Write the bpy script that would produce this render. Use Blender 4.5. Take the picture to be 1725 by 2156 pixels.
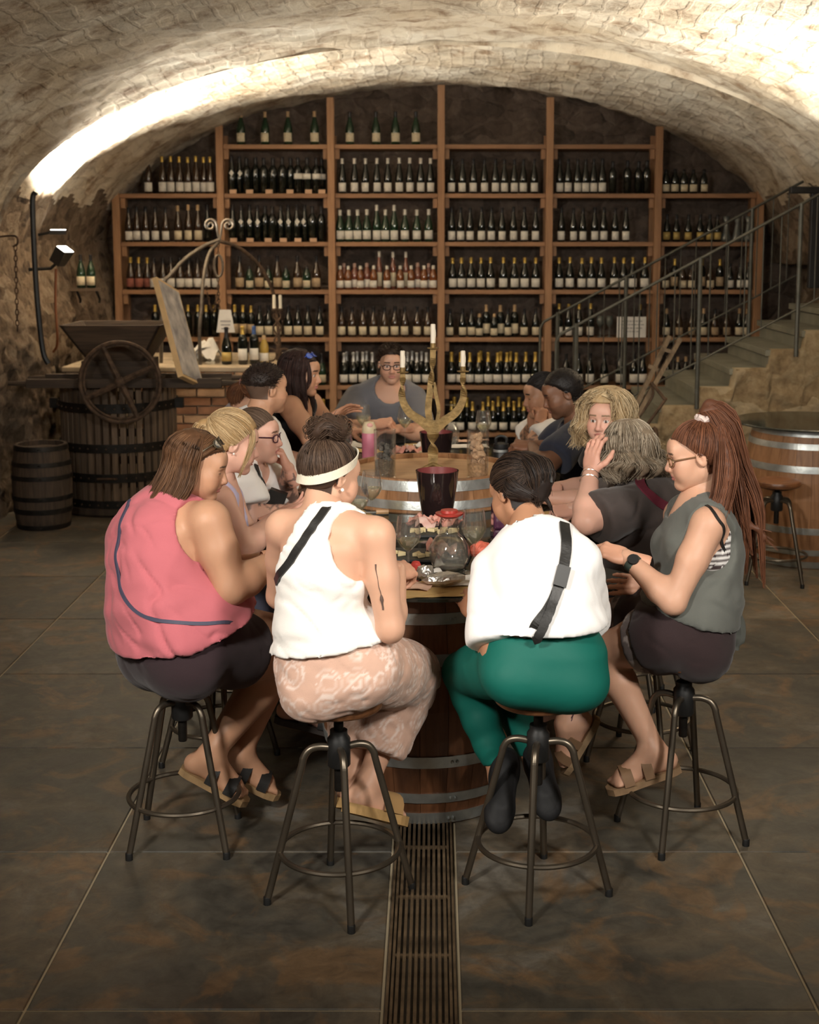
import bpy, math, random
import numpy as np
from mathutils import Vector, Matrix
for _o in list(bpy.data.objects): bpy.data.objects.remove(_o)
SC = bpy.context.scene
COL = SC.collection
pi = math.pi
# ------------------------------------------------------------------ camera, light, exposure
F = 2870.0; CX = 914.0; HOR = 506.0; PITCH = math.radians(8); CAMH = 1.93
CY = HOR + F*math.tan(PITCH)
cam_d = bpy.data.cameras.new('camera'); cam = bpy.data.objects.new('camera', cam_d); COL.objects.link(cam)
cam.location = (0, 0, CAMH); cam.rotation_euler = (pi/2-PITCH, 0, 0)
cam_d.sensor_fit = 'VERTICAL'; cam_d.sensor_height = 36.0; cam_d.lens = F/2156*36
cam_d.shift_x = (1725/2-CX)/2156; cam_d.shift_y = (CY-1078)/2156
cam_d.dof.use_dof = True; cam_d.dof.focus_distance = 4.3; cam_d.dof.aperture_fstop = 5.6
cam_d.clip_start = 0.05
SC.camera = cam
w = bpy.data.worlds.new('world'); SC.world = w; w.use_nodes = True
w.node_tree.nodes['Background'].inputs[0].default_value = (1.0, .86, .70, 1)
w.node_tree.nodes['Background'].inputs[1].default_value = 0.0
SC.view_settings.view_transform = 'Standard'; SC.view_settings.look = 'None'
SC.view_settings.gamma = 1.0; SC.view_settings.exposure = 0.25; SC.view_settings.use_curve_mapping = False
def lamp(name, kind, loc, target, energy, color, size=.1, angle=90, blend=.6):
    d = bpy.data.lights.new(name, kind); d.energy = energy; d.color = color
    if kind == 'AREA':
        d.shape = 'DISK'; d.size = size
    else:
        d.shadow_soft_size = size
    if kind == 'SPOT':
        d.spot_size = math.radians(angle); d.spot_blend = blend
    o = bpy.data.objects.new(name, d); COL.objects.link(o); o.location = loc
    dr = Vector(target)-Vector(loc); o.rotation_euler = dr.to_track_quat('-Z', 'Y').to_euler()
    return o
WARM = (1.0, .86, .68); NEUT = (1.0, .93, .82); KEY = (1.0, .945, .865)
# the wall spotlight in view (its housing is built below, at the same spot), the uplight further along the stair-side wall whose glow
# shows on the vault, and the lamps of the cellar behind the camera that light the group from the front
UPL = np.array([-2.832, 10.5, 1.838]); UPD = np.array([.42, -.10, .62]); UPD = UPD/np.linalg.norm(UPD)
lamp('wall_spotlight_lamp', 'SPOT', tuple(UPL+UPD*.045), tuple(UPL+UPD), 950, NEUT, .05, 116, .6)
lamp('wall_uplight_right_offscreen', 'SPOT', (2.70, 7.3, 2.0), (1.9, 7.6, 3.4), 470, NEUT, .05, 130, .9)
lamp('wall_uplight_behind_right_offscreen', 'SPOT', (2.6, 1.2, 2.2), (.8, 2.6, 3.4), 130, NEUT, .06, 150, .9)
lamp('wall_uplight_behind_left_offscreen', 'SPOT', (-2.6, 1.2, 2.2), (-.8, 2.6, 3.4), 130, NEUT, .06, 150, .9)
lamp('ceiling_spot_behind_left_offscreen', 'SPOT', (-1.5, 1.0, 2.85), (-.1, 5.4, 1.0), 420, KEY, .22, 64, .9)
lamp('ceiling_spot_behind_right_offscreen', 'SPOT', (1.5, 1.0, 2.85), (.1, 5.6, 1.0), 360, KEY, .22, 64, .9)

# ------------------------------------------------------------------ geometry of the view (for laying points out at their real depth)
def ray(px, py):
    x = (px-CX)/F; y = -(py-CY)/F; c, s = math.cos(PITCH), math.sin(PITCH)
    return np.array([x, c+y*s, -s+y*c])
def P(px, py, Y):
    r = ray(px, py); r = r*(Y/r[1]); return np.array([r[0], r[1], CAMH+r[2]])
def G(px, py, z=0.0):
    r = ray(px, py); k = (z-CAMH)/r[2]; return np.array([r[0]*k, r[1]*k, z])

# ------------------------------------------------------------------ materials
MATS = {}
def nmat(name):
    m = bpy.data.materials.new(name); m.use_nodes = True
    nt = m.node_tree; b = nt.nodes['Principled BSDF']; MATS[name] = m
    return m, nt, b
def mat(name, col, rough=.6, metal=0.0, var=0.0, scale=8.0, bump=0.0, bscale=40.0, spec=.5, rnd=0.0, trans=0.0, ior=1.45, sheen=0.0, stretch=None, coat=0.0, col2=None, emit=0.0):
    """simple procedural material: base colour with noise variation, per-object variation and noise relief"""
    m, nt, b = nmat(name); N = nt.nodes.new; L = nt.links.new
    b.inputs['Roughness'].default_value = rough; b.inputs['Metallic'].default_value = metal
    b.inputs['Specular IOR Level'].default_value = spec; b.inputs['IOR'].default_value = ior
    b.inputs['Transmission Weight'].default_value = trans
    b.inputs['Sheen Weight'].default_value = sheen; b.inputs['Coat Weight'].default_value = coat
    b.inputs['Base Color'].default_value = (*col, 1)
    if emit: b.inputs['Emission Color'].default_value = (*col, 1); b.inputs['Emission Strength'].default_value = emit
    tc = N('ShaderNodeTexCoord'); src = tc.outputs['Object']
    if stretch:
        mp = N('ShaderNodeMapping'); mp.inputs['Scale'].default_value = stretch; L(src, mp.inputs['Vector']); src = mp.outputs[0]
    if rnd:
        oi = N('ShaderNodeObjectInfo'); ad = N('ShaderNodeVectorMath'); ad.operation = 'MULTIPLY_ADD'
        cb = N('ShaderNodeCombineXYZ')
        for i in range(3): L(oi.outputs['Random'], cb.inputs[i])
        L(cb.outputs[0], ad.inputs[0]); ad.inputs[1].default_value = (37, 53, 71); L(src, ad.inputs[2]); src = ad.outputs[0]
    out = None
    if var or col2:
        nz = N('ShaderNodeTexNoise'); nz.inputs['Scale'].default_value = scale; nz.inputs['Detail'].default_value = 5; L(src, nz.inputs['Vector'])
        rp = N('ShaderNodeValToRGB'); e = rp.color_ramp.elements
        e[0].position = .32; e[1].position = .68
        c2 = col2 or tuple(min(1, c*(1+var)) for c in col)
        c1 = col if col2 else tuple(c*(1-var) for c in col)
        e[0].color = (*c1, 1); e[1].color = (*c2, 1); L(nz.outputs['Fac'], rp.inputs[0]); out = rp.outputs[0]
    if rnd:
        mr = N('ShaderNodeMapRange'); mr.inputs[3].default_value = 1-rnd; mr.inputs[4].default_value = 1+rnd; L(oi.outputs['Random'], mr.inputs[0])
        hs = N('ShaderNodeHueSaturation'); L(mr.outputs[0], hs.inputs['Value'])
        if out: L(out, hs.inputs['Color'])
        else: hs.inputs['Color'].default_value = (*col, 1)
        out = hs.outputs[0]
    if out: L(out, b.inputs['Base Color'])
    if bump:
        n2 = N('ShaderNodeTexNoise'); n2.inputs['Scale'].default_value = bscale; n2.inputs['Detail'].default_value = 6; L(src, n2.inputs['Vector'])
        bp = N('ShaderNodeBump'); bp.inputs['Strength'].default_value = min(1, bump); bp.inputs['Distance'].default_value = .01*max(1, bump)
        L(n2.outputs['Fac'], bp.inputs['Height']); L(bp.outputs[0], b.inputs['Normal'])
    return m
def attr_mat(name, rough=.5, spec=.4, sss=0.0, bump=0.0, bscale=200.0, sheen=0.0, aniso=0.0, metal=0.0):
    """material whose colour is the mesh's own 'col' attribute (pigment of the thing itself)"""
    m, nt, b = nmat(name); N = nt.nodes.new; L = nt.links.new
    a = N('ShaderNodeAttribute'); a.attribute_name = 'col'; L(a.outputs['Color'], b.inputs['Base Color'])
    b.inputs['Roughness'].default_value = rough; b.inputs['Specular IOR Level'].default_value = spec; b.inputs['Metallic'].default_value = metal
    b.inputs['Sheen Weight'].default_value = sheen
    if sss:
        b.inputs['Subsurface Weight'].default_value = sss; b.inputs['Subsurface Radius'].default_value = (1, .35, .2); b.inputs['Subsurface Scale'].default_value = .008
    if bump:
        tc = N('ShaderNodeTexCoord'); n2 = N('ShaderNodeTexNoise'); n2.inputs['Scale'].default_value = bscale; n2.inputs['Detail'].default_value = 3; L(tc.outputs['Object'], n2.inputs['Vector'])
        bp = N('ShaderNodeBump'); bp.inputs['Strength'].default_value = bump; bp.inputs['Distance'].default_value = .004
        L(n2.outputs['Fac'], bp.inputs['Height']); L(bp.outputs[0], b.inputs['Normal'])
    return m

# ------------------------------------------------------------------ mesh helpers
def tag(o, label=None, cat=None, group=None, kind=None):
    if label: o['label'] = label
    if cat: o['category'] = cat
    if group: o['group'] = group
    if kind: o['kind'] = kind
    return o
def empty(name, loc, label=None, cat=None, group=None, rz=0.0, kind=None):
    o = bpy.data.objects.new(name, None); COL.objects.link(o); o.location = loc; o.rotation_euler = (0, 0, rz); o.empty_display_size = .05
    return tag(o, label, cat, group, kind)
def link(name, me, m, parent=None, loc=None, rot=None):
    o = bpy.data.objects.new(name, me); COL.objects.link(o)
    if m is not None and not me.materials:
        for mm in (m if isinstance(m, (list, tuple)) else [m]): me.materials.append(mm)
    if parent: o.parent = parent
    if loc is not None: o.location = loc
    if rot is not None: o.rotation_euler = rot
    return o
def npmesh(name, V, Fq, smooth=True, cols=None, mids=None):
    """mesh from arrays; Fq (n,4) or (n,3) int array or a list of index lists"""
    me = bpy.data.meshes.new(name)
    V = np.asarray(V, np.float32)
    if isinstance(Fq, np.ndarray):
        n, k = Fq.shape
        me.vertices.add(len(V)); me.vertices.foreach_set('co', V.ravel())
        me.loops.add(n*k); me.loops.foreach_set('vertex_index', Fq.astype(np.int32).ravel())
        me.polygons.add(n); me.polygons.foreach_set('loop_start', np.arange(0, n*k, k, dtype=np.int32))
        try: me.polygons.foreach_set('loop_total', np.full(n, k, np.int32))
        except Exception: pass
        me.update(calc_edges=True)
    else:
        me.from_pydata(V.tolist(), [], Fq)
    if mids is not None: me.polygons.foreach_set('material_index', np.asarray(mids, np.int32))
    if smooth and len(me.polygons): me.polygons.foreach_set('use_smooth', np.ones(len(me.polygons), bool))
    if cols is not None:
        a = me.color_attributes.new('col', 'FLOAT_COLOR', 'POINT')
        c = np.ones((len(V), 4), np.float32); c[:, :3] = cols; a.data.foreach_set('color', c.ravel())
    me.update()
    return me
def basis(d):
    d = np.asarray(d, float); d = d/(np.linalg.norm(d)+1e-12)
    a = np.array([0, 0, 1.0]) if abs(d[2]) < .9 else np.array([1.0, 0, 0])
    u = np.cross(a, d); u /= np.linalg.norm(u); v = np.cross(d, u)
    return u, v, d
class MB:
    def __init__(s): s.v = []; s.f = []; s.m = []; s.mi = 0; s.sm = []
    def add(s, V, Fs, smooth=False):
        o = len(s.v); s.v.extend([tuple(map(float, p)) for p in V])
        for f in Fs: s.f.append([i+o for i in f]); s.m.append(s.mi); s.sm.append(smooth)
    def box(s, c, size, rot=None, taper=None):
        hx, hy, hz = [q/2 for q in size]; V = []
        for z in (-hz, hz):
            k = 1 if (taper is None or z < 0) else taper
            for x, y in ((-hx, -hy), (hx, -hy), (hx, hy), (-hx, hy)): V.append((x*k, y*k, z))
        if rot is not None:
            M = rot if isinstance(rot, Matrix) else Matrix.Rotation(rot, 3, 'Z')
            V = [tuple(M @ Vector(p)) for p in V]
        V = [(p[0]+c[0], p[1]+c[1], p[2]+c[2]) for p in V]
        s.add(V, [[3, 2, 1, 0], [4, 5, 6, 7], [0, 1, 5, 4], [1, 2, 6, 5], [2, 3, 7, 6], [3, 0, 4, 7]]); return s
    def beam(s, a, b, w_, t, up=(0, 0, 1)):
        a = np.asarray(a, float); b = np.asarray(b, float); d = b-a; L_ = np.linalg.norm(d); d /= L_
        u = np.cross(np.asarray(up, float), d)
        if np.linalg.norm(u) < 1e-6: u = np.array([1.0, 0, 0])
        u /= np.linalg.norm(u); v = np.cross(d, u)
        V = [p+u*i*w_/2+v*j*t/2 for p in (a, b) for i, j in ((-1, -1), (1, -1), (1, 1), (-1, 1))]
        s.add(V, [[3, 2, 1, 0], [4, 5, 6, 7], [0, 1, 5, 4], [1, 2, 6, 5], [2, 3, 7, 6], [3, 0, 4, 7]]); return s
    def tube(s, pts, r, n=8, closed=False, cap=True, flat=None):
        """flat: (w,t) list or tuple → ribbon-like elliptic section"""
        pts = [np.asarray(p, float) for p in pts]; N = len(pts)
        rs = r if isinstance(r, (list, tuple, np.ndarray)) else [r]*N
        T = []
        for i in range(N):
            a = pts[(i-1) % N] if (closed or i) else pts[0]; b = pts[(i+1) % N] if (closed or i < N-1) else pts[-1]
            d = b-a; T.append(d/(np.linalg.norm(d)+1e-12))
        u, v, _ = basis(T[0]); V = []
        for i in range(N):
            u = u-T[i]*np.dot(u, T[i]); u /= np.linalg.norm(u)+1e-12; v = np.cross(T[i], u)
            for k in range(n):
                a = 2*pi*k/n; V.append(pts[i]+(u*math.cos(a)+v*math.sin(a))*rs[i])
        Fs = []
        M = N if closed else N-1
        for i in range(M):
            j = (i+1) % N
            for k in range(n): Fs.append([i*n+k, i*n+(k+1) % n, j*n+(k+1) % n, j*n+k])
        if cap and not closed: Fs += [list(range(n))[::-1], [(N-1)*n+k for k in range(n)]]
        s.add(V, Fs, n > 4); return s
    def lathe(s, prof, n=24, c=(0, 0, 0), axis=None, capb=True, capt=True):
        V = []; Fs = []; N = len(prof); u, v, d = (np.array([1., 0, 0]), np.array([0, 1., 0]), np.array([0, 0, 1.])) if axis is None else basis(axis)
        c = np.asarray(c, float)
        for r, z in prof:
            for k in range(n):
                a = 2*pi*k/n; V.append(c+(u*math.cos(a)+v*math.sin(a))*r+d*z)
        for i in range(N-1):
            for k in range(n): Fs.append([i*n+k, i*n+(k+1) % n, (i+1)*n+(k+1) % n, (i+1)*n+k])
        if capb and prof[0][0] > 1e-6: Fs.append(list(range(n))[::-1])
        if capt and prof[-1][0] > 1e-6: Fs.append([(N-1)*n+k for k in range(n)])
        s.add(V, Fs, True); return s
    def ell(s, c, r, n=12, m=8, M=None):
        V = []; Fs = []; c = np.asarray(c, float)
        for i in range(m+1):
            t = pi*i/m
            for k in range(n):
                a = 2*pi*k/n; p = np.array([math.sin(t)*math.cos(a)*r[0], math.sin(t)*math.sin(a)*r[1], -math.cos(t)*r[2]])
                if M is not None: p = np.asarray(M) @ p
                V.append(c+p)
        for i in range(m):
            for k in range(n): Fs.append([i*n+k, i*n+(k+1) % n, (i+1)*n+(k+1) % n, (i+1)*n+k])
        s.add(V, Fs, True); return s
    def prism(s, poly, z0, z1, smooth=False):
        n = len(poly); V = [(x, y, z0) for x, y in poly]+[(x, y, z1) for x, y in poly]
        s.add(V, [list(range(n))[::-1], [n+i for i in range(n)]]+[[i, (i+1) % n, n+(i+1) % n, n+i] for i in range(n)], smooth); return s
    def mesh(s, name='m'):
        me = bpy.data.meshes.new(name); me.from_pydata(s.v, [], s.f)
        me.polygons.foreach_set('material_index', s.m); me.polygons.foreach_set('use_smooth', s.sm); me.update(); return me
    def build(s, name, m, parent=None, loc=None, rot=None, bevel=0.0, auto=None):
        o = link(name, s.mesh(name), m, parent, loc, rot)
        if any(s.sm):
            try: o.data.set_sharp_from_angle(angle=math.radians(40))
            except Exception: pass
        if bevel:
            b = o.modifiers.new('bevel', 'BEVEL'); b.width = bevel; b.segments = 2; b.limit_method = 'ANGLE'
        return o
def struct(name, mb, m, **k): return tag(mb.build(name, m, **k), kind='structure')
def crv(pts, n=24, closed=False):
    """Catmull-Rom through points"""
    p = np.asarray(pts, float); N = len(p); out = []
    seg = N if closed else N-1
    for i in range(seg):
        p0 = p[(i-1) % N] if (closed or i) else 2*p[0]-p[1]; p1 = p[i]; p2 = p[(i+1) % N]; p3 = p[(i+2) % N] if (closed or i < N-2) else 2*p[-1]-p[-2]
        m = max(2, int(round(n/seg)))
        for t in np.arange(m)/m:
            out.append(.5*((2*p1)+(-p0+p2)*t+(2*p0-5*p1+4*p2-p3)*t*t+(-p0+3*p1-3*p2+p3)*t**3))
    if not closed: out.append(p[-1])
    return np.array(out)
def copy_tree(o, parent=None):
    c = o.copy(); COL.objects.link(c); c.parent = parent
    for ch in o.children: copy_tree(ch, c)
    return c
_rs = np.random.RandomState(5)
def wavy(Pn, freq, seed=0, oct=4):
    """cheap smooth noise on an (n,3) array, about -1..1"""
    R = np.random.RandomState(seed); out = np.zeros(len(Pn)); amp = 1.0; tot = 0
    for o_ in range(oct):
        for j in range(3):
            k = R.normal(size=3); k *= freq/np.linalg.norm(k); out += amp*np.sin(Pn@k*2*pi+R.rand()*6.28+1.3*np.sin(Pn@np.roll(k, 1)*3.1+R.rand()*6))/2.2
        tot += amp; amp *= .55; freq *= 1.9
    return out/tot
# ================================================================== the setting
R = random.Random(3)
def wood(name, col, dark, rough=.55, scale=6, rnd=.12, axis=2, bump=.25):
    m, nt, b = nmat(name); N = nt.nodes.new; L = nt.links.new
    tc = N('ShaderNodeTexCoord'); oi = N('ShaderNodeObjectInfo'); mp = N('ShaderNodeMapping'); sc = [scale*3]*3; sc[axis] = scale*.25; mp.inputs['Scale'].default_value = sc
    cb = N('ShaderNodeCombineXYZ'); mu = N('ShaderNodeMath'); mu.operation = 'MULTIPLY'; mu.inputs[1].default_value = 43; L(oi.outputs['Random'], mu.inputs[0])
    for i in range(3): L(mu.outputs[0], cb.inputs[i])
    L(cb.outputs[0], mp.inputs['Location']); L(tc.outputs['Object'], mp.inputs['Vector'])
    nz = N('ShaderNodeTexNoise'); nz.inputs['Scale'].default_value = 1.6; nz.inputs['Detail'].default_value = 6; nz.inputs['Distortion'].default_value = 1.2; L(mp.outputs[0], nz.inputs['Vector'])
    rp = N('ShaderNodeValToRGB'); e = rp.color_ramp.elements; e[0].position = .3; e[1].position = .7; e[0].color = (*dark, 1); e[1].color = (*col, 1); L(nz.outputs['Fac'], rp.inputs[0])
    mr = N('ShaderNodeMapRange'); mr.inputs[3].default_value = 1-rnd; mr.inputs[4].default_value = 1+rnd; L(oi.outputs['Random'], mr.inputs[0])
    hs = N('ShaderNodeHueSaturation'); L(rp.outputs[0], hs.inputs['Color']); L(mr.outputs[0], hs.inputs['Value']); L(hs.outputs[0], b.inputs['Base Color'])
    b.inputs['Roughness'].default_value = rough
    bp = N('ShaderNodeBump'); bp.inputs['Strength'].default_value = bump; bp.inputs['Distance'].default_value = .004; L(nz.outputs['Fac'], bp.inputs['Height']); L(bp.outputs[0], b.inputs['Normal'])
    return m
def rock(name, cols, vor=5.0, bump=.8, rough=.9, crack=.5):
    """rubble masonry: noise colours, mortar between irregular cells, relief"""
    m, nt, b = nmat(name); N = nt.nodes.new; L = nt.links.new
    tc = N('ShaderNodeTexCoord'); n0 = N('ShaderNodeTexNoise'); n0.inputs['Scale'].default_value = 3; n0.inputs['Detail'].default_value = 3; L(tc.outputs['Object'], n0.inputs['Vector'])
    mx = N('ShaderNodeMixRGB'); mx.inputs[0].default_value = .22; L(tc.outputs['Object'], mx.inputs[1]); L(n0.outputs['Color'], mx.inputs[2])
    mp = N('ShaderNodeMapping'); mp.inputs['Scale'].default_value = (1, 1, 1.7); L(mx.outputs[0], mp.inputs['Vector'])
    vo = N('ShaderNodeTexVoronoi'); vo.feature = 'DISTANCE_TO_EDGE'; vo.inputs['Scale'].default_value = vor; L(mp.outputs[0], vo.inputs['Vector'])
    v2 = N('ShaderNodeTexVoronoi'); v2.inputs['Scale'].default_value = vor; L(mp.outputs[0], v2.inputs['Vector'])
    nz = N('ShaderNodeTexNoise'); nz.inputs['Scale'].default_value = 11; nz.inputs['Detail'].default_value = 9; nz.inputs['Roughness'].default_value = .72; L(tc.outputs['Object'], nz.inputs['Vector'])
    ml = N('ShaderNodeMixRGB'); ml.inputs[0].default_value = .3; L(nz.outputs['Fac'], ml.inputs[1]); L(v2.outputs['Color'], ml.inputs[2])
    rp = N('ShaderNodeValToRGB'); cr = rp.color_ramp
    while len(cr.elements) < len(cols): cr.elements.new(.5)
    for i, c in enumerate(cols): cr.elements[i].position = .3+.4*i/(len(cols)-1); cr.elements[i].color = (*c, 1)
    L(ml.outputs[0], rp.inputs[0]); L(rp.outputs[0], b.inputs['Base Color'])
    mr = N('ShaderNodeMapRange'); mr.inputs[1].default_value = 0; mr.inputs[2].default_value = .18; L(vo.outputs['Distance'], mr.inputs[0])
    ad = N('ShaderNodeMath'); ad.operation = 'MULTIPLY_ADD'; L(mr.outputs[0], ad.inputs[0]); ad.inputs[1].default_value = crack; L(nz.outputs['Fac'], ad.inputs[2])
    bp = N('ShaderNodeBump'); bp.inputs['Strength'].default_value = bump; bp.inputs['Distance'].default_value = .05; L(ad.outputs[0], bp.inputs['Height']); L(bp.outputs[0], b.inputs['Normal'])
    b.inputs['Roughness'].default_value = rough
    return m
def m_vault():
    m, nt, b = nmat('whitewashed_brick'); N = nt.nodes.new; L = nt.links.new
    uv = N('ShaderNodeUVMap'); tc = N('ShaderNodeTexCoord')
    n0 = N('ShaderNodeTexNoise'); n0.inputs['Scale'].default_value = 2.5; n0.inputs['Detail'].default_value = 3; L(tc.outputs['Object'], n0.inputs['Vector'])
    mx = N('ShaderNodeMixRGB'); mx.inputs[0].default_value = .16; L(uv.outputs[0], mx.inputs[1]); L(n0.outputs['Color'], mx.inputs[2])
    br = N('ShaderNodeTexBrick'); br.inputs['Scale'].default_value = 1; br.inputs['Brick Width'].default_value = .27; br.inputs['Row Height'].default_value = .085; br.inputs['Mortar Size'].default_value = .012
    br.inputs['Mortar Smooth'].default_value = .6; L(mx.outputs[0], br.inputs['Vector'])
    br.inputs['Color1'].default_value = (.70, .64, .53, 1); br.inputs['Color2'].default_value = (.76, .71, .61, 1); br.inputs['Mortar'].default_value = (.69, .63, .53, 1)
    nz = N('ShaderNodeTexNoise'); nz.inputs['Scale'].default_value = 5; nz.inputs['Detail'].default_value = 9; nz.inputs['Roughness'].default_value = .7; L(tc.outputs['Object'], nz.inputs['Vector'])
    rp = N('ShaderNodeValToRGB'); e = rp.color_ramp.elements; e[0].position = .34; e[0].color = (.30, .18, .10, 1); e[1].position = .52; e[1].color = (1, 1, 1, 1); L(nz.outputs['Fac'], rp.inputs[0])
    m1 = N('ShaderNodeMixRGB'); m1.blend_type = 'MULTIPLY'; m1.inputs[0].default_value = .75; L(br.outputs['Color'], m1.inputs[1]); L(rp.outputs[0], m1.inputs[2])
    n3 = N('ShaderNodeTexNoise'); n3.inputs['Scale'].default_value = 1.1; n3.inputs['Detail'].default_value = 5; L(tc.outputs['Object'], n3.inputs['Vector'])
    r3 = N('ShaderNodeValToRGB'); e = r3.color_ramp.elements; e[0].position = .35; e[0].color = (.70, .60, .47, 1); e[1].position = .65; e[1].color = (1, .99, .95, 1); L(n3.outputs['Fac'], r3.inputs[0])
    m2 = N('ShaderNodeMixRGB'); m2.blend_type = 'MULTIPLY'; m2.inputs[0].default_value = .8; L(m1.outputs[0], m2.inputs[1]); L(r3.outputs[0], m2.inputs[2])
    L(m2.outputs[0], b.inputs['Base Color']); b.inputs['Roughness'].default_value = .93; b.inputs['Specular IOR Level'].default_value = .2
    ad = N('ShaderNodeMath'); ad.operation = 'MULTIPLY_ADD'; L(br.outputs['Fac'], ad.inputs[0]); ad.inputs[1].default_value = -.10; L(nz.outputs['Fac'], ad.inputs[2])
    bp = N('ShaderNodeBump'); bp.inputs['Strength'].default_value = .8; bp.inputs['Distance'].default_value = .028; L(ad.outputs[0], bp.inputs['Height']); L(bp.outputs[0], b.inputs['Normal'])
    return m
def m_slate():
    m, nt, b = nmat('slate_tile'); N = nt.nodes.new; L = nt.links.new
    tc = N('ShaderNodeTexCoord'); oi = N('ShaderNodeObjectInfo'); mu = N('ShaderNodeVectorMath'); mu.operation = 'MULTIPLY_ADD'
    cb = N('ShaderNodeCombineXYZ')
    for i in range(3): L(oi.outputs['Random'], cb.inputs[i])
    L(cb.outputs[0], mu.inputs[0]); mu.inputs[1].default_value = (31, 47, 13); L(tc.outputs['Object'], mu.inputs[2])
    def nz(sc, det=6, dis=0.8, rg=.6):
        n = N('ShaderNodeTexNoise'); n.inputs['Scale'].default_value = sc; n.inputs['Detail'].default_value = det; n.inputs['Distortion'].default_value = dis; n.inputs['Roughness'].default_value = rg; L(mu.outputs[0], n.inputs['Vector']); return n
    a = nz(2.2); r = N('ShaderNodeValToRGB'); cr = r.color_ramp; cr.elements.new(.5); cr.elements.new(.6)
    for el, (p, c) in zip(cr.elements, ((.30, (.034, .031, .026)), (.45, (.085, .078, .062)), (.56, (.125, .100, .068)), (.70, (.190, .176, .148)))): el.position = p; el.color = (*c, 1)
    L(a.outputs['Fac'], r.inputs[0])
    c2 = nz(3.1, 7, 1.5); r2 = N('ShaderNodeValToRGB'); e = r2.color_ramp.elements; e[0].position = .52; e[0].color = (0, 0, 0, 1); e[1].position = .62; e[1].color = (1, 1, 1, 1); L(c2.outputs['Fac'], r2.inputs[0])
    mx = N('ShaderNodeMixRGB'); mx.inputs[2].default_value = (.22, .125, .055, 1); L(r.outputs[0], mx.inputs[1])
    sc_ = N('ShaderNodeMath'); sc_.operation = 'MULTIPLY'; sc_.inputs[1].default_value = .6; L(r2.outputs[0], sc_.inputs[0]); L(sc_.outputs[0], mx.inputs[0])
    mr = N('ShaderNodeMapRange'); mr.inputs[3].default_value = .60; mr.inputs[4].default_value = .92; L(oi.outputs['Random'], mr.inputs[0])
    hs = N('ShaderNodeHueSaturation'); L(mx.outputs[0], hs.inputs['Color']); L(mr.outputs[0], hs.inputs['Value']); L(hs.outputs[0], b.inputs['Base Color'])
    fn = nz(13, 8, .6, .75); fr_ = N('ShaderNodeMapRange'); fr_.inputs[1].default_value = .3; fr_.inputs[2].default_value = .7; fr_.inputs[3].default_value = .62; fr_.inputs[4].default_value = 1.42; L(fn.outputs['Fac'], fr_.inputs[0])
    h2 = N('ShaderNodeHueSaturation'); L(hs.outputs[0], h2.inputs['Color']); L(fr_.outputs[0], h2.inputs['Value']); L(h2.outputs[0], b.inputs['Base Color'])
    r4 = N('ShaderNodeMapRange'); r4.inputs[3].default_value = .42; r4.inputs[4].default_value = .72; L(a.outputs['Fac'], r4.inputs[0]); L(r4.outputs[0], b.inputs['Roughness'])
    d = nz(7, 8, 1.0); bp = N('ShaderNodeBump'); bp.inputs['Strength'].default_value = .35; bp.inputs['Distance'].default_value = .006; L(d.outputs['Fac'], bp.inputs['Height']); L(bp.outputs[0], b.inputs['Normal'])
    return m
M_VAULT = m_vault(); M_SLATE = m_slate()
M_GROUT = mat('pale_grout', (.36, .30, .20), .9)
M_ROCKL = rock('rubble_wall', ((.055, .036, .022), (.17, .115, .07), (.29, .21, .14), (.40, .32, .23)), 7.0, 1.0, crack=.16)
M_ROCKS = rock('tan_rubble', ((.22, .15, .08), (.40, .29, .16), (.52, .41, .25), (.60, .50, .34)), 3.2, 1.0, crack=.25)
M_ROCKB = rock('dark_brickwork', ((.08, .060, .047), (.15, .11, .085), (.22, .17, .135)), 6, .8)
M_PINE = wood('pine', (.40, .215, .105), (.27, .135, .062), .6, 5, .1, 2)
M_PINEX = wood('pine_board', (.38, .200, .098), (.25, .125, .057), .6, 5, .12, 0)
M_OLD = wood('old_dark_wood', (.085, .055, .033), (.035, .022, .014), .75, 6, .25, 2, .5)
M_OLDX = wood('old_dark_beam', (.085, .055, .033), (.035, .022, .014), .75, 6, .25, 0, .5)
M_OAK = wood('oak_stave', (.38, .19, .085), (.23, .105, .042), .5, 6, .12, 2)
M_OAKD = wood('oak_stave_red', (.25, .105, .046), (.14, .056, .024), .4, 6, .15, 2)
M_OAKH = wood('oak_head', (.60, .37, .19), (.44, .25, .12), .45, 5, .08, 0)
M_ZINC = mat('galvanised_hoop', (.50, .53, .52), .38, .75, var=.2, scale=14, bump=.1, bscale=60)
M_IRON = mat('black_iron', (.020, .017, .014), .55, .6, var=.4, scale=20, bump=.15)
M_RUST = mat('rusted_iron', (.085, .052, .032), .75, .35, var=.5, scale=25, bump=.3)
M_STEEL = mat('gunmetal_tube', (.15, .125, .095), .36, .85, var=.12, scale=10)
M_BLACK = mat('black_plastic', (.012, .012, .012), .45)
M_TREAD = mat('grey_stone_tread', (.19, .185, .145), .65, var=.2, scale=5, bump=.2, bscale=12)
M_PLAST = mat('pale_plaster', (.46, .37, .26), .9, var=.25, scale=6, bump=.4, bscale=14)

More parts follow.
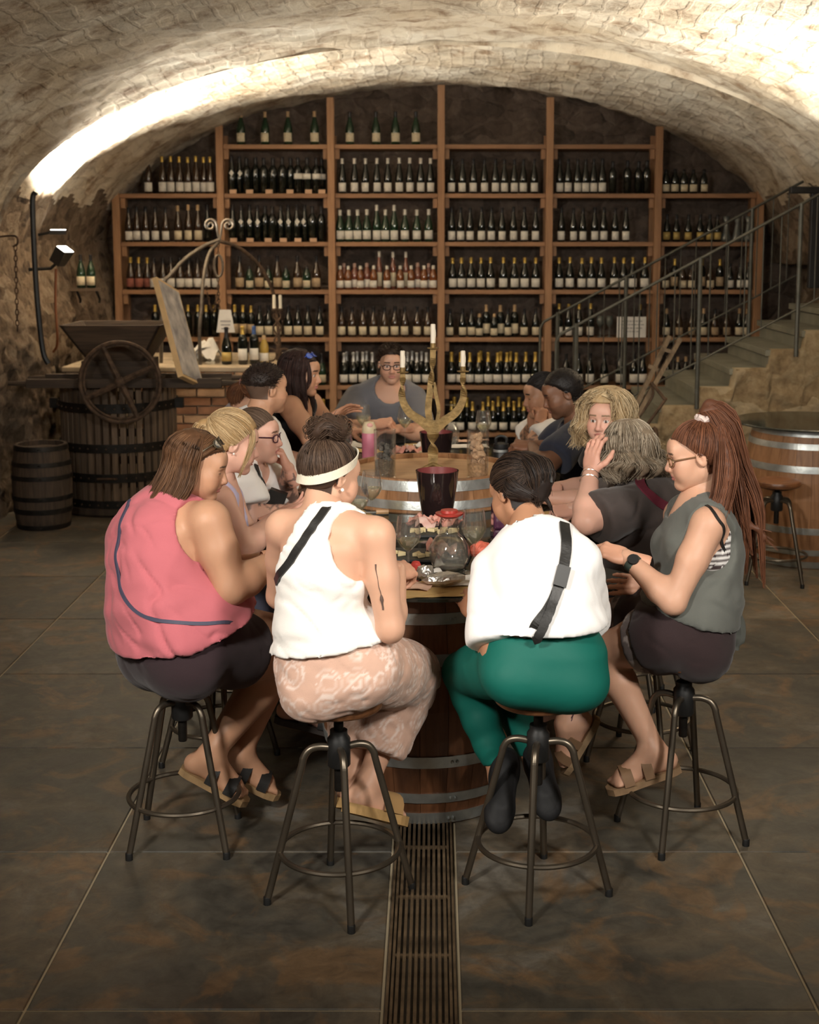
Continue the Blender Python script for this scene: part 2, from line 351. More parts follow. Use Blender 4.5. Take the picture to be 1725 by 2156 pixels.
# ---- floor: grout bed with slate tiles laid on it, and the drain
BED = -.0045
CH0, CH1 = -.128, .063   # the drain channel is a real trough in the bed
f = MB(); f.box((-2.614, 5.0, BED-.05), (4.972, 17.0, .1)); f.box((2.6815, 5.0, BED-.05), (5.237, 17.0, .1)); f.box((-.0325, -.9, BED-.05), (.1912, 5.2, .1)); f.box((-.0325, 11.9, BED-.05), (.1912, 3.2, .1)); floor = struct('floor', f, M_GROUT)
TS = .898
tile_me = {}
def tile(x0, x1, y0, y1):
    key = (round(x1-x0, 3), round(y1-y0, 3))
    if key not in tile_me:
        t = MB(); a, b_ = (x1-x0)/2, (y1-y0)/2; t.box((0, 0, -.0037), (2*a, 2*b_, .0016)); 
        t.add([(-a, -b_, -.003), (a, -b_, -.003), (a, b_, -.003), (-a, b_, -.003), (-a+.003, -b_+.003, 0), (a-.003, -b_+.003, 0), (a-.003, b_-.003, 0), (-a+.003, b_-.003, 0)],
              [[4, 5, 6, 7], [0, 1, 5, 4], [1, 2, 6, 5], [2, 3, 7, 6], [3, 0, 4, 7]])
        tile_me[key] = t.mesh('tile')
    return link('tile', tile_me[key], M_SLATE, floor, ((x0+x1)/2, (y0+y1)/2, 0))
ys = [2.315+.9*i for i in range(13)]
xl = [-.132-.905*i for i in range(5)]; xr = [.067+.905*i for i in range(5)]
for j in range(len(ys)-1):
    y0, y1 = ys[j]+.0035, ys[j+1]-.0035
    for i in range(4):
        tile(xl[i+1]+.0035, xl[i]-.0035, y0, y1); tile(xr[i]+.0035, xr[i+1]-.0035, y0, y1)
dr = empty('floor_drain', (-.0325, 6, -.0045), 'long rusty brown slotted drain grate set between the slate floor tiles', 'drain')
DL, DW = 8.6, .186
M_GRATE = mat('rusty_grate', (.15, .105, .062), .6, .5, var=.4, scale=18, bump=.2)
M_PIT = mat('drain_concrete', (.16, .13, .095), .9, var=.25, scale=14, bump=.2)
b = MB(); b.box((0, 0, -.115), (DW+.004, DL, .01)); b.box((-.0945, 0, -.058), (.003, DL, .112)); b.box((.0945, 0, -.058), (.003, DL, .112)); b.box((0, -DL/2+.002, -.058), (DW, .004, .112)); b.box((0, DL/2-.002, -.058), (DW, .004, .112)); b.build('channel', M_PIT, dr)
sl = MB().box((0, 0, .006), (.0085, DL, .010)).mesh('slat')
for i in range(9): link('slat', sl, M_GRATE, dr, (-.064+.016*i, 0, 0))
for sx in (-1, 1):
    fr = MB(); fr.box((sx*.088, 0, .006), (.007, DL, .012)); fr.box((sx*.0765, 0, .006), (.007, DL, .011)); fr.build('frame', M_GRATE, dr)
cbm = MB().box((0, 0, .0055), (.150, .012, .008)).mesh('crossbar')
for i in range(26): link('crossbar', cbm, M_GRATE, dr, (0, -4.2+.335*i, 0))

# ---- vaults
def vault(name, a, spring, rise, y0, y1, nt_, ny, amp, m, flip=False, seed=1, foot=None):
    th = np.linspace(0, pi, nt_); yy = np.linspace(y0, y1, ny)
    x = a*np.cos(th); z = spring+rise*np.sin(th)**.92
    s = np.concatenate([[0], np.cumsum(np.hypot(np.diff(x), np.diff(z)))])
    T, Yg = np.meshgrid(np.arange(nt_), yy, indexing='ij')
    V = np.stack([x[T]+.04, Yg, z[T]], -1).reshape(-1, 3)
    nrm = np.stack([np.cos(th)/a, 0*th, np.sin(th)/rise], -1); nrm /= np.linalg.norm(nrm, axis=1)[:, None]
    d = wavy(V, .35, seed, 3)*amp*1.4+wavy(V, 1.6, seed+7, 3)*amp*.5+wavy(V, 6, seed+9, 2)*amp*.18
    V = V+np.repeat(nrm, ny, 0)*d[:, None]
    i = np.arange(nt_*ny).reshape(nt_, ny)
    q = np.stack([i[:-1, :-1], i[:-1, 1:], i[1:, 1:], i[1:, :-1]], -1).reshape(-1, 4)
    if flip: q = q[:, ::-1]
    me = npmesh(name, V, q)
    uv = me.uv_layers.new(name='UVMap'); ui = np.stack([Yg, s[T]], -1).reshape(-1, 2)[q.ravel()]
    uv.data.foreach_set('uv', ui.astype(np.float32).ravel())
    if foot is not None:
        me.materials.append(m); me.materials.append(foot); c = V[q].mean(1); me.polygons.foreach_set('material_index', (c[:, 2] < 2.30+.12*wavy(c, 1.2, 5, 3)).astype(np.int32))
    return tag(link(name, me, m), kind='structure')
YS = 9.25
vault('ceiling', 3.02, 1.72, 1.50, 5.2, YS, 150, 130, .05, M_VAULT)
vault('ceiling', 3.02, 1.72, 1.50, -1.6, 5.2, 60, 30, .03, M_VAULT)
vault('ceiling', 3.20, 1.72, 1.63, YS-.02, 13.2, 160, 120, .05, M_VAULT, seed=4, foot=M_ROCKL)
# the step face between the two vaults
th = np.linspace(0, pi, 80); V = []
for t in th:
    for a_, r_ in ((3.005, 1.487), (3.34, 1.80)): V.append((a_*math.cos(t)+.04, YS+.012, 1.72+r_*math.sin(t)**.92))
i = np.arange(79)*2; q = np.stack([i, i+2, i+3, i+1], -1); tag(link('trim_1', npmesh('trim_1', V, q), M_VAULT), kind='structure')
# ---- walls: rough displaced masonry
def rough_wall(name, o, u, v, nu, nv, m, amp=.05, seed=2, thick=True, lean=0.0):
    o = np.array(o, float); u = np.array(u, float); v = np.array(v, float)
    A, B = np.meshgrid(np.linspace(0, 1, nu), np.linspace(0, 1, nv), indexing='ij')
    V = (o+A[..., None]*u+B[..., None]*v).reshape(-1, 3); n = np.cross(u, v); n /= np.linalg.norm(n)
    d = wavy(V, .7, seed, 2)*amp+np.abs(wavy(V, 2.3, seed+3, 3))*amp*.9+wavy(V, 7, seed+5, 2)*amp*.25
    if lean: tz = np.clip((V[:, 2]-1.2)/.7, 0, 1); tz = tz*tz*(3-2*tz); d = d*(1-.8*tz); V[:, 0] += lean*tz*(V[:, 1] > 9.3)
    V = V+n*d[:, None]; i = np.arange(nu*nv).reshape(nu, nv)
    q = np.stack([i[:-1, :-1], i[1:, :-1], i[1:, 1:], i[:-1, 1:]], -1).reshape(-1, 4)
    return tag(link(name, npmesh(name, V, q), m), kind='structure')
rough_wall('wall_left', (-3.0, 13.4, -.02), (0, -8.0, 0), (0, 0, 1.95), 240, 90, M_ROCKL, .055, lean=-.12)
rough_wall('wall_left', (-3.0, 5.4, -.02), (0, -7.0, 0), (0, 0, 1.95), 30, 10, M_ROCKL, .03)
rough_wall('wall_right', (3.12, -1.6, -.02), (0, 10.85, 0), (0, 0, 1.95), 80, 30, M_ROCKL, .04, 11)
rough_wall('wall_right', (3.46, 9.25, -.02), (0, 4.2, 0), (0, 0, 2.3), 90, 60, M_ROCKL, .05, 12)
rough_wall('wall_back', (-3.6, 13.18, -.02), (7.2, 0, 0), (0, 0, 3.6), 150, 80, M_ROCKB, .03, 21)

# ---- stair: stone flank with treads
ST_Y0, ST_Y1 = 9.62, 11.0
RISE, RUN, X6, Z6 = .1345, .2512, 1.625, .757
stair = empty('staircase', (1.6, ST_Y0, 0), 'grey stone staircase on a rough tan rubble flank beside the wine rack', 'staircase')
nst = 12
def sx(i): return X6+(i-6)*RUN
def szz(i): return Z6+(i-6)*RISE
fl = []
NX, NZ = 150, 60
xs_ = np.linspace(sx(1)+.01, 3.38, NX)
top = np.array([szz(min(nst, max(1, int(math.floor((x-sx(1))/RUN))+1)))+.004 for x in xs_])
V = []; 
for x, t in zip(xs_, top):
    for k in np.linspace(0, 1, NZ-1): V.append((x, ST_Y0, t*k))
    V.append((x, ST_Y0+.001, t))
V = np.array(V); dsp = wavy(V, 1.1, 31, 2)*.03+np.abs(wavy(V, 3.0, 33, 3))*.05+wavy(V, 8, 35, 2)*.012
V[:, 1] -= dsp*np.clip(V[:, 2]*6, 0, 1); V.reshape(NX, NZ, 3)[:, -1, 1] = ST_Y0+.09
i = np.arange(NX*NZ).reshape(NX, NZ); q = np.stack([i[:-1, :-1], i[1:, :-1], i[1:, 1:], i[:-1, 1:]], -1).reshape(-1, 4)
V[:, 0] -= stair.location[0]; V[:, 1] -= stair.location[1]
link('stone_flank', npmesh('stone_flank', V, q), M_ROCKS, stair)
for k in range(1, nst+1):
    c = MB(); x0 = sx(k)-stair.location[0]
    c.box((x0+RUN/2, (ST_Y1-ST_Y0)/2+.03, szz(k)/2-.03), (RUN+.004, ST_Y1-ST_Y0-.06, szz(k)-.05)); c.build('riser', M_TREAD, stair)
    t = MB(); t.box((x0+RUN/2-.01, (ST_Y1-ST_Y0)/2+.025, szz(k)-.0225), (RUN+.03, ST_Y1-ST_Y0-.03, .045)); t.build('tread', M_TREAD, stair, bevel=.004)
# railings
def railing(name, label, Y, off, ph):
    r = empty(name, (1.6, Y, 0), label, 'railing')
    lx, ly = 1.6, Y
    def zr(x): return szz(1)+(x-sx(1))*RISE/RUN
    x0, x1 = .86, 2.95
    h1, h0 = .93+off, .20+off
    MB().tube([(x0-lx, 0, .05+max(0, zr(x0)-.12)), (x0-lx, 0, zr(x0)+h1-.05), (x0+.03-lx, 0, zr(x0)+h1), (x1-lx, 0, zr(x1)+h1)], .011, 8).build('handrail', M_RAIL, r)
    MB().tube([(x0+.05-lx, 0, zr(x0+.05)+h0), (x1-lx, 0, zr(x1)+h0)], .008, 6).build('bottom_rail', M_RAIL, r)
    x = x0+.10+ph
    while x < x1:
        MB().tube([(x-lx, 0, zr(x)+h0), (x-lx, 0, zr(x)+h1)], .005, 6).build('baluster', M_RAIL, r); x += .122
    for xp in (x0+.14, 1.50+ph, 2.55):
        MB().tube([(xp-lx, 0, max(0, zr(xp)-RISE*1.0) if xp > sx(1) else 0), (xp-lx, 0, zr(xp)+h1)], .0165, 8).build('post', M_RAIL, r)
    return r
M_RAIL = mat('grey_rail_steel', (.10, .098, .082), .5, .6, var=.2, scale=12)
railing('stair_railing', 'grey steel stair railing on the outer edge above the rubble flank', ST_Y0-.04, 0, .36)
railing('stair_railing', 'grey steel stair railing on the inner edge next to the wine rack', ST_Y1+.05, 0, .05)
d = MB(); d.box((2.86, 10.3, 1.95), (.10, .06, .75)); d.box((2.78, 10.3, 2.30), (.26, .07, .05))
tag(d.build('gate_post', M_BLACK, bevel=.005), 'black steel box post at the head of the stair railings', 'post')

# ---- wine rack
RY = 12.7
POSTX = [-2.93, -1.965, -.945, .066, 1.062, 2.064, 3.005]
POSTT = [2.36, 2.97, 3.22, 3.33, 3.22, 2.96, 2.38]
SHZ = [2.800, 2.356, 1.915, 1.474, 1.031, .581, .132]
rack = empty('wine_rack', (0, RY, 0), 'tall pine wine rack filling the end wall under the vault', 'rack')
for x, t in zip(POSTX, POSTT):
    MB().box((x, .03, t/2), (.066, .06, t)).build('post', M_PINE, rack, bevel=.004)
    MB().box((x, .36, min(t, 2.9)/2), (.06, .05, min(t, 2.9))).build('rear_post', M_PINE, rack)
for si, z in enumerate(SHZ):
    for bi in range(6):
        if si == 0 and bi in (0, 5): continue
        x0, x1 = POSTX[bi]+.033, POSTX[bi+1]-.033
        MB().box(((x0+x1)/2, .21, z-.02), (x1-x0, .36, .040)).build('shelf_board', M_PINEX, rack, bevel=.003)
        for xx in (x0+.022, x1-.022):
            MB().box((xx, .10, z-.085), (.04, .07, .09)).build('cleat', M_PINE, rack)
# ================================================================== bottles on the rack
def glassy(name, col, rough=.08, rnd=0): return mat(name, col, rough, 0, spec=.6, coat=.5, rnd=rnd)
MG = dict(black=glassy('bottle_black', (.006, .008, .006)), green=glassy('bottle_green', (.012, .035, .016)), brown=glassy('bottle_brown', (.040, .020, .010)),
          amber=glassy('bottle_amber', (.17, .055, .016)), pink=glassy('bottle_rose', (.20, .07, .045)), clear=glassy('bottle_clear', (.10, .11, .10)), gold=glassy('bottle_straw', (.45, .30, .07)))
ML = dict(white=mat('label_white', (.74, .70, .62), .7, var=.08, scale=40), cream=mat('label_cream', (.66, .57, .40), .7, var=.1, scale=40), tan=mat('label_tan', (.42, .31, .19), .7, var=.15, scale=40),
          red=mat('label_red', (.30, .10, .07), .7, var=.15, scale=40), goldl=mat('label_gold', (.50, .36, .12), .45, .3))
MC = dict(gold=mat('cap_gold', (.62, .42, .10), .35, .6), white=mat('cap_white', (.66, .62, .54), .5), silver=mat('cap_silver', (.55, .54, .52), .35, .6), black=mat('cap_black', (.015, .013, .014), .4),
          tan=mat('cap_tan', (.45, .30, .16), .5), blue=mat('cap_blue', (.04, .09, .25), .4), pink=mat('cap_pink', (.42, .27, .22), .5))
SHAPES = {  # body profile, label z range and radius, cap z range
    'flute': ([(.030, 0), (.037, .004), (.038, .15), (.036, .18), (.027, .225), (.017, .27), (.0145, .30), (.0145, .328), (.0155, .330), (.0155, .338), (.010, .338)], (.020, .105, .0385), (.285, .340)),
    'burg': ([(.032, 0), (.040, .004), (.0405, .135), (.037, .16), (.028, .195), (.018, .225), (.015, .25), (.0148, .285), (.0158, .288), (.0158, .297), (.010, .297)], (.025, .105, .0412), (.245, .299)),
    'bord': ([(.031, 0), (.037, .004), (.0375, .19), (.035, .205), (.022, .228), (.015, .242), (.0145, .285), (.0155, .288), (.0155, .298), (.010, .298)], (.035, .125, .0383), (.235, .300)),
    'short': ([(.030, 0), (.036, .004), (.0365, .13), (.031, .155), (.017, .185), (.014, .20), (.014, .222), (.009, .222)], (.02, .085, .0373), (.19, .224)),
    'spark': ([(.036, 0), (.044, .005), (.0445, .14), (.040, .17), (.028, .21), (.018, .24), (.0155, .27), (.0165, .30), (.018, .305), (.0175, .316), (.010, .318)], (.03, .105, .0452), (.225, .320)),
    'magnum': ([(.040, 0), (.050, .005), (.051, .17), (.046, .21), (.030, .26), (.019, .30), (.0165, .34), (.0175, .375), (.010, .376)], (.03, .13, .0516), (.305, .378)),
    'slim': ([(.022, 0), (.027, .004), (.0275, .20), (.024, .225), (.014, .26), (.0125, .30), (.0125, .352), (.008, .353)], (.03, .16, .028), (.30, .354)),
    'carafe': ([(.030, 0), (.048, .010), (.050, .03), (.036, .08), (.022, .14), (.022, .18), (.036, .235), (.034, .236)], (.02, .03, .051), (.2, .21)),
    'goblet': ([(.03, 0), (.03, .004), (.006, .01), (.005, .09), (.018, .10), (.034, .125), (.036, .15), (.030, .20), (.028, .20)], (.05, .06, .01), (.2, .201)),
}
_bm = {}
def bottle_meshes(shape):
    if shape not in _bm:
        pr_, (l0, l1, lr), (c0, c1) = SHAPES[shape]
        body = MB().lathe(pr_, 14).mesh('bottle')
        lab = MB(); n = 9; V = []; w_ = 1.15
        for z in (l0, l1):
            for r in (lr, lr-.0008):
                for k in range(n): a = -pi/2+(k/(n-1)-.5)*2*w_; V.append((r*math.cos(a), r*math.sin(a), z))
        Fs = [[k, k+1, 2*n+k+1, 2*n+k] for k in range(n-1)]+[[2*n+k, 2*n+k+1, 3*n+k+1, 3*n+k] for k in range(n-1)]+[[k+1, k, n+k, n+k+1] for k in range(n-1)]
        lab.add(V, Fs, True)
        dia = MB(); z = .19; V = [(0, -.0385, z-.03)]; 
        dia.add([(0, -.0395, .155), (.022, -.0345, .185), (0, -.0385, .215), (-.022, -.0345, .185), (0, -.034, .155), (.020, -.030, .185), (0, -.030, .215), (-.020, -.030, .185)],
                [[0, 1, 2, 3], [1, 0, 4, 5], [2, 1, 5, 6], [3, 2, 6, 7], [0, 3, 7, 4]])
        mid = MB(); V = []
        for zz in (.12, .165):
            for r in (.0387, .0379):
                for k in range(n): a = -pi/2+(k/(n-1)-.5)*2*w_; V.append((r*math.cos(a), r*math.sin(a), zz))
        mid.add(V, Fs, True)
        cp = MB(); pts = [(r+.0009, z) for r, z in pr_ if c0-1e-6 <= z <= c1]
        def rad(zq):
            for (r0, z0), (r1, z1) in zip(pr_, pr_[1:]):
                if z0 <= zq <= z1 and z1 > z0: return r0+(r1-r0)*(zq-z0)/(z1-z0)
            return pr_[-1][0]
        prof = [(rad(c0)+.0009, c0)]+[p for p in pts if p[1] > c0+1e-4]; prof.append((.0002, c1+.001))
        cp.lathe(prof, 12, capb=False)
        _bm[shape] = (body, lab.mesh('label'), cp.mesh('capsule'), dia.mesh('label'), mid.mesh('label'))
    return _bm[shape]
def mesh_with(me, m, cache={}):
    k = (me.name, m.name)
    if k not in cache:
        c = me.copy(); c.materials.clear(); c.materials.append(m); cache[k] = c
    return cache[k]
def bottle(loc, shape, glass, label, cap, text, group=None, lk=0, rz=0.0, sc=1.0):
    bo, la, cp, di, mi = bottle_meshes(shape)
    o = link('wine_bottle', mesh_with(bo, MG[glass]), None, None, loc, (0, 0, rz)); o.scale = (sc, sc, sc)
    tag(o, text, 'bottle', group)
    if label: link('label', mesh_with((la, di, mi)[lk], ML[label]), None, o)
    if cap and shape not in ('carafe', 'goblet'): link('capsule', mesh_with(cp, MC[cap]), None, o)
    return o
PLACED = {}
ORD = ['first', 'second', 'third', 'fourth', 'fifth', 'sixth', 'seventh', 'eighth', 'ninth', 'tenth', 'eleventh', 'twelfth']
SHN = ['top shelf', 'second shelf', 'third shelf', 'fourth shelf', 'fifth shelf', 'sixth shelf', 'lowest shelf']
def row(si, bi, xs, shape, glass, label, cap, words, lk=0, dy=.0, sc=1.0, jit=.006):
    z = SHZ[si]
    for k, px in enumerate(xs):
        Y = RY+.085+dy+R.uniform(-jit, jit); X = (px-CX)/F*(Y*math.cos(PITCH)-(z-CAMH)*math.sin(PITCH))
        s = sc*R.uniform(.985, 1.015)
        text = (f'{ORD[k]} ' if len(xs) > 1 else '')+f'{words} from the spotlit wall, {SHN[si]}, {ORD[bi]} rack bay'
        o_ = bottle((X, Y, z), shape, glass, label, cap, text, f'{words}s on the {SHN[si]}, {ORD[bi]} rack bay' if len(xs) > 1 else None, lk, R.uniform(-.25, .25), s)
        PLACED.setdefault((si, bi), []).append([o_, X, Y, max(r_ for r_, z_ in SHAPES[shape][0])*s+.0012, SHAPES[shape][0][-1][1]*s])
row(0, 1, [508, 559, 607, 663], 'burg', 'green', 'cream', 'tan', 'green cream-labelled bottle')
row(0, 2, [737, 792, 833, 876], 'burg', 'green', 'cream', 'black', 'green cream-labelled bottle')
row(1, 0, [313, 345, 362, 382, 402, 420, 437, 452], 'flute', 'brown', 'white', 'gold', 'gold-capped flute bottle')
row(1, 1, [487, 502], 'flute', 'black', 'white', 'black', 'diamond-labelled bottle', 1)
row(1, 1, [520, 536, 562, 580, 600, 616], 'bord', 'black', None, 'black', 'unlabelled black bottle', sc=1.1)
row(1, 1, [636, 649, 669, 683], 'bord', 'black', 'white', 'black', 'high-banded black bottle', 2, sc=1.1)
row(1, 2, [720, 747, 770, 794, 817, 841, 863, 886, 907], 'flute', 'black', 'white', 'white', 'white-capped dark bottle', sc=.96)
row(1, 3, [951, 974, 997, 1020, 1043, 1062, 1083, 1102, 1125], 'flute', 'black', 'white', 'black', 'black-capped flute bottle', sc=.94)
row(1, 4, [1177, 1196, 1216, 1233, 1250, 1268], 'flute', 'black', 'white', 'black', 'black-capped flute bottle', sc=.94)
row(1, 4, [1290, 1321, 1348, 1364], 'bord', 'black', None, 'black', 'unlabelled black bottle')
row(1, 5, [1402, 1421, 1440, 1460, 1482], 'short', 'black', 'cream', 'black', 'short cream-labelled bottle')
row(2, 0, [267, 288, 308, 328, 350], 'flute', 'brown', 'white', 'black', 'black-capped white-labelled bottle', sc=.95)
row(2, 0, [376, 398, 418], 'flute', 'brown', 'cream', 'tan', 'tan-capped cream-labelled bottle', sc=1.0)
row(2, 0, [438], 'flute', 'black', None, 'black', 'unlabelled black bottle')
row(2, 1, [489, 504, 524, 537, 590, 605, 625, 638], 'flute', 'black', 'white', 'black', 'diamond-labelled bottle', 1)
row(2, 1, [559, 573, 654, 669], 'bord', 'black', None, 'black', 'unlabelled black bottle', sc=1.1)
row(2, 2, [712, 727, 748, 773, 811, 853, 878, 903], 'burg', 'green', 'white', 'white', 'white-capped green bottle')
row(2, 2, [797, 828], 'flute', 'green', 'white', 'white', 'tall white-capped flute')
row(2, 3, [949, 970, 990, 1014, 1035, 1057, 1081, 1104, 1128], 'flute', 'black', 'white', 'black', 'black-capped flute bottle', sc=.94)
row(2, 4, [1182, 1207, 1227, 1252, 1271, 1295, 1318], 'flute', 'black', 'white', 'black', 'black-capped flute bottle', sc=.93)
row(2, 5, [1404, 1424, 1449, 1474, 1498, 1520], 'burg', 'black', 'goldl', 'black', 'gold-labelled dark bottle', sc=.85)
row(2, 5, [1546, 1572, 1592], 'carafe', 'clear', None, None, 'empty glass carafe')
row(3, 0, [267, 287, 306], 'burg', 'brown', 'red', 'gold', 'gold-capped red-labelled bottle')
row(3, 0, [326, 345, 363, 382, 398, 417, 437, 453], 'burg', 'brown', 'white', 'black', 'brown white-labelled bottle')
row(3, 1, [506, 547, 586, 627, 667], 'burg', 'brown', 'tan', 'black', 'brown tan-labelled bottle', sc=1.05)
row(3, 1, [525, 565, 601, 646], 'short', 'green', 'cream', 'black', 'short cream-labelled bottle', dy=-.04)
row(3, 2, [709, 733, 759, 787, 815, 843, 866, 893, 913], 'short', 'amber', 'white', 'white', 'small amber bottle', dy=-.04)
row(3, 2, [722, 749, 771, 881, 905], 'short', 'pink', 'white', 'pink', 'small pink-capped rose bottle', dy=.04, sc=1.1)
row(3, 2, [799, 828, 855], 'slim', 'pink', 'cream', 'white', 'tall slim rose bottle', dy=.05)
row(3, 3, [954, 971, 992, 1013, 1033, 1060, 1083, 1105, 1128], 'burg', 'black', 'white', 'gold', 'gold-capped black bottle')
row(3, 4, [1177, 1200, 1225, 1245, 1266, 1293, 1313, 1332, 1358], 'burg', 'black', 'white', 'gold', 'gold-capped black bottle')
row(3, 5, [1401, 1438, 1456, 1496], 'short', 'brown', 'cream', 'black', 'short cream-labelled bottle', dy=-.02)
row(3, 5, [1420, 1477, 1515], 'bord', 'black', 'tan', 'gold', 'gold-capped tan-labelled bottle', sc=.95)
row(3, 5, [1537, 1558, 1578], 'burg', 'black', 'white', 'black', 'black white-labelled bottle', sc=.85)
row(4, 0, [328, 380, 397, 420, 440, 455], 'bord', 'black', None, 'gold', 'gold-capped unlabelled bottle', dy=.05)
row(4, 1, [487, 512, 526], 'bord', 'black', 'tan', 'gold', 'gold-capped tan-labelled bottle')
row(4, 1, [541, 559, 580, 608, 628, 649, 674], 'burg', 'black', 'cream', 'black', 'dark cream-labelled bottle')
row(4, 2, [720, 742, 765, 787, 810, 832, 853, 879, 901], 'burg', 'brown', 'cream', 'black', 'brown cream-labelled bottle', sc=.97)
row(4, 3, [948, 974, 995, 1070, 1104, 1128], 'burg', 'black', 'cream', 'black', 'black cream-labelled bottle', sc=.9)
row(4, 3, [1009, 1043], 'short', 'black', 'cream', 'tan', 'short cream-labelled bottle', dy=-.045)
row(4, 3, [1023, 1052, 1083], 'bord', 'black', 'cream', 'tan', 'tall tan-capped bottle', dy=.03)
row(4, 4, [1177, 1197, 1219, 1243], 'flute', 'black', 'white', 'gold', 'gold-capped flute bottle', sc=.92)
row(4, 4, [1264, 1283], 'goblet', 'clear', None, None, 'empty stemmed glass')
row(4, 4, [1347], 'flute', 'black', None, 'gold', 'gold-capped bottle behind the paper notice', sc=.9, dy=.04)
row(4, 5, [1403, 1481, 1558, 1580], 'burg', 'black', 'cream', 'tan', 'black cream-labelled bottle', sc=.9)
row(4, 5, [1430, 1456, 1505, 1530], 'burg', 'brown', 'tan', 'black', 'brown tan-labelled bottle', sc=.88)
row(5, 1, [640, 658, 678], 'spark', 'green', 'cream', 'black', 'green cream-labelled bottle', sc=.95)
row(5, 2, [719, 742, 761, 781, 858, 878, 898], 'spark', 'black', 'white', 'silver', 'silver-foiled sparkling bottle', sc=.97)
row(5, 2, [730, 753, 772, 868, 888], 'spark', 'black', None, 'silver', 'rear-row silver-foiled bottle', dy=.12, sc=.97)
row(5, 3, [941, 962, 983, 1002, 1022, 1043, 1065, 1085, 1108, 1126], 'spark', 'black', 'white', 'gold', 'gold-foiled sparkling bottle', sc=.97)
row(5, 3, [973, 1012, 1054, 1075], 'spark', 'black', None, 'gold', 'rear-row gold-foiled bottle', dy=.12, sc=.97)
row(5, 4, [1192, 1218, 1242, 1272, 1305, 1337, 1360], 'burg', 'black', 'white', 'black', 'black white-labelled bottle')
row(5, 5, [1405, 1428, 1442, 1465], 'burg', 'black', None, 'tan', 'unlabelled dark bottle', sc=.9)
row(6, 1, [645, 665, 682], 'spark', 'black', None, 'gold', 'gold-foiled unlabelled bottle')
row(6, 2, [712, 900], 'spark', 'black', None, 'gold', 'gold-foiled unlabelled bottle')
row(6, 3, [945, 970, 995, 1017, 1038, 1060, 1082, 1103, 1123], 'spark', 'black', 'white', 'gold', 'gold-foiled sparkling bottle', sc=.92)
row(6, 3, [957, 983, 1028, 1049, 1071, 1093], 'spark', 'black', None, 'gold', 'rear-row gold-foiled bottle', dy=.12, sc=1.02)
# let the bottles of a shelf stand clear of each other, of the posts and of the cleats
for (si, bi), bs_ in PLACED.items():
    x0, x1 = POSTX[bi]+.034, POSTX[bi+1]-.034
    for it in range(200):
        for i in range(len(bs_)):
            for j in range(i+1, len(bs_)):
                a_, b_ = bs_[i], bs_[j]; dx, dy = b_[1]-a_[1], b_[2]-a_[2]; d_ = math.hypot(dx, dy); m_ = a_[3]+b_[3]
                if d_ < m_:
                    ux, uy = (dx/d_, dy/d_) if d_ > 1e-6 else (1, 0); k_ = (m_-d_)*.5
                    a_[1] -= ux*k_; a_[2] -= uy*k_*.6; b_[1] += ux*k_; b_[2] += uy*k_*.6
        for q in bs_:
            ex = .046-(q[3]-.019) if q[4] > .295 else 0
            q[1] = min(max(q[1], x0+q[3]+max(0, ex)), x1-q[3]-max(0, ex)); q[2] = min(max(q[2], RY+.040+q[3]), RY+.30)
    for q in bs_: q[0].location = (q[1], q[2], SHZ[si])
# price blocks of pale wood on the shelf edges
blk = MB().box((0, 0, .018), (.062, .03, .036)).mesh('price_block')
M_BLK = mat('pale_wood_block', (.58, .36, .22), .6, var=.1)
for si, xs in ((1, [491, 526, 567, 611, 650, 678]), (2, [492, 527, 565, 597, 628, 660])):
    for px in xs:
        Y = RY+.022; z = SHZ[si]; X = (px-CX)/F*(Y*math.cos(PITCH)-(z-CAMH)*math.sin(PITCH))
        tag(link('price_block', blk, M_BLK, None, (X, Y, z)), f'{ORD[xs.index(px)]} pale wooden block from the spotlit wall, {SHN[si]} of the rack', 'block', f'wooden blocks on the {SHN[si]}')
# paper notice leaning on the fifth shelf
M_PAPER = mat('white_paper', (.76, .73, .68), .8, var=.04, scale=20)
M_INK = mat('grey_ink', (.30, .29, .28), .8)
pn = P(1330, 685, RY-.02); rt = empty('paper_notice', (pn[0], RY-.02, SHZ[4]), 'white printed paper notice standing on the fifth shelf behind the stair railing', 'notice')
MB().box((0, 0, .100), (.272, .004, .192)).build('sheet', M_PAPER, rt)
for k, (wd, t) in enumerate(((.19, 'lorem'),(.20, 'x'), (.19, 'x'), (.10, 'x'))):
    tx = MB()
    x = -wd/2
    while x < wd/2: 
        l = R.uniform(.012, .035); tx.box((x+l/2, -.0027, .155-.032*k), (l, .0012, .009)); x += l+.008
    tx.build('text_line', M_INK, rt)
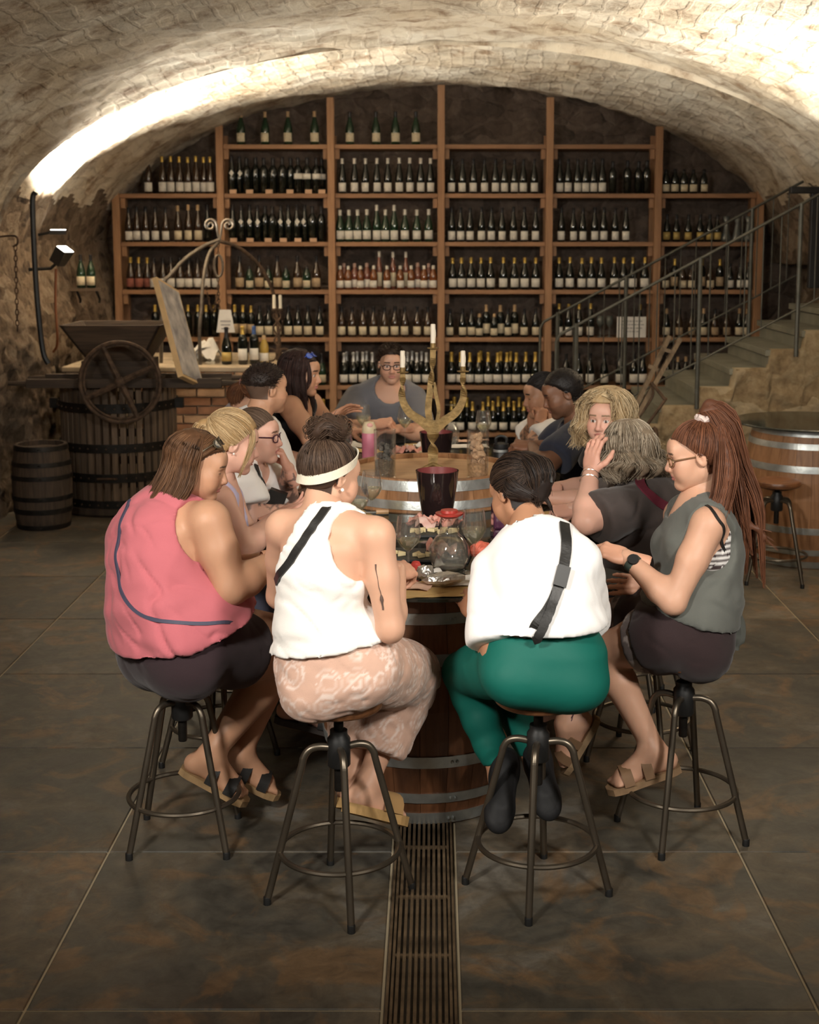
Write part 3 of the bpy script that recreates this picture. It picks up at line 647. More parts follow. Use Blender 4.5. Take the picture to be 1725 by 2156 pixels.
# ================================================================== barrels, stools
def barrel(name, loc, H, re, rb, n, hoops, ms, mh, mhd, label, rim=.035, hd=.03, group=None, skew=0.0):
    o = empty(name, loc, label, 'barrel', group, skew)
    def rad(t): return re+(rb-re)*(1-(2*t-1)**2)
    st = MB(); M_ = 9; V = []; da = 2*pi/n*.5*.985; th = .022
    for k in range(M_):
        t = k/(M_-1); r = rad(t)
        for rr, a in ((r, -da), (r, 0), (r, da), (r-th, da), (r-th, -da)): V.append((rr*math.cos(a), rr*math.sin(a), t*H))
    Fs = []
    for k in range(M_-1):
        for j in range(5): Fs.append([k*5+j, k*5+(j+1) % 5, k*5+5+(j+1) % 5, k*5+5+j])
    Fs += [[4, 3, 2, 1, 0], [(M_-1)*5+j for j in range(5)]]
    st.add(V, Fs); sm = st.mesh('stave')
    for k in range(n): link('stave', sm, ms, o, None, (0, 0, 2*pi*k/n))
    core = MB().lathe([(rad(t)-.018, t*H) for t in np.linspace(.02, .92, 8)], 24).build('core', ms, o)
    for z0, z1 in hoops:
        hp = MB(); hp.lathe([(rad(z0/H)-.004, z0), (rad(z0/H)+.004, z0), (rad((z0+z1)/2/H)+.0045, (z0+z1)/2), (rad(z1/H)+.004, z1), (rad(z1/H)-.004, z1)], 40, capb=False, capt=False)
        ho = hp.build('hoop', mh, o); rv = MB()
        for da_ in (-.05, .0): rv.ell(((rad((z0+z1)/2/H)+.005)*math.cos(-1.35+da_), (rad((z0+z1)/2/H)+.005)*math.sin(-1.35+da_), (z0+z1)/2), (.006, .006, .006), 6, 4)
        tag(rv.build('rivets', mh, ho), kind='stuff')
    npl = 7; rh = re-th-.001
    for k in range(npl):
        y0, y1 = -rh+2*rh*k/npl+.001, -rh+2*rh*(k+1)/npl-.001; poly = []
        for yy, sg in ((y0, 1), (y1, -1)):
            xs = math.sqrt(max(1e-5, rh*rh-yy*yy)); poly += [(-xs*sg, yy), (xs*sg, yy)]
        MB().prism(poly, H-hd-.02, H-hd).build('head_board', mhd, o)
    return o
def stool(loc, seat_z, rot, label, group=None, seat_col=None):
    o = empty('bar_stool', loc, label, 'stool', group, rot)
    R_, ht = .216, .462
    for k in range(4):
        a = k*pi/2; c, s = math.cos(a), math.sin(a)
        p = [(.028, ht+.004), (.060, ht+.008), (.088, ht), (.105, ht-.026), (.114, ht-.065), (R_, .012)]
        pts = crv([(r*c, r*s, z) for r, z in p], 24)
        lg = MB().tube(pts, .0108, 10).build('leg', M_STEEL, o)
        MB().lathe([(.0118, 0), (.0118, .022), (.0108, .024)], 10, (R_*c, R_*s, 0)).build('foot_cap', M_BLACK, lg)
    rr = .114+(R_-.114)*(ht-.065-.155)/(ht-.065-.012)-.002
    MB().tube([(rr*math.cos(t), rr*math.sin(t), .155) for t in np.linspace(0, 2*pi, 48)[:-1]], .0082, 8, closed=True).build('foot_ring', M_STEEL, o)
    MB().lathe([(.030, ht-.055), (.034, ht-.05), (.034, ht+.03), (.026, ht+.04), (.026, ht+.055)], 14).build('hub', M_BLACK, o)
    MB().lathe([(.013, ht-.13), (.0145, ht-.125), (.0145, seat_z-.05)], 12).build('screw', M_IRON, o)
    MB().lathe([(.075, seat_z-.05), (.10, seat_z-.044), (.05, seat_z-.036)], 20).build('seat_plate', M_BLACK, o)
    MB().lathe([(.02, seat_z-.036), (.122, seat_z-.036), (.129, seat_z-.030), (.131, seat_z-.018), (.127, seat_z-.006), (.118, seat_z-.001), (.09, seat_z-.004), (.02, seat_z-.006)], 36).build('seat', M_SEAT, o)
    return o
M_SEAT = wood('walnut_seat', (.20, .085, .035), (.10, .038, .016), .35, 6, .06, 0, .1)

# ================================================================== the table: oval glass on barrels
TZ = .835; TC = np.array([-.015, 5.75]); TA, TB = .63, 1.66
HB = [(.0, .045), (.075, .105)]
def hoops(H): return [(.004, .045), (.085, .120), (.215, .255), (H-.255, H-.215), (H-.120, H-.085), (H-.047, H-.006)]
barrel('wine_barrel', (-.035, 4.62, 0), .815, .300, .362, 24, hoops(.815), M_OAKD, M_ZINC, M_OAKD, 'dark stained oak barrel standing on the floor grate under the end of the glass table', skew=.1)
barrel('wine_barrel', (-.015, 5.82, 0), .965, .365, .425, 26, hoops(.965), M_OAK, M_ZINC, M_OAKH, 'oak barrel whose pale head with candelabra rises through the glass table', hd=.018)
barrel('wine_barrel', (-.015, 6.98, 0), .815, .300, .362, 24, hoops(.815), M_OAKD, M_ZINC, M_OAKD, 'dark stained oak barrel under the end of the glass table facing the rack')
M_TGLASS, nt, bb = nmat('dark_table_glass')
bb.inputs['Base Color'].default_value = (.018, .022, .018, 1); bb.inputs['Roughness'].default_value = .06; bb.inputs['Specular IOR Level'].default_value = .7; bb.inputs['Alpha'].default_value = .82
def oval(a, b_, n, e=2.3): return [(math.copysign(abs(math.cos(t))**(2/e)*a, math.cos(t)), math.copysign(abs(math.sin(t))**(2/e)*b_, math.sin(t))) for t in np.linspace(0, 2*pi, n+1)[:-1]]
g = MB(); n = 96; ou = oval(TA, TB, n); r0 = .404; inn = [(r0*math.cos(t), .07+r0*math.sin(t)) for t in np.linspace(0, 2*pi, n+1)[:-1]]
V = [(x, y, z) for ring in (ou, inn) for z in (-.012, 0) for x, y in ring]; Fs = []
for k in range(n):
    j = (k+1) % n
    Fs += [[n+k, n+j, 3*n+j, 3*n+k], [k, 2*n+k, 2*n+j, j], [k, j, n+j, n+k], [2*n+j, 2*n+k, 3*n+k, 3*n+j]]
g.add(V, Fs)
tag(g.build('table_top', M_TGLASS, None, (TC[0], TC[1], TZ), bevel=.002), 'long oval dark glass table top resting on wine barrels', 'table')
# ================================================================== things on the table
def clear_glass(name, tint=(1, 1, 1), rough=0.0, alpha=.16, spec=.8, haze=.045):
    """thin clear glass: mostly see-through with a reflecting surface"""
    m, nt, b = nmat(name); N = nt.nodes.new; L = nt.links.new
    tr = N('ShaderNodeBsdfTransparent'); tr.inputs[0].default_value = (*tint, 1); gl = N('ShaderNodeBsdfGlossy'); gl.inputs['Roughness'].default_value = .04; gl.inputs['Color'].default_value = (.95, .97, .95, 1)
    fr = N('ShaderNodeLayerWeight'); fr.inputs['Blend'].default_value = .30
    mr = N('ShaderNodeMapRange'); mr.inputs[3].default_value = .035; mr.inputs[4].default_value = .55; L(fr.outputs['Facing'], mr.inputs[0])
    df = N('ShaderNodeBsdfDiffuse'); df.inputs[0].default_value = (.85, .84, .80, 1); m0 = N('ShaderNodeMixShader'); m0.inputs[0].default_value = haze; L(tr.outputs[0], m0.inputs[1]); L(df.outputs[0], m0.inputs[2])
    mx = N('ShaderNodeMixShader'); L(mr.outputs[0], mx.inputs[0]); L(m0.outputs[0], mx.inputs[1]); L(gl.outputs[0], mx.inputs[2])
    L(mx.outputs[0], nt.nodes['Material Output'].inputs['Surface'])
    return m
M_GLASS = clear_glass('clear_glass', (.99, .99, .985), haze=.02); M_JARG = clear_glass('jar_glass', (.995, .995, .99), haze=.004); M_WINE = clear_glass('white_wine', (.97, .93, .72), haze=.16); M_WATER = clear_glass('water', (.98, .985, .98), haze=.10); M_PURPLE = mat('purple_glass', (.10, .035, .075), .08, 0, spec=.7, coat=.6, trans=.35)
M_LACQ = mat('black_lacquer', (.018, .010, .010), .10, 0, spec=.6, coat=.6); M_MAROON = mat('maroon_lacquer', (.20, .045, .045), .35)
M_BRASS = mat('worn_brass', (.25, .165, .065), .55, .55, var=.35, scale=30, bump=.25, bscale=60)
M_WAX = mat('candle_wax', (.82, .74, .60), .5, spec=.3); M_WICK = mat('wick', (.05, .04, .03), .9)
def cooler(p, rt, rb_, h, label):
    o = empty('wine_cooler', p, label, 'wine cooler')
    prof = [(rb_*.9, 0), (rb_, .006)]+[(rb_+(rt-rb_)*(t**.75), .006+(h-.006)*t) for t in np.linspace(.1, 1, 9)]
    MB().lathe(prof+[(rt-.006, h)], 32, capt=False).build('bucket', M_LACQ, o)
    MB().lathe([(rb_*.85, .015)]+[(rb_+(rt-rb_)*(t**.75)-.006, .015+(h-.014)*t) for t in np.linspace(.1, 1, 8)], 32, capt=False).build('lining', M_MAROON, o)
cooler((.013, 5.345, TZ), .086, .058, .190, 'black lacquered wine cooler with maroon inside, in front of the candelabra barrel')
cooler((.012, 6.62, TZ), .083, .060, .165, 'black lacquered wine cooler with maroon inside, behind the candelabra')
# candelabra on the barrel head
cb = empty('candelabra', (-.004, 5.80, .947), 'twisted brass three-armed candelabra with white candles on the barrel head', 'candelabra')
def loc_(px, py, Y=5.80): q = P(px, py, Y); return (q[0]+.004, 0, q[2]-.947)
def strap(pts, w_, t, tw=None, n=40):
    """forged flat bar, optionally twisted"""
    c = crv(pts, n); m = MB(); V = []; N_ = len(c)
    for i in range(N_):
        d = c[min(i+1, N_-1)]-c[max(i-1, 0)]; d /= np.linalg.norm(d); u = np.cross(d, [0, 1, 0]); u /= np.linalg.norm(u)+1e-9; v = np.cross(u, d)
        a = tw(i/(N_-1)) if tw else 0; uu = u*math.cos(a)+v*math.sin(a); vv = -u*math.sin(a)+v*math.cos(a)
        ww = (w_(i/(N_-1)) if callable(w_) else w_)/2
        for s1, s2 in ((-1, -1), (1, -1), (1, 1), (-1, 1)): V.append(c[i]+uu*ww*s1+vv*t/2*s2)
    Fs = [[i*4+k, i*4+(k+1) % 4, i*4+4+(k+1) % 4, i*4+4+k] for i in range(N_-1) for k in range(4)]+[[3, 2, 1, 0], [4*(N_-1)+k for k in range(4)]]
    m.add(V, Fs); return m
def twist(a, b_, n=1): return lambda t: n*pi*min(1, max(0, (t-a)/(b_-a)))
strap([(0, 0, .0), loc_(912, 945), loc_(912, 905), loc_(912, 885)], lambda t: .038+.022*t, .012, twist(.25, .6)).build('stem', M_BRASS, cb)
strap([loc_(906, 893), loc_(902, 860), loc_(906, 820), loc_(911, 770), loc_(912, 733)], lambda t: .030-.006*t, .010, twist(.55, .85)).build('centre_arm', M_BRASS, cb)
strap([loc_(919, 893), loc_(924, 865), loc_(919, 835), loc_(913, 805)], .016, .010).build('brace', M_BRASS, cb)
strap([loc_(910, 905), loc_(890, 888), loc_(862, 868), loc_(847, 838), loc_(848, 800), loc_(848, 784)], lambda t: .044-.024*t, .011, twist(.6, .85)).build('arm', M_BRASS, cb)
strap([loc_(914, 905), loc_(934, 888), loc_(962, 866), loc_(976, 836), loc_(975, 800), loc_(975, 784)], lambda t: .044-.024*t, .011, twist(.6, .85)).build('arm', M_BRASS, cb)
for px, py, ch in ((912, 733, .100), (848, 784, .090), (975, 782, .086)):
    q = loc_(px, py)
    cu = MB(); cu.lathe([(.004, -.004), (.024, -.002), (.026, .002), (.012, .003), (.0125, .022), (.010, .022)], 18, q); c_ = cu.build('candle_cup', M_BRASS, cb)
    cd = MB(); cd.lathe([(.0105, .004), (.0105, ch), (.007, ch+.003), (.001, ch+.002)], 14, q); cd.ell((q[0]+.009, -.003, q[2]+ch*.6), (.003, .003, ch*.25), 6, 5); ca = cd.build('candle', M_WAX, cb)
    MB().tube([(q[0], 0, q[2]+ch), (q[0]+.001, 0, q[2]+ch+.010)], .0013, 5).build('wick', M_WICK, ca)
for a in (-2.5, -.6, 1.57):
    MB().tube([(0, 0, .028), (.04*math.cos(a), .04*math.sin(a), .018), (.085*math.cos(a), .085*math.sin(a), .004)], [.010, .008, .005], 8).build('foot', M_BRASS, cb)
# glass cylinders of soil and stones
def pebble(c, r, rr, sub=None):
    V = []; n_, m_ = 7, 5; 
    k = MB(); k.ell((0, 0, 0), (1, 1, 1), n_, m_)
    Rm = np.linalg.qr(np.array([[rr.gauss(0, 1) for _ in range(3)] for _ in range(3)]))[0]
    ph = [rr.uniform(.75, 1.15) for _ in k.v]
    for i in range(n_): ph[i] = ph[0]; ph[-1-i] = ph[-1]
    V = [tuple(np.array(c)+Rm@(np.array(p)*r*q*np.array([1.15, .95, .8]))) for p, q in zip(k.v, ph)]
    return V, k.f
def stone_jar(p, h, r, fill, sand, mstone, msand, label, seed, sz):
    rr = random.Random(seed); o = empty('glass_cylinder', p, label, 'jar')
    MB().lathe([(r-.004, 0), (r, .003), (r, h), (r-.0035, h), (r-.0035, .010)], 30, capt=True).build('glass', M_JARG, o)
    MB().lathe([(r-.005, .011), (r-.005, sand), (r*.5, sand+.008), (.001, sand)], 24).build('sand', msand, o)
    z = sand+sz*.5
    while z < fill:
        for k in range(5):
            a = rr.uniform(0, 6.28); s = sz*rr.uniform(.7, 1.15); d = rr.uniform(.3, 1)*(r-.006-s)
            V, Fs = pebble((d*math.cos(a), d*math.sin(a), min(z+rr.uniform(-.3, .3)*sz, fill)), s, rr); m_ = MB(); m_.add(V, Fs); m_.build('stone', mstone, o)
        z += sz*1.05
M_BAS = mat('grey_basalt', (.085, .078, .066), .9, var=.3, scale=60, bump=.5, bscale=150, rnd=.3); M_SOIL = mat('brown_soil', (.115, .085, .055), .95, var=.3, scale=120, bump=.6, bscale=200)
M_FOS = mat('tan_stone', (.42, .27, .16), .85, var=.25, scale=50, bump=.4, bscale=120, rnd=.25); M_TSOIL = mat('tan_soil', (.38, .23, .12), .95, var=.3, scale=90, bump=.6, bscale=200)
q = G(811, 1012, .947); stone_jar((q[0]*5.605/q[1], 5.605, .947), .205, .046, .155, .075, M_BAS, M_SOIL, 'clear glass cylinder filled with dark grey stones over soil on the barrel head', 3, .014)
q = G(1006, 1012, .947); stone_jar((q[0]*5.605/q[1], 5.605, .947), .205, .046, .175, .060, M_FOS, M_TSOIL, 'clear glass cylinder filled with tan stones and earth on the barrel head', 4, .019)
# wine glasses
def wine_glass(p, label, fill=.35, group=None, sc=1.0, rx=0.0, flip=False):
    o = empty('wine_glass', p, label, 'wine glass', group); o.scale = (sc,)*3
    if flip: o.rotation_euler = (pi, 0, 0)
    elif rx: o.rotation_euler = (rx, 0, .4)
    bowl = [(.005, .098), (.014, .104), (.030, .122), (.040, .142), (.0415, .155), (.038, .185), (.0335, .215)]
    MB().lathe(bowl+[(.0325, .215)]+[(r-.0012, z+.001) for r, z in bowl[::-1]][1:], 24, capb=False, capt=False).build('bowl', M_GLASS, o)
    MB().lathe([(.004, .003), (.0035, .05), (.004, .09), (.008, .101)], 10).build('stem', M_GLASS, o)
    MB().lathe([(.036, 0), (.037, .0015), (.010, .004), (.004, .008)], 24).build('foot', M_GLASS, o)
    if fill:
        zt = .104+(.215-.104)*fill; pr_ = [(max(.001, r-.002), z+.002) for r, z in bowl if z < zt]
        for (ra, za), (rb2, zb) in zip(bowl, bowl[1:]):
            if za <= zt <= zb: pr_.append((ra+(rb2-ra)*(zt-za)/(zb-za)-.002, zt))
        MB().lathe(pr_+[(.001, zt)], 24).build('wine', M_WINE, o)
    return o
def tp(px, py): q = G(px, py, TZ+.0005); return (q[0], q[1], TZ+.0005)
wine_glass(tp(860, 1222), 'wine glass standing by the foil packets at the table end', .30)
wine_glass(tp(998, 1206), 'half full wine glass beside the red-lidded water jug', .42)
wine_glass(tp(783, 1106), 'wine glass with white wine against the barrel, by the headband', .40)
wine_glass(tp(853, 939), 'wine glass with a little wine in front of the man in the grey t-shirt', .38)
wine_glass(tp(766, 935), 'wine glass beside the pink flask near the gesturing woman', .45, rx=.0)
wine_glass(tp(1018, 950), 'wine glass with pale wine behind the jar of tan stones', .30)
wine_glass(tp(757, 1125), 'short wine glass beside the face of the woman with the headband', .35, sc=.9)
q = tp(952, 935); wine_glass((q[0], q[1], TZ+.216), 'empty wine glass turned upside down behind the candelabra', 0, flip=True)
wine_glass(tp(727, 986), 'empty wine glass near the knot of hair', .15, sc=.9)
# water jug
j = empty('water_jug', tp(946, 1196), 'round glass water jug with red lid on the table', 'jug')
pj = [(.040, 0), (.052, .004), (.066, .030), (.069, .055), (.064, .082), (.048, .105), (.034, .118), (.031, .135), (.031, .175), (.035, .182)]
MB().lathe(pj+[(r-.002, z+.001) for r, z in pj[::-1]], 30, capb=False, capt=False).build('body', M_GLASS, j)
MB().lathe([(.038, .004), (.050, .008), (.063, .03), (.066, .055), (.061, .080), (.052, .097), (.001, .098)], 26).build('water', M_WATER, j)
MB().tube(crv([(0, -.033, .168), (0, -.050, .165), (0, -.062, .15), (0, -.066, .115), (0, -.068, .085)], 16), .0065, 8).build('handle', M_GLASS, j)
M_REDL = mat('red_lid', (.62, .07, .055), .35)
MB().lathe([(.020, .172), (.030, .176), (.046, .184), (.047, .190), (.030, .192), (.028, .200), (.004, .201)], 28).build('lid', M_REDL, j)
# flasks and bottles
def lathe_thing(name, p, parts, label, cat, n=20):
    o = empty(name, p, label, cat)
    for pn_, prof, m_ in parts: MB().lathe(prof, n).build(pn_, m_, o)
    return o
M_PINKF = mat('pink_enamel', (.60, .19, .27), .4); M_CREAMF = mat('cream_plastic', (.72, .60, .40), .45); M_PINKC = mat('pink_button', (.80, .42, .38), .4)
fk = lathe_thing('drinks_flask', tp(778, 984), (('body', [(.034, 0), (.036, .004), (.036, .165), (.034, .17)], M_PINKF), ('lid', [(.034, .17), (.0355, .175), (.034, .20), (.024, .222), (.006, .226)], M_CREAMF)), 'pink drinks flask with cream lid behind the barrel head', 'flask')
MB().ell((.004, -.022, .208), (.016, .012, .014)).build('button', M_PINKC, fk)
bf = lathe_thing('drinks_flask', tp(1055, 1003), (('body', [(.036, 0), (.038, .004), (.038, .115), (.036, .118)], M_BLACK), ('steel_band', [(.0372, .118), (.0372, .130)], M_ZINC), ('lid', [(.036, .130), (.037, .134), (.036, .155), (.020, .160)], M_BLACK)), 'black drinks flask with steel band and loop handle beside the tan stones', 'flask')
MB().tube(crv([(-.024, 0, .155), (-.024, 0, .180), (0, 0, .190), (.024, 0, .180), (.024, 0, .155)], 16), .007, 8).build('handle', M_BLACK, bf)
M_WHITEP = mat('white_plastic', (.78, .77, .73), .4)
lathe_thing('plastic_bottle', tp(1124, 1040), (('body', [(.026, 0), (.028, .004), (.028, .10), (.024, .125), (.012, .142), (.012, .148)], M_WHITEP), ('cap', [(.013, .148), (.0135, .150), (.0135, .166), (.011, .168)], M_WHITEP)), 'white plastic bottle by the dark-skinned man\'s arm', 'bottle')
pb = empty('square_bottle', tp(1054, 1168), 'square purple glass water bottle beside the dark-haired head', 'bottle', rz=.15)
for z0, z1, wd in ((0, .095, .062), (.097, .185, .060)): MB().box((0, 0, (z0+z1)/2), (wd, wd, z1-z0)).build('glass_block', M_PURPLE, pb, bevel=.008)
MB().lathe([(.02, .185), (.02, .205), (.023, .207), (.023, .235), (.02, .238)], 16).build('cap', M_BLACK, pb)
# slate boards with cold cuts and cheese
M_SLB = mat('slate_board', (.030, .030, .030), .6, var=.2, scale=20, bump=.2)
M_HAM = mat('ham', (.62, .23, .18), .55, col2=(.74, .42, .34), scale=45, bump=.2, bscale=60, rnd=.12); M_HAMP = mat('pale_ham', (.72, .42, .36), .55, col2=(.80, .58, .50), scale=30, rnd=.1)
M_CHS = mat('cheese', (.74, .62, .36), .55, var=.08, scale=30, rnd=.08); M_MELON = mat('melon', (.70, .16, .10), .4, var=.2, scale=20)
def drape(rr, sx_, sy_, h, n=9):
    A, B = np.meshgrid(np.linspace(-1, 1, n), np.linspace(-1, 1, n), indexing='ij'); ph = rr.uniform(0, 6)
    Z = h*(.5+.3*np.sin(A*3.2+ph)+.25*np.sin(B*4+ph*2)+.12*np.sin(A*7+B*5+ph))*(1-.35*(A**2+B**2)/2); 
    V = np.stack([A*sx_*(1-.12*np.abs(B)), B*sy_*(1-.12*np.abs(A)), np.maximum(Z, .001)], -1).reshape(-1, 3)
    V2 = V.copy(); V2[:, 2] = np.maximum(V2[:, 2]-.002, .0002); i = np.arange(n*n).reshape(n, n)
    q_ = np.stack([i[:-1, :-1], i[1:, :-1], i[1:, 1:], i[:-1, 1:]], -1).reshape(-1, 4)
    return npmesh('fold', np.concatenate([V, V2]), np.concatenate([q_, q_[:, ::-1]+n*n]))
def board(px, py, wd, dp, rz, label, hams, cheeses, seed, cword):
    rr = random.Random(seed); q = tp(px, py); z = TZ+.010
    o = MB().box((0, 0, .005), (wd, dp, .009)).build('slate_board', M_SLB, None, q, (0, 0, rz), bevel=.002); tag(o, label, 'serving board')
    c, s = math.cos(rz), math.sin(rz)
    def wp(x, y, dz=0): return (q[0]+c*x-s*y, q[1]+s*x+c*y, z+dz)
    for x, y, mh_ in hams:
        tag(link('ham_slice', drape(rr, .045, .036, .045), mh_, None, wp(x, y), (0, 0, rr.uniform(0, 6))), f'folded slice of cured ham {cword}', 'ham', f'ham slices {cword}')
    for x, y in cheeses:
        m_ = MB(); m_.prism([(-.022, -.012), (.024, -.008), (.004, .018)], 0, .013); tag(m_.build('cheese_wedge', M_CHS, None, wp(x, y, .0005), (rr.uniform(-.0, .0), 0, rr.uniform(0, 6)), bevel=.002), f'pale wedge of cheese {cword}', 'cheese', f'cheese wedges {cword}')
cw1 = 'on the slate board beside the wine cooler'; cw2 = 'on the slate board beside the water jug'; cw3 = 'on the slate board behind the jar of grey stones'
board(912, 1118, .30, .24, .05, 'black slate board of ham and cheese beside the wine cooler', [(-.06, .07, M_HAM), (.01, .06, M_HAM), (.07, .05, M_HAM), (-.02, .03, M_HAMP), (.05, .08, M_HAM)], [(-.08, -.06), (-.04, -.05), (0, -.055), (.04, -.05), (.08, -.06), (-.06, -.085), (.02, -.09), (.06, -.085)], 5, cw1)
board(895, 1172, .32, .18, -.12, 'black slate board of ham and cheese beside the water jug', [(.035, .055, M_HAM), (.075, .03, M_HAMP), (.06, .0, M_HAMP)], [(-.11, -.01), (-.08, -.03), (-.01, -.05), (.02, -.035), (-.02, -.03)], 6, cw2)
board(858, 958, .24, .16, .1, 'black slate board with ham behind the jar of grey stones', [(-.03, 0, M_HAM), (.04, .01, M_HAM), (0, .03, M_HAMP)], [(.08, -.03)], 7, cw3)
# papers, foils, bread
M_KRAFT = mat('kraft_paper', (.62, .42, .17), .8, var=.06, scale=12, bump=.1); M_NAP = mat('white_napkin', (.80, .77, .72), .85, bump=.2, bscale=50); M_FOIL = mat('silver_foil', (.66, .64, .60), .28, .85, bump=.5, bscale=70)
M_BREAD = mat('bread', (.58, .33, .16), .8, var=.2, scale=30); M_PINKP = mat('pink_paper', (.70, .46, .34), .8, var=.1, scale=20)
def sheet(px, py, wd, dp, rz, m_, label, cat='paper', h=.003, seed=1, dz=0, name='paper_sheet', group=None):
    rr = np.random.RandomState(seed); n = 10; A, B = np.meshgrid(np.linspace(-.5, .5, n), np.linspace(-.5, .5, n), indexing='ij')
    V = np.stack([A*wd, B*dp, 0*A], -1).reshape(-1, 3); V[:, 2] = np.abs(wavy(V, 9, seed, 2))*h+.0012; V2 = V.copy(); V2[:, 2] -= .0009; i = np.arange(n*n).reshape(n, n)
    q_ = np.stack([i[:-1, :-1], i[1:, :-1], i[1:, 1:], i[:-1, 1:]], -1).reshape(-1, 4); q = tp(px, py)
    return tag(link(name, npmesh(name, np.concatenate([V, V2]), np.concatenate([q_, q_[:, ::-1]+n*n])), m_, None, (q[0], q[1], q[2]+dz), (0, 0, rz)), label, cat, group)
sheet(940, 1243, .30, .17, .06, M_KRAFT, 'yellow kraft paper mat at the table end under the foil packet', 'place mat', .003, 2)
sheet(872, 1243, .20, .16, .55, M_KRAFT, 'yellow kraft paper mat under the opened sachets', 'place mat', .003, 3)
sheet(985, 1226, .17, .12, .2, M_NAP, 'white paper napkin under the half full wine glass', 'napkin', .008, 4, .004)
sheet(868, 1238, .13, .09, -.3, M_PINKP, 'pinkish paper sheet beside the opened sachets', 'paper', .01, 5, .006)
sheet(893, 1206, .10, .07, .5, M_NAP, 'white torn wrapper by the ham board', 'wrapper', .02, 6)
sheet(1090, 1010, .22, .20, .4, M_KRAFT, 'yellow kraft paper mat in front of the man in navy', 'place mat', .003, 7)
sheet(1150, 1090, .26, .20, .5, M_KRAFT, 'yellow kraft paper mat in front of the grey-haired woman', 'place mat', .003, 8)
sheet(780, 950, .20, .12, -.3, M_KRAFT, 'yellow kraft paper mat beside the pink flask', 'place mat', .003, 9)
sheet(735, 942, .16, .12, .3, M_NAP, 'crumpled white napkin near the gesturing woman', 'napkin', .03, 10)
sheet(895, 938, .22, .12, 0, M_KRAFT, 'yellow kraft paper mat beside the far wine cooler', 'place mat', .003, 11)
sheet(893, 941, .10, .07, .4, M_NAP, 'white napkin on the mat of the man in the grey t-shirt', 'napkin', .03, 12, .004)
sheet(985, 940, .22, .12, .1, M_NAP, 'white napkin behind the jar of tan stones', 'napkin', .006, 13)
sheet(995, 930, .18, .08, .3, M_PINKP, 'pinkish paper under the glass behind the candelabra', 'paper', .01, 14, .004)
sheet(738, 1086, .17, .22, .4, M_KRAFT, 'yellow kraft paper mat in front of the tattooed woman', 'place mat', .003, 15)
def packet(px, py, sx_, sy_, h, rz, m_, label, seed):
    me = MB(); me.ell((0, 0, 0), (1, 1, 1), 14, 8); V = np.array(me.v); V += .22*np.stack([wavy(V, .8, seed, 3), wavy(V, .8, seed+1, 3), wavy(V, .8, seed+2, 3)], -1); V *= np.array([sx_, sy_, h]); V[:, 2] -= V[:, 2].min(); me.v = [tuple(p) for p in V]; me.sm = [False]*len(me.f)
    q = tp(px, py); return tag(me.build('foil_packet', m_, None, (q[0], q[1], q[2]+.006), (0, 0, rz)), label, 'packet')
packet(938, 1237, .066, .030, .022, .25, M_FOIL, 'long crumpled silver foil packet on the yellow mat at the table end', 3)
packet(895, 1225, .032, .024, .024, .4, M_FOIL, 'small crumpled foil sachet by the opened wrapper', 4)
packet(876, 1210, .018, .013, .020, .1, M_REDL, 'small red sachet by the fingertips of the woman in the white tank top', 9)
packet(1012, 1178, .040, .028, .030, .3, M_MELON, 'slice of red melon beside the half full wine glass', 6)
lathe_thing('saucer', tp(808, 1132), (('dish', [(.03, 0), (.05, .012), (.052, .013), (.03, .004)], M_WHITEP),), 'small white saucer by the slate board', 'saucer')
kn = empty('cheese_knife', tp(792, 1084), 'short knife with wooden handle lying against the barrel', 'knife', rz=.2)
MB().tube([(0, 0, .012), (.05, 0, .012)], [.010, .011], 8).build('handle', M_OAKH, kn); MB().box((-.04, 0, .012), (.08, .018, .002)).build('blade', M_ZINC, kn)
# magazine held on the lap side of the table edge
q = P(1282, 1222, 4.55); mg = MB(); mg.box((0, 0, 0), (.10, .16, .012)); tag(mg.build('menu_folder', mat('folder_cover', (.06, .055, .045), .4), None, tuple(q), (.15, .1, -.5)), 'dark menu folder with pale page edges on the lap of the seated woman', 'folder')
# ================================================================== press, crusher and well on the spotlit side
barrel('wine_barrel', (-2.66, 9.12, 0), .57, .172, .200, 18, [(.004, .035), (.11, .145), (.20, .23), (.34, .37), (.43, .46), (.535, .566)], M_OLD, M_IRON, M_OLD, 'small old dark barrel on the floor beside the wine press')
M_SLAT = wood('press_slat', (.16, .110, .070), (.085, .055, .034), .75, 6, .25, 2, .5)
PX, PY, PR = -2.29, 9.83, .40
pr0 = empty('wine_press', (PX, PY, 0), 'old wine press basket of dark wooden slats with riveted iron bands', 'wine press')
MB().lathe([(PR+.03, 0), (PR+.05, .02), (PR+.05, .06), (PR-.06, .065)], 36).build('base', M_OLD, pr0)
ns = 44; slm = MB().box((0, 0, .49), (.024, .038, .87)).mesh('slat')
for k in range(ns): a = 2*pi*k/ns; link('slat', slm, M_SLAT, pr0, (PR*math.cos(a), PR*math.sin(a), 0), (0, 0, a))
for z0, z1 in ((.055, .115), (.245, .305), (.455, .515), (.735, .80)):
    h = MB(); h.lathe([(PR+.014, z0), (PR+.026, z0), (PR+.026, z1), (PR+.014, z1)], 44, capb=False, capt=False); ho = h.build('iron_band', M_IRON, pr0)
    rv = MB()
    for k in range(40): a = 2*pi*k/40; rv.ell(((PR+.027)*math.cos(a), (PR+.027)*math.sin(a), (z0+z1)/2), (.007,)*3, 6, 4)
    tag(rv.build('rivets', M_RUST, ho), kind='stuff')
MB().tube([(-.06, -PR-.03, .275), (-.06, -PR-.055, .28), (.06, -PR-.055, .28), (.06, -PR-.03, .275)], .008, 6).build('band_handle', M_RUST, pr0)
for sx_ in (-1, 1): MB().box((sx_*(PR+.05), -.05, .77), (.06, .05, .07)).build('latch', M_IRON, pr0)
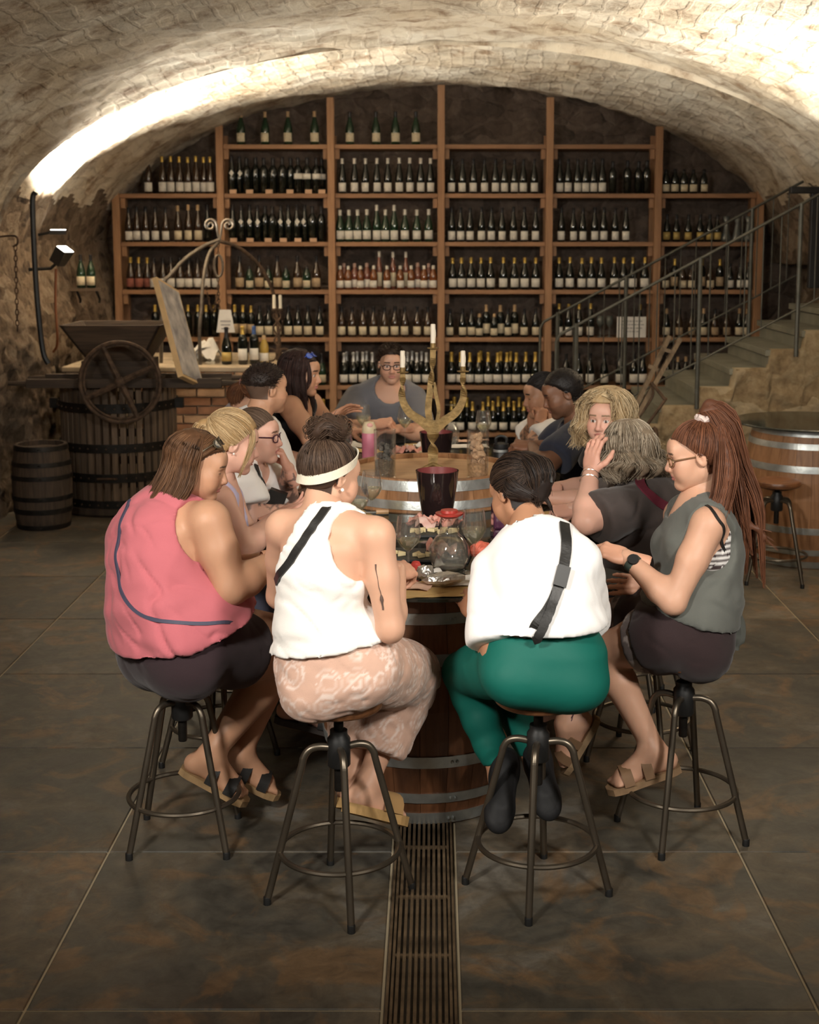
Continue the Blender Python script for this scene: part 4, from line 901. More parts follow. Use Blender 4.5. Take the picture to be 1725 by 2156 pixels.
# crusher on beams over the press
cr = empty('grape_crusher', (-2.2, 9.6, .92), 'dark wooden grape crusher hopper with iron flywheel lying on beams over the press', 'crusher')
def lc(p): return (p[0]+2.2, p[1]-9.6, p[2]-.92)
for ya, za in ((9.33, .955), (9.80, .945)):
    a, b_ = lc((-2.80, ya, za)), lc((-1.47, ya+.06, za-.002))
    MB().beam(a, b_, .055, .06).build('beam', M_OLDX, cr)
    for e_, d_ in ((a, -.13), (b_, .13)): MB().tube([e_, (e_[0]+d_, e_[1], e_[2])], [.022, .014], 8).build('beam_handle', M_OLDX, cr)
tw, td, bw, bd, z0, z1 = .70, .60, .38, .34, .17, .43; yc = .08
cx_ = lc(P(247, 700, 9.6))[0]
for k in range(4):
    a = k*pi/2; c, s = math.cos(a), math.sin(a)
    w0, w1 = (bw, tw) if k % 2 == 0 else (bd, td); d0, d1 = (bd, td) if k % 2 == 0 else (bw, tw)
    m_ = MB(); V = []
    for th_ in (0, .022):
        for wd, dd, z in ((w0, d0, z0), (w1, d1, z1)):
            for sg in (-1, 1):
                x, y = sg*wd/2, -(dd/2-th_); V.append((cx_+x*c-y*s, yc+x*s+y*c, z))
    m_.add(V, [[0, 1, 3, 2], [5, 4, 6, 7], [0, 2, 6, 4], [1, 5, 7, 3], [2, 3, 7, 6], [0, 4, 5, 1]]); m_.build('hopper_board', M_OLDX, cr, bevel=.003)
MB().box((cx_, yc, .11), (.46, .40, .13)).build('roller_box', M_OLDX, cr)
MB().box((cx_, yc, .02), (.58, .56, .05)).build('bearer', M_OLDX, cr)
wc = np.array(lc(P(253, 805, 9.19))); wr = .272
wh = MB(); wh.tube([(wc[0]+wr*math.cos(t), wc[1], wc[2]+wr*math.sin(t)) for t in np.linspace(0, 2*pi, 49)[:-1]], .014, 8, closed=True)
wh.tube([(wc[0]+(wr-.022)*math.cos(t), wc[1]+.012, wc[2]+(wr-.022)*math.sin(t)) for t in np.linspace(0, 2*pi, 49)[:-1]], .009, 6, closed=True)
fw = wh.build('flywheel', M_RUST, cr)
for a in (2.0, 2.0+pi/2, 2.0+pi, 2.0+1.5*pi):
    e_ = wc+np.array([math.cos(a), 0, math.sin(a)])*(wr-.01); md = wc+np.array([math.cos(a+.02), 0, math.sin(a+.02)])*wr*.5
    MB().tube(crv([wc, md, e_], 10), np.linspace(.026, .018, 11), 6).build('spoke', M_RUST, fw)
MB().lathe([(.02, -.03), (.036, -.02), (.036, .02), (.018, .03)], 14, wc, (0, 1, 0)).build('hub', M_RUST, fw)
MB().tube([wc, wc+np.array([0, .25, 0])], .016, 8).build('axle', M_RUST, cr)
# brick well kerb with plaster top
KX0, KX1, KY0, KY1, KZ = -2.84, -1.12, 10.42, 11.75, .97
kb = empty('brick_counter', (-1.9, KY0, 0), 'brick counter with plastered top behind the wine press', 'counter')
MB().box(((KX0+KX1)/2+1.9, (KY1-KY0)/2+.02, KZ/2-.02), (KX1-KX0-.02, KY1-KY0-.02, KZ-.04)).build('mortar_core', M_PLAST, kb)
MB().box(((KX0+KX1)/2+1.9, (KY1-KY0)/2, KZ-.02), (KX1-KX0+.03, KY1-KY0+.03, .04)).build('plaster_slab', M_PLAST, kb, bevel=.008)
M_BRK = mat('red_brick', (.40, .19, .10), .85, var=.25, scale=12, bump=.5, bscale=30, rnd=.28); M_BRK2 = mat('tan_brick', (.46, .28, .16), .85, var=.2, scale=12, bump=.5, bscale=30, rnd=.2)
bh = MB().box((0, 0, 0), (.205, .05, .056)).mesh('brick'); bs = MB().box((0, 0, 0), (.062, .05, .115)).mesh('brick')
x = -2.10
while x < KX1-.03: link('brick', mesh_with(bs, M_BRK2 if R.random() < .5 else M_BRK), None, kb, (x+1.9, .012+R.uniform(-.006, .004), KZ-.10)); x += .076
for rw in range(7):
    x = -2.15+(rw % 2)*.11
    while x < KX1-.08: link('brick', mesh_with(bh, M_BRK if R.random() < .75 else M_BRK2), None, kb, (x+1.9, .012+R.uniform(-.008, .004), KZ-.20-.068*rw)); x += .219
# iron well tripod with scrolls, chain and sign
AP = P(462, 505, 10.95)
tr = empty('iron_tripod', (AP[0], 10.95, KZ), 'wrought iron well tripod with scroll finial and hanging chain on the brick counter', 'tripod')
def l2(px, py, Y): q = P(px, py, Y); return (q[0]-AP[0], Y-10.95, q[2]-KZ)
M_WI = mat('wrought_iron', (.16, .135, .11), .45, .7, var=.3, scale=20)
MB().tube(crv([l2(462, 505, 10.95), l2(430, 518, 10.9), l2(390, 545, 10.85), l2(358, 580, 10.8), l2(346, 598, 10.78), (l2(340, 640, 10.76)[0], -.2, .30), (l2(338, 700, 10.76)[0], -.2, 0)], 30), .015, 8).build('leg', M_WI, tr)
MB().tube(crv([l2(464, 508, 10.95), l2(500, 520, 11.0), l2(540, 552, 11.1), l2(565, 590, 11.15), l2(580, 640, 11.2), (l2(590, 690, 11.2)[0], .25, 0)], 30), .015, 8).build('leg', M_RUST, tr)
MB().tube(crv([l2(460, 510, 10.95), l2(440, 535, 10.8), l2(428, 590, 10.7), l2(424, 650, 10.62), l2(420, 700, 10.58), (l2(420, 740, 10.56)[0], -.36, 0)], 30), .014, 8).build('leg', M_WI, tr)
for sg in (-1, 1):
    pts = [l2(462, 510, 10.95), l2(462+sg*4, 488, 10.95)]+[(l2(462+sg*19, 474, 10.95)[0]+sg*r*math.cos(t), 0, l2(462, 474, 10.95)[2]+r*math.sin(t)) for t, r in zip(np.linspace(pi, -1.9*pi, 22), np.linspace(.052, .012, 22))]
    MB().tube(pts, .010, 6).build('scroll', M_WI, tr)
def chain(o, a, b_, sag=0, link_r=.014):
    a = np.array(a); b_ = np.array(b_); L_ = np.linalg.norm(b_-a)+sag*1.5; n_ = max(2, int(L_/(link_r*1.9)))
    for k in range(n_):
        t = (k+.5)/n_; p = a+(b_-a)*t+np.array([0, 0, -sag*4*t*(1-t)]); d = (b_-a)+np.array([0, 0, -sag*4*(1-2*t)]); u, v, d = basis(d)
        w_ = u if k % 2 else v
        MB().tube([p+d*link_r*1.3*math.cos(q_)+w_*link_r*.6*math.sin(q_) for q_ in np.linspace(0, 2*pi, 9)[:-1]], .0032, 4, closed=True).build('chain_link', M_RUST, o)
chain(tr, l2(460, 512, 10.95), l2(459, 538, 10.95)); chain(tr, l2(459, 585, 10.95), l2(462, 652, 10.95)); chain(tr, l2(434, 600, 10.9), l2(460, 600, 10.95), .20)
hk = MB(); c0 = np.array(l2(460, 560, 10.95)); hk.tube([c0+np.array([.035*math.cos(t), 0, .085*math.sin(t)]) for t in np.linspace(0, 2*pi, 24)[:-1]], .011, 6, closed=True); hk.build('shackle', M_WI, tr)
sg = MB(); zs = l2(0, 0, 10.95); A = [P(x, y, 10.90) for x, y in ((456, 700), (495, 700), (486, 652), (462, 652))]
V = [tuple(p) for p in A]+[(p[0], p[1]+.004, p[2]) for p in A]; sg.add(V, [[0, 1, 2, 3], [7, 6, 5, 4], [0, 4, 5, 1], [1, 5, 6, 2], [2, 6, 7, 3], [3, 7, 4, 0]])
so = empty('hanging_card', tuple(A[0]), 'white tapered card with printed lines hanging from the tripod chain', 'sign')
sh = sg.build('card', M_PAPER, so, tuple(-A[0]))
for k in range(3):
    m_ = MB(); q = P(475, 676+8*k, 10.896)-A[0]; m_.box(q, (.085-.01*k, .001, .010)); m_.build('text_line', M_INK, so)
# glass disc and white papers on the well
gd = MB(); gd.lathe([(.40, 0), (.403, .006), (.40, .012)], 40); tag(gd.build('glass_disc', M_GLASS, None, (P(470, 745, 11.0)[0], 10.99, KZ+.001)), 'round clear glass disc lying on the brick counter under the tripod', 'glass disc')
for k, (px, sx_, rz) in enumerate(((405, .16, .3), (440, .10, 1.0))):
    q = P(px, 740, 10.95); me = drape(random.Random(20+k), sx_, .10, .16); tag(link('crumpled_paper', me, M_PAPER, None, (q[0], q[1], KZ+.0135), (0, 0, rz)), ('wide' if k == 0 else 'narrow')+' crumpled white paper lying on the glass disc under the tripod', 'paper')
bottle((P(478, 768, 10.62)[0], 10.62, KZ), 'spark', 'black', 'goldl', 'black', 'black bottle with gold label at the edge of the brick counter', sc=.92)
bottle((P(512, 768, 10.62)[0], 10.62, KZ), 'bord', 'black', 'white', 'gold', 'gold-capped bottle on the brick counter next to the blue-capped one')
bottle((P(536, 768, 10.66)[0], 10.66, KZ), 'bord', 'black', 'white', 'blue', 'blue-capped white-labelled bottle on the brick counter')
bottle((P(557, 768, 10.70)[0], 10.70, KZ), 'short', 'gold', 'white', 'tan', 'short straw-coloured bottle on the brick counter')
# iron candle stand
cs = empty('candle_stand', (P(584, 752, 10.85)[0], 10.85, KZ), 'scrolled wrought iron candle stand with two white candles on the brick counter', 'candle stand')
def l3(px, py): q = P(px, py, 10.85); return (q[0]-cs.location[0], 0, q[2]-KZ)
for sg in (-1, 1):
    MB().tube(crv([l3(584+sg*3, 656), l3(584+sg*7, 668), l3(584-sg*8, 690), l3(584+sg*6, 715), l3(584, 728)], 20), .008, 6).build('twisted_arm', M_RUST, cs)
    MB().tube([(sg*.055+.05*math.cos(t), 0, .055+.05*math.sin(t)) for t in np.linspace(0, 2*pi, 18)[:-1]], .008, 6, closed=True).build('scroll', M_RUST, cs)
    q = l3(584+sg*6.5, 652); MB().lathe([(.013, 0), (.013, .115), (.002, .118)], 12, q).build('candle', M_WAX, cs); MB().lathe([(.018, -.012), (.022, 0), (.015, .01)], 12, q).build('candle_cup', M_RUST, cs)
MB().tube([l3(584, 728), (0, 0, .01)], .010, 6).build('stem', M_RUST, cs)
# picture board leaning against the crusher
pbd = empty('picture_board', (P(372, 700, 9.55)[0], 9.40, .95), 'narrow pale-framed picture print propped at a slant against the crusher', 'picture')
T0, T1 = P(344, 601, 9.50), P(398, 806, 9.28); o0 = np.array(pbd.location)
n_ = np.array([.985, -.13, .20]); ax = (T0-T1)/np.linalg.norm(T0-T1); n_ -= ax*np.dot(n_, ax); n_ /= np.linalg.norm(n_); sd = np.cross(ax, n_)
def slab(off, th, wd, a, b_):
    m_ = MB(); V = [e+sd*s_*wd/2+n_*(off+t*th)-o0 for e in (a, b_) for t, s_ in ((0, -1), (1, -1), (1, 1), (0, 1))]; m_.add(V, [[3, 2, 1, 0], [4, 5, 6, 7], [0, 1, 5, 4], [1, 2, 6, 5], [2, 3, 7, 6], [3, 0, 4, 7]]); return m_
M_FRAME = mat('pale_frame_wood', (.62, .43, .22), .5, var=.1, scale=12); M_PRINT = mat('faded_print', (.62, .58, .54), .5, col2=(.22, .21, .22), scale=9)
slab(0, .034, .42, T0, T1).build('frame', M_FRAME, pbd); slab(.0345, .003, .38, T0-ax*.02, T1+ax*.02).build('print', M_PRINT, pbd)
# wall lamp, conduit, small wall shelf, chains
lp = UPL
wl = empty('wall_spotlight', tuple(lp), 'black wall spotlight throwing light up onto the vault beside the conduit', 'spotlight')
u, v, d = basis(UPD)
bx = MB(); V = [d*t+u*sx_*wd+v*sy_*.045 for t, wd in ((-.10, .055), (.03, .078)) for sx_, sy_ in ((-1, -1), (1, -1), (1, 1), (-1, 1))]; bx.add(V, [[3, 2, 1, 0], [4, 5, 6, 7], [0, 1, 5, 4], [1, 2, 6, 5], [2, 3, 7, 6], [3, 0, 4, 7]]); bx.build('housing', M_BLACK, wl, bevel=.006)
M_LENS = mat('lit_lens', (1.0, .97, .9), .4, emit=14)
ln = MB(); V = [d*.0305+u*sx_*.070+v*sy_*.038+d*t for t in (0, .003) for sx_, sy_ in ((-1, -1), (1, -1), (1, 1), (-1, 1))]; ln.add(V, [[3, 2, 1, 0], [4, 5, 6, 7], [0, 1, 5, 4], [1, 2, 6, 5], [2, 3, 7, 6], [3, 0, 4, 7]]); ln.build('lens', M_LENS, wl)
MB().tube([-d*.09, (-.10, 0, -.12), (-.28, .02, -.13)], .014, 6).build('bracket', M_BLACK, wl)
q = P(122, 489, 10.9); l5 = empty('wall_spotlight', tuple(q), 'slim wall lamp glowing above the black spotlight', 'spotlight')
MB().box((0, 0, 0), (.12, .05, .035)).build('housing', M_BLACK, l5); MB().box((.004, -.004, .019), (.11, .046, .004)).build('lens', M_LENS, l5); MB().tube([(-.05, 0, 0), (-.16, .02, -.02)], .012, 6).build('bracket', M_BLACK, l5)
c1 = [P(x, y, 9.9) for x, y in ((76, 404), (69, 418), (70, 480), (76, 600), (84, 690), (92, 745), (102, 766))]
tag(MB().tube(crv(c1, 30), .020, 8).build('cable_conduit', M_BLACK), 'thick black cable conduit running down the spotlit rubble wall', 'conduit')
c1 = [P(x, y, 10.55) for x, y in ((118, 566), (117, 640), (121, 720), (112, 742))]
tag(MB().tube(crv(c1, 16), .010, 6).build('copper_pipe', mat('copper', (.25, .10, .05), .45, .7)), 'thin copper pipe on the rubble wall under the spotlight', 'pipe')
ws = empty('wall_shelf', (P(190, 606, 11.4)[0]-.02, 11.4, P(190, 606, 11.4)[2]), 'tiny wooden bracket shelf on the rubble wall by the rack', 'shelf')
MB().box((0, 0, -.012), (.26, .16, .024)).build('board', M_OLDX, ws)
for sx_ in (-.08, .08): MB().tube(crv([(sx_, -.05, -.024), (sx_+.02, -.02, -.09), (sx_, .05, -.12)], 10), .010, 6).build('bracket', M_IRON, ws)
for dx, w_ in ((-.042, 'copper pipe'), (.04, 'rack')): bottle((ws.location[0]+dx, 11.36, ws.location[2]), 'burg', 'green', 'cream', 'black', f'green bottle on the tiny wall shelf, the one toward the {w_}', sc=.92)
ch = empty('wall_chain', tuple(P(38, 500, 9.15)), 'rusty hook and chain hanging on the rubble wall over the small barrel', 'chain')
MB().tube(crv([(-.16, 0, .0), (-.02, 0, .01), (.0, -.02, -.04), (-.03, -.02, -.06)], 12), .007, 6).build('hook', M_RUST, ch); chain(ch, (-.02, 0, -.05), (-.03, 0, -.62), 0, .018)
# ================================================================== beside the stair
barrel('wine_barrel', (2.30, 8.22, 0), .835, .340, .405, 26, hoops(.835), M_OAK, M_ZINC, M_OAKH, 'large oak barrel table by the rubble stair flank')
tag(MB().lathe([(.45, 0), (.455, .006), (.45, .012)], 48).build('glass_disc', M_TGLASS, None, (2.28, 8.20, .8355)), 'round dark glass top on the oak barrel by the stair', 'glass disc')
stool((1.95, 7.62, 0), .585, .55, 'empty metal stool with walnut seat in front of the oak barrel by the stair')
ht_ = empty('sack_truck', tuple(P(1345, 905, 9.3)), 'old wooden sack truck leaning against the stair', 'sack truck')
o1 = np.array(ht_.location)
def l4(px, py, Y): return P(px, py, Y)-o1
M_TRK = wood('grey_wood', (.20, .145, .09), (.11, .075, .045), .7, 8, .1, 2)
for a, b_ in (((1409, 709), (1331, 872)), ((1432, 714), (1338, 880))): MB().beam(l4(*a, 9.55), l4(*b_, 9.25), .03, .035, (0, 1, 0)).build('rail', M_TRK, ht_)
for (x0, y0), (x1, y1) in (((1366, 770), (1386, 780)), ((1395, 735), (1420, 742)), ((1345, 830), (1368, 838))): MB().beam(l4(x0, y0, 9.42), l4(x1, y1, 9.42), .026, .02, (0, 1, 0)).build('crossbar', M_TRK, ht_)
MB().tube(crv([l4(1372, 806, 9.3), l4(1398, 838, 9.2), l4(1398, 846, 9.2), l4(1352, 908, 9.15), l4(1340, 916, 9.15)], 16), .012, 6).build('support_loop', M_RUST, ht_)
MB().tube(crv([l4(1372, 806, 9.36), l4(1374, 835, 9.3), l4(1338, 890, 9.25)], 12), .009, 6).build('brace', M_RUST, ht_)
for dx in (0, .16):
    cwh = l4(1330, 930, 9.3)+np.array([dx, 0, 0]); MB().tube([cwh+np.array([0, .09*math.cos(t), .09*math.sin(t)]) for t in np.linspace(0, 2*pi, 20)[:-1]], .016, 6, closed=True).build('wheel', M_RUST, ht_)
bn = empty('wooden_bench', (1.86, 8.9, 0), 'low dark wooden bench between the oak barrel and the stair flank', 'bench')
MB().box((0, 0, .50), (.30, .34, .035)).build('seat', M_OLDX, bn)
for sx_ in (-.12, .12):
    for sy_ in (-.13, .13): MB().box((sx_, sy_, .24), (.04, .04, .48)).build('leg', M_OLD, bn)
# ================================================================== stools round the table
def sst(x, y, z, rot, lab): return stool((x, y, 0), z, rot, lab)
# ================================================================== people: implicit surfaces turned into meshes
def nrm(v): v = np.asarray(v, float); return v/(np.linalg.norm(v)+1e-12)
class Vol:
    def __init__(s, lo, hi, h):
        s.h = h; s.lo = np.asarray(lo, np.float64); n = np.ceil((np.asarray(hi)-s.lo)/h).astype(int)+1; s.n = n
        s.phi = np.full(n, .3, np.float32)
    def _blk(s, lo, hi):
        a = np.maximum(0, np.floor((lo-s.lo)/s.h).astype(int)); b = np.minimum(s.n, np.ceil((hi-s.lo)/s.h).astype(int)+1)
        if np.any(b <= a): return None
        ax = [(s.lo[i]+s.h*np.arange(a[i], b[i])).astype(np.float32) for i in range(3)]
        sl = tuple(slice(a[i], b[i]) for i in range(3))
        return sl, ax[0][:, None, None], ax[1][None, :, None], ax[2][None, None, :]
    def _put(s, sl, d, k, mode):
        p = s.phi[sl]
        if mode == 'add':
            if k > 0:
                h = np.clip(.5+.5*(p-d)/k, 0, 1); s.phi[sl] = p+(d-p)*h-k*h*(1-h)
            else: s.phi[sl] = np.minimum(p, d)
        else:
            d = -d
            if k > 0:
                h = np.clip(.5-.5*(p-d)/k, 0, 1); s.phi[sl] = p+(d-p)*h+k*h*(1-h)
            else: s.phi[sl] = np.maximum(p, d)
    def cone(s, a, b, ra, rb, k=.02, mode='add', clip=None, squash=None):
        a = np.asarray(a, float); b = np.asarray(b, float); m = max(ra, rb)+k+2*s.h
        bl = s._blk(np.minimum(a, b)-m, np.maximum(a, b)+m)
        if bl is None: return s
        sl, X, Y, Z = bl; d = b-a; L = float(d@d)+1e-12
        t = np.clip(((X-a[0])*d[0]+(Y-a[1])*d[1]+(Z-a[2])*d[2])/L, 0, 1).astype(np.float32)
        D = np.sqrt((X-a[0]-t*d[0])**2+(Y-a[1]-t*d[1])**2+(Z-a[2]-t*d[2])**2)-(ra+(rb-ra)*t)
        for c in (clip or []):
            q, n = c; D = np.maximum(D, (X-q[0])*n[0]+(Y-q[1])*n[1]+(Z-q[2])*n[2])
        s._put(sl, D.astype(np.float32), k, mode); return s
    def chain(s, pts, rs, k=.015, **kw):
        for i in range(len(pts)-1): s.cone(pts[i], pts[i+1], rs[i], rs[i+1], k, **kw)
        return s
    def ell(s, c, r, M=None, k=.02, mode='add', clip=None):
        c = np.asarray(c, float); r = np.asarray(r, float); m = max(r)+k+2*s.h
        bl = s._blk(c-m, c+m)
        if bl is None: return s
        sl, X, Y, Z = bl; x, y, z = X-c[0], Y-c[1], Z-c[2]
        if M is not None: x, y, z = [M[i][0]*x+M[i][1]*y+M[i][2]*z for i in range(3)]
        k0 = np.sqrt((x/r[0])**2+(y/r[1])**2+(z/r[2])**2); k1 = np.sqrt((x/r[0]**2)**2+(y/r[1]**2)**2+(z/r[2]**2)**2)+1e-9
        D = k0*(k0-1)/k1
        for cc in (clip or []):
            q, n = cc; D = np.maximum(D, (X-q[0])*n[0]+(Y-q[1])*n[1]+(Z-q[2])*n[2])
        s._put(sl, D.astype(np.float32), k, mode); return s
    def loft(s, st, e, k, fe=None):
        """body between successive elliptic stations (t, centre, axes, half width, half depth)"""
        for (t0, c0, M0, a0, b0), (t1, c1, M1, a1, b1) in zip(st, st[1:]):
            e0 = e+(fe(t0) if fe else 0); e1 = e+(fe(t1) if fe else 0)
            m = max(a0+e0, b0+e0, a1+e1, b1+e1)+k+2*s.h; bl = s._blk(np.minimum(c0, c1)-m, np.maximum(c0, c1)+m)
            if bl is None: continue
            sl, X, Y, Z = bl; d = c1-c0; L = float(np.linalg.norm(d)); d = d/L; h = ((X-c0[0])*d[0]+(Y-c0[1])*d[1]+(Z-c0[2])*d[2]); t = np.clip(h/L, 0, 1); ex = (np.maximum(0, -h)+np.maximum(0, h-L))
            ax = nrm(M0[0]+M1[0]); f = nrm(M0[1]+M1[1]); px, py, pz = X-c0[0]-t*L*d[0], Y-c0[1]-t*L*d[1], Z-c0[2]-t*L*d[2]
            a = a0+e0+(a1+e1-a0-e0)*t; b = b0+e0+(b1+e1-b0-e0)*t; x = px*ax[0]+py*ax[1]+pz*ax[2]; y = px*f[0]+py*f[1]+pz*f[2]; c = np.minimum(a, b)*.8
            k0 = np.sqrt((x/a)**2+(y/b)**2+(ex/c)**2); k1 = np.sqrt((x/a**2)**2+(y/b**2)**2+(ex/c**2)**2)+1e-6
            D = k0*(k0-1)/k1; s._put(sl, D.astype(np.float32), k, 'add')
        return s
    def cut(s, q, n, k=.004):
        """remove everything on the +n side of the plane through q"""
        q = np.asarray(q, float); n = nrm(n); ax = [(s.lo[i]+s.h*np.arange(s.n[i])).astype(np.float32) for i in range(3)]
        D = (ax[0][:, None, None]-q[0])*n[0]+(ax[1][None, :, None]-q[1])*n[1]+(ax[2][None, None, :]-q[2])*n[2]
        s.phi = np.maximum(s.phi, D.astype(np.float32)); return s
    def mesh(s, smooth=1):
        ph = s.phi; nx, ny, nz = ph.shape; neg = ph < 0
        c = neg[:-1, :-1, :-1].astype(np.int8)
        cnt = np.zeros((nx-1, ny-1, nz-1), np.int8)
        for i in (0, 1):
            for j in (0, 1):
                for k in (0, 1): cnt += neg[i:nx-1+i, j:ny-1+j, k:nz-1+k]
        act = (cnt > 0) & (cnt < 8); idx = np.full(act.shape, -1, np.int32); I = np.argwhere(act); idx[act] = np.arange(len(I))
        if len(I) == 0: return np.zeros((0, 3)), np.zeros((0, 4), int)
        acc = np.zeros((len(I), 3)); num = np.zeros(len(I))
        cor = [(0, 0, 0), (1, 0, 0), (0, 1, 0), (1, 1, 0), (0, 0, 1), (1, 0, 1), (0, 1, 1), (1, 1, 1)]
        val = [ph[I[:, 0]+a, I[:, 1]+b, I[:, 2]+c_] for a, b, c_ in cor]
        for a in range(8):
            for b in range(a+1, 8):
                if sum(abs(cor[a][q]-cor[b][q]) for q in range(3)) != 1: continue
                m = (val[a] < 0) != (val[b] < 0); va = val[a][m]; vb = val[b][m]; t = va/(va-vb)
                pa = np.array(cor[a], float); pb = np.array(cor[b], float); acc[m] += pa+(pb-pa)*t[:, None]; num[m] += 1
        V = s.lo+(I+acc/num[:, None])*s.h
        Q = []
        for ax in range(3):
            sl0 = [slice(1, -1)]*3; sl0[ax] = slice(0, -1); sl1 = [slice(1, -1)]*3; sl1[ax] = slice(1, None)
            n0 = neg[tuple(sl0)]; n1 = neg[tuple(sl1)]; E = np.argwhere(n0 != n1)
            if len(E) == 0: continue
            fl = n0[tuple(E.T)]
            base = E.copy(); o1, o2 = [q for q in range(3) if q != ax]
            base[:, o1] += 1; base[:, o2] += 1
            def cell(d1, d2):
                b = base.copy(); b[:, o1] += d1; b[:, o2] += d2; return idx[b[:, 0], b[:, 1], b[:, 2]]
            q = np.stack([cell(-1, -1), cell(0, -1), cell(0, 0), cell(-1, 0)], -1)
            if ax == 1: fl = ~fl
            q[~fl] = q[~fl][:, ::-1]; Q.append(q)
        Q = np.concatenate(Q); Q = Q[(Q >= 0).all(1)]
        for _ in range(smooth):
            A = np.zeros_like(V); C = np.zeros(len(V))
            for i in range(4):
                j = (i+1) % 4; np.add.at(A, Q[:, i], V[Q[:, j]]); np.add.at(C, Q[:, i], 1); np.add.at(A, Q[:, j], V[Q[:, i]]); np.add.at(C, Q[:, j], 1)
            V = V*.4+.6*A/np.maximum(C, 1)[:, None]
        return V, Q
def vnormals(V, Q):
    n = np.cross(V[Q[:, 2]]-V[Q[:, 0]], V[Q[:, 3]]-V[Q[:, 1]]); N = np.zeros_like(V)
    for i in range(4): np.add.at(N, Q[:, i], n)
    return N/(np.linalg.norm(N, axis=1)[:, None]+1e-12)
def merge(parts):
    Vs, Qs, Cs, o = [], [], [], 0
    for V, Q, C in parts:
        Vs.append(V); Qs.append(Q+o); Cs.append(C); o += len(V)
    return np.concatenate(Vs), np.concatenate(Qs), np.concatenate(Cs)

M_SKIN = attr_mat('skin', .48, .35, sss=.12, bump=.06, bscale=260)
M_HAIR = attr_mat('hair', .55, .3)
M_CLOTH = attr_mat('cloth', .85, .15, bump=.18, bscale=420, sheen=.15)
M_SMOOTHC = attr_mat('smooth_cloth', .6, .25, bump=.05, bscale=420)
M_FRAMEG = mat('spectacle_frame', (.025, .015, .018), .3); M_LENSD = mat('dark_lens', (.02, .025, .03), .08, spec=.8, coat=.5); M_LENSB = mat('blue_mirror_lens', (.05, .12, .55), .1, .4, spec=.8, coat=.5)
M_STRAPB = mat('black_leather', (.018, .017, .016), .45, bump=.1, bscale=90)

# ---- head in its own frame: x right, y forward, z up, origin between the ears
def head_vol(sc, male, h=.0042):
    v = Vol((-.11, -.14, -.15), (.11, .145, .14), h)
    v.ell((0, -.022, .030), (.074, .094, .086)); v.ell((0, .022, -.025), (.062, .066, .090), k=.03)
    jw = .050 if male else .043
    for s in (-1, 1):
        v.cone((s*jw, -.008, -.062), (s*.014, .066, -.100), .020, .016, .03)
        v.ell((s*.040, .050, -.022), (.026, .028, .024), k=.025)
        v.ell((s*.033, .055, -.050), (.028, .028, .030), k=.03)
    v.ell((0, .070, -.099), (.020 if male else .016, .016, .014), k=.02)
    v.cone((-.034, .070, .022), (.034, .070, .022), .014, .014, .02); v.ell((0, .068, .045), (.045, .022, .03), k=.03)
    for s in (-1, 1): v.ell((s*.032, .092, .000), (.018, .014, .0105), k=.012, mode='sub')
    for s in (-1, 1): v.ell((s*.031, .0735, -.001), (.0145, .0125, .0125), k=.003)
    v.cone((0, .083, .010), (0, .104, -.030), .0075, .0105, .012); v.ell((0, .103, -.034), (.0115, .0105, .009), k=.008)
    for s in (-1, 1): v.ell((s*.012, .094, -.037), (.008, .010, .0075), k=.006)
    v.ell((0, .088, -.050), (.012, .010, .010), k=.012)
    v.ell((0, .089, -.0605), (.022, .0095, .0060), k=.006); v.ell((0, .088, -.0705), (.019, .0100, .0070), k=.006)
    v.ell((0, .095, -.0655), (.020, .006, .0014), k=.003, mode='sub')
    for s in (-1, 1):
        M = [[1, 0, 0], [0, .96, -.26], [0, .26, .96]]
        v.ell((s*.079, -.014, -.006), (.0095, .0185, .031), M, k=.006); v.ell((s*.090, -.008, -.003), (.010, .010, .019), M, k=.004, mode='sub')
    v.cone((0, -.025, -.05), (0, -.035, -.145), .054 if male else .046, .056 if male else .047, .03)
    return v
_HC = {}
def head_mesh(male):
    if male not in _HC: _HC[male] = head_vol(1, male).mesh(1)
    return _HC[male]
def rot_head(f, up=(0, 0, 1), roll=0.0):
    """columns: right, forward, up"""
    f = nrm(f); r = nrm(np.cross(f, up)); u = np.cross(r, f)
    if roll: r, u = r*math.cos(roll)+u*math.sin(roll), u*math.cos(roll)-r*math.sin(roll)
    return np.stack([r, f, u], 1)
HE_C = np.array([0, -.020, .028]); HE_R = np.array([.0745, .0945, .0865])
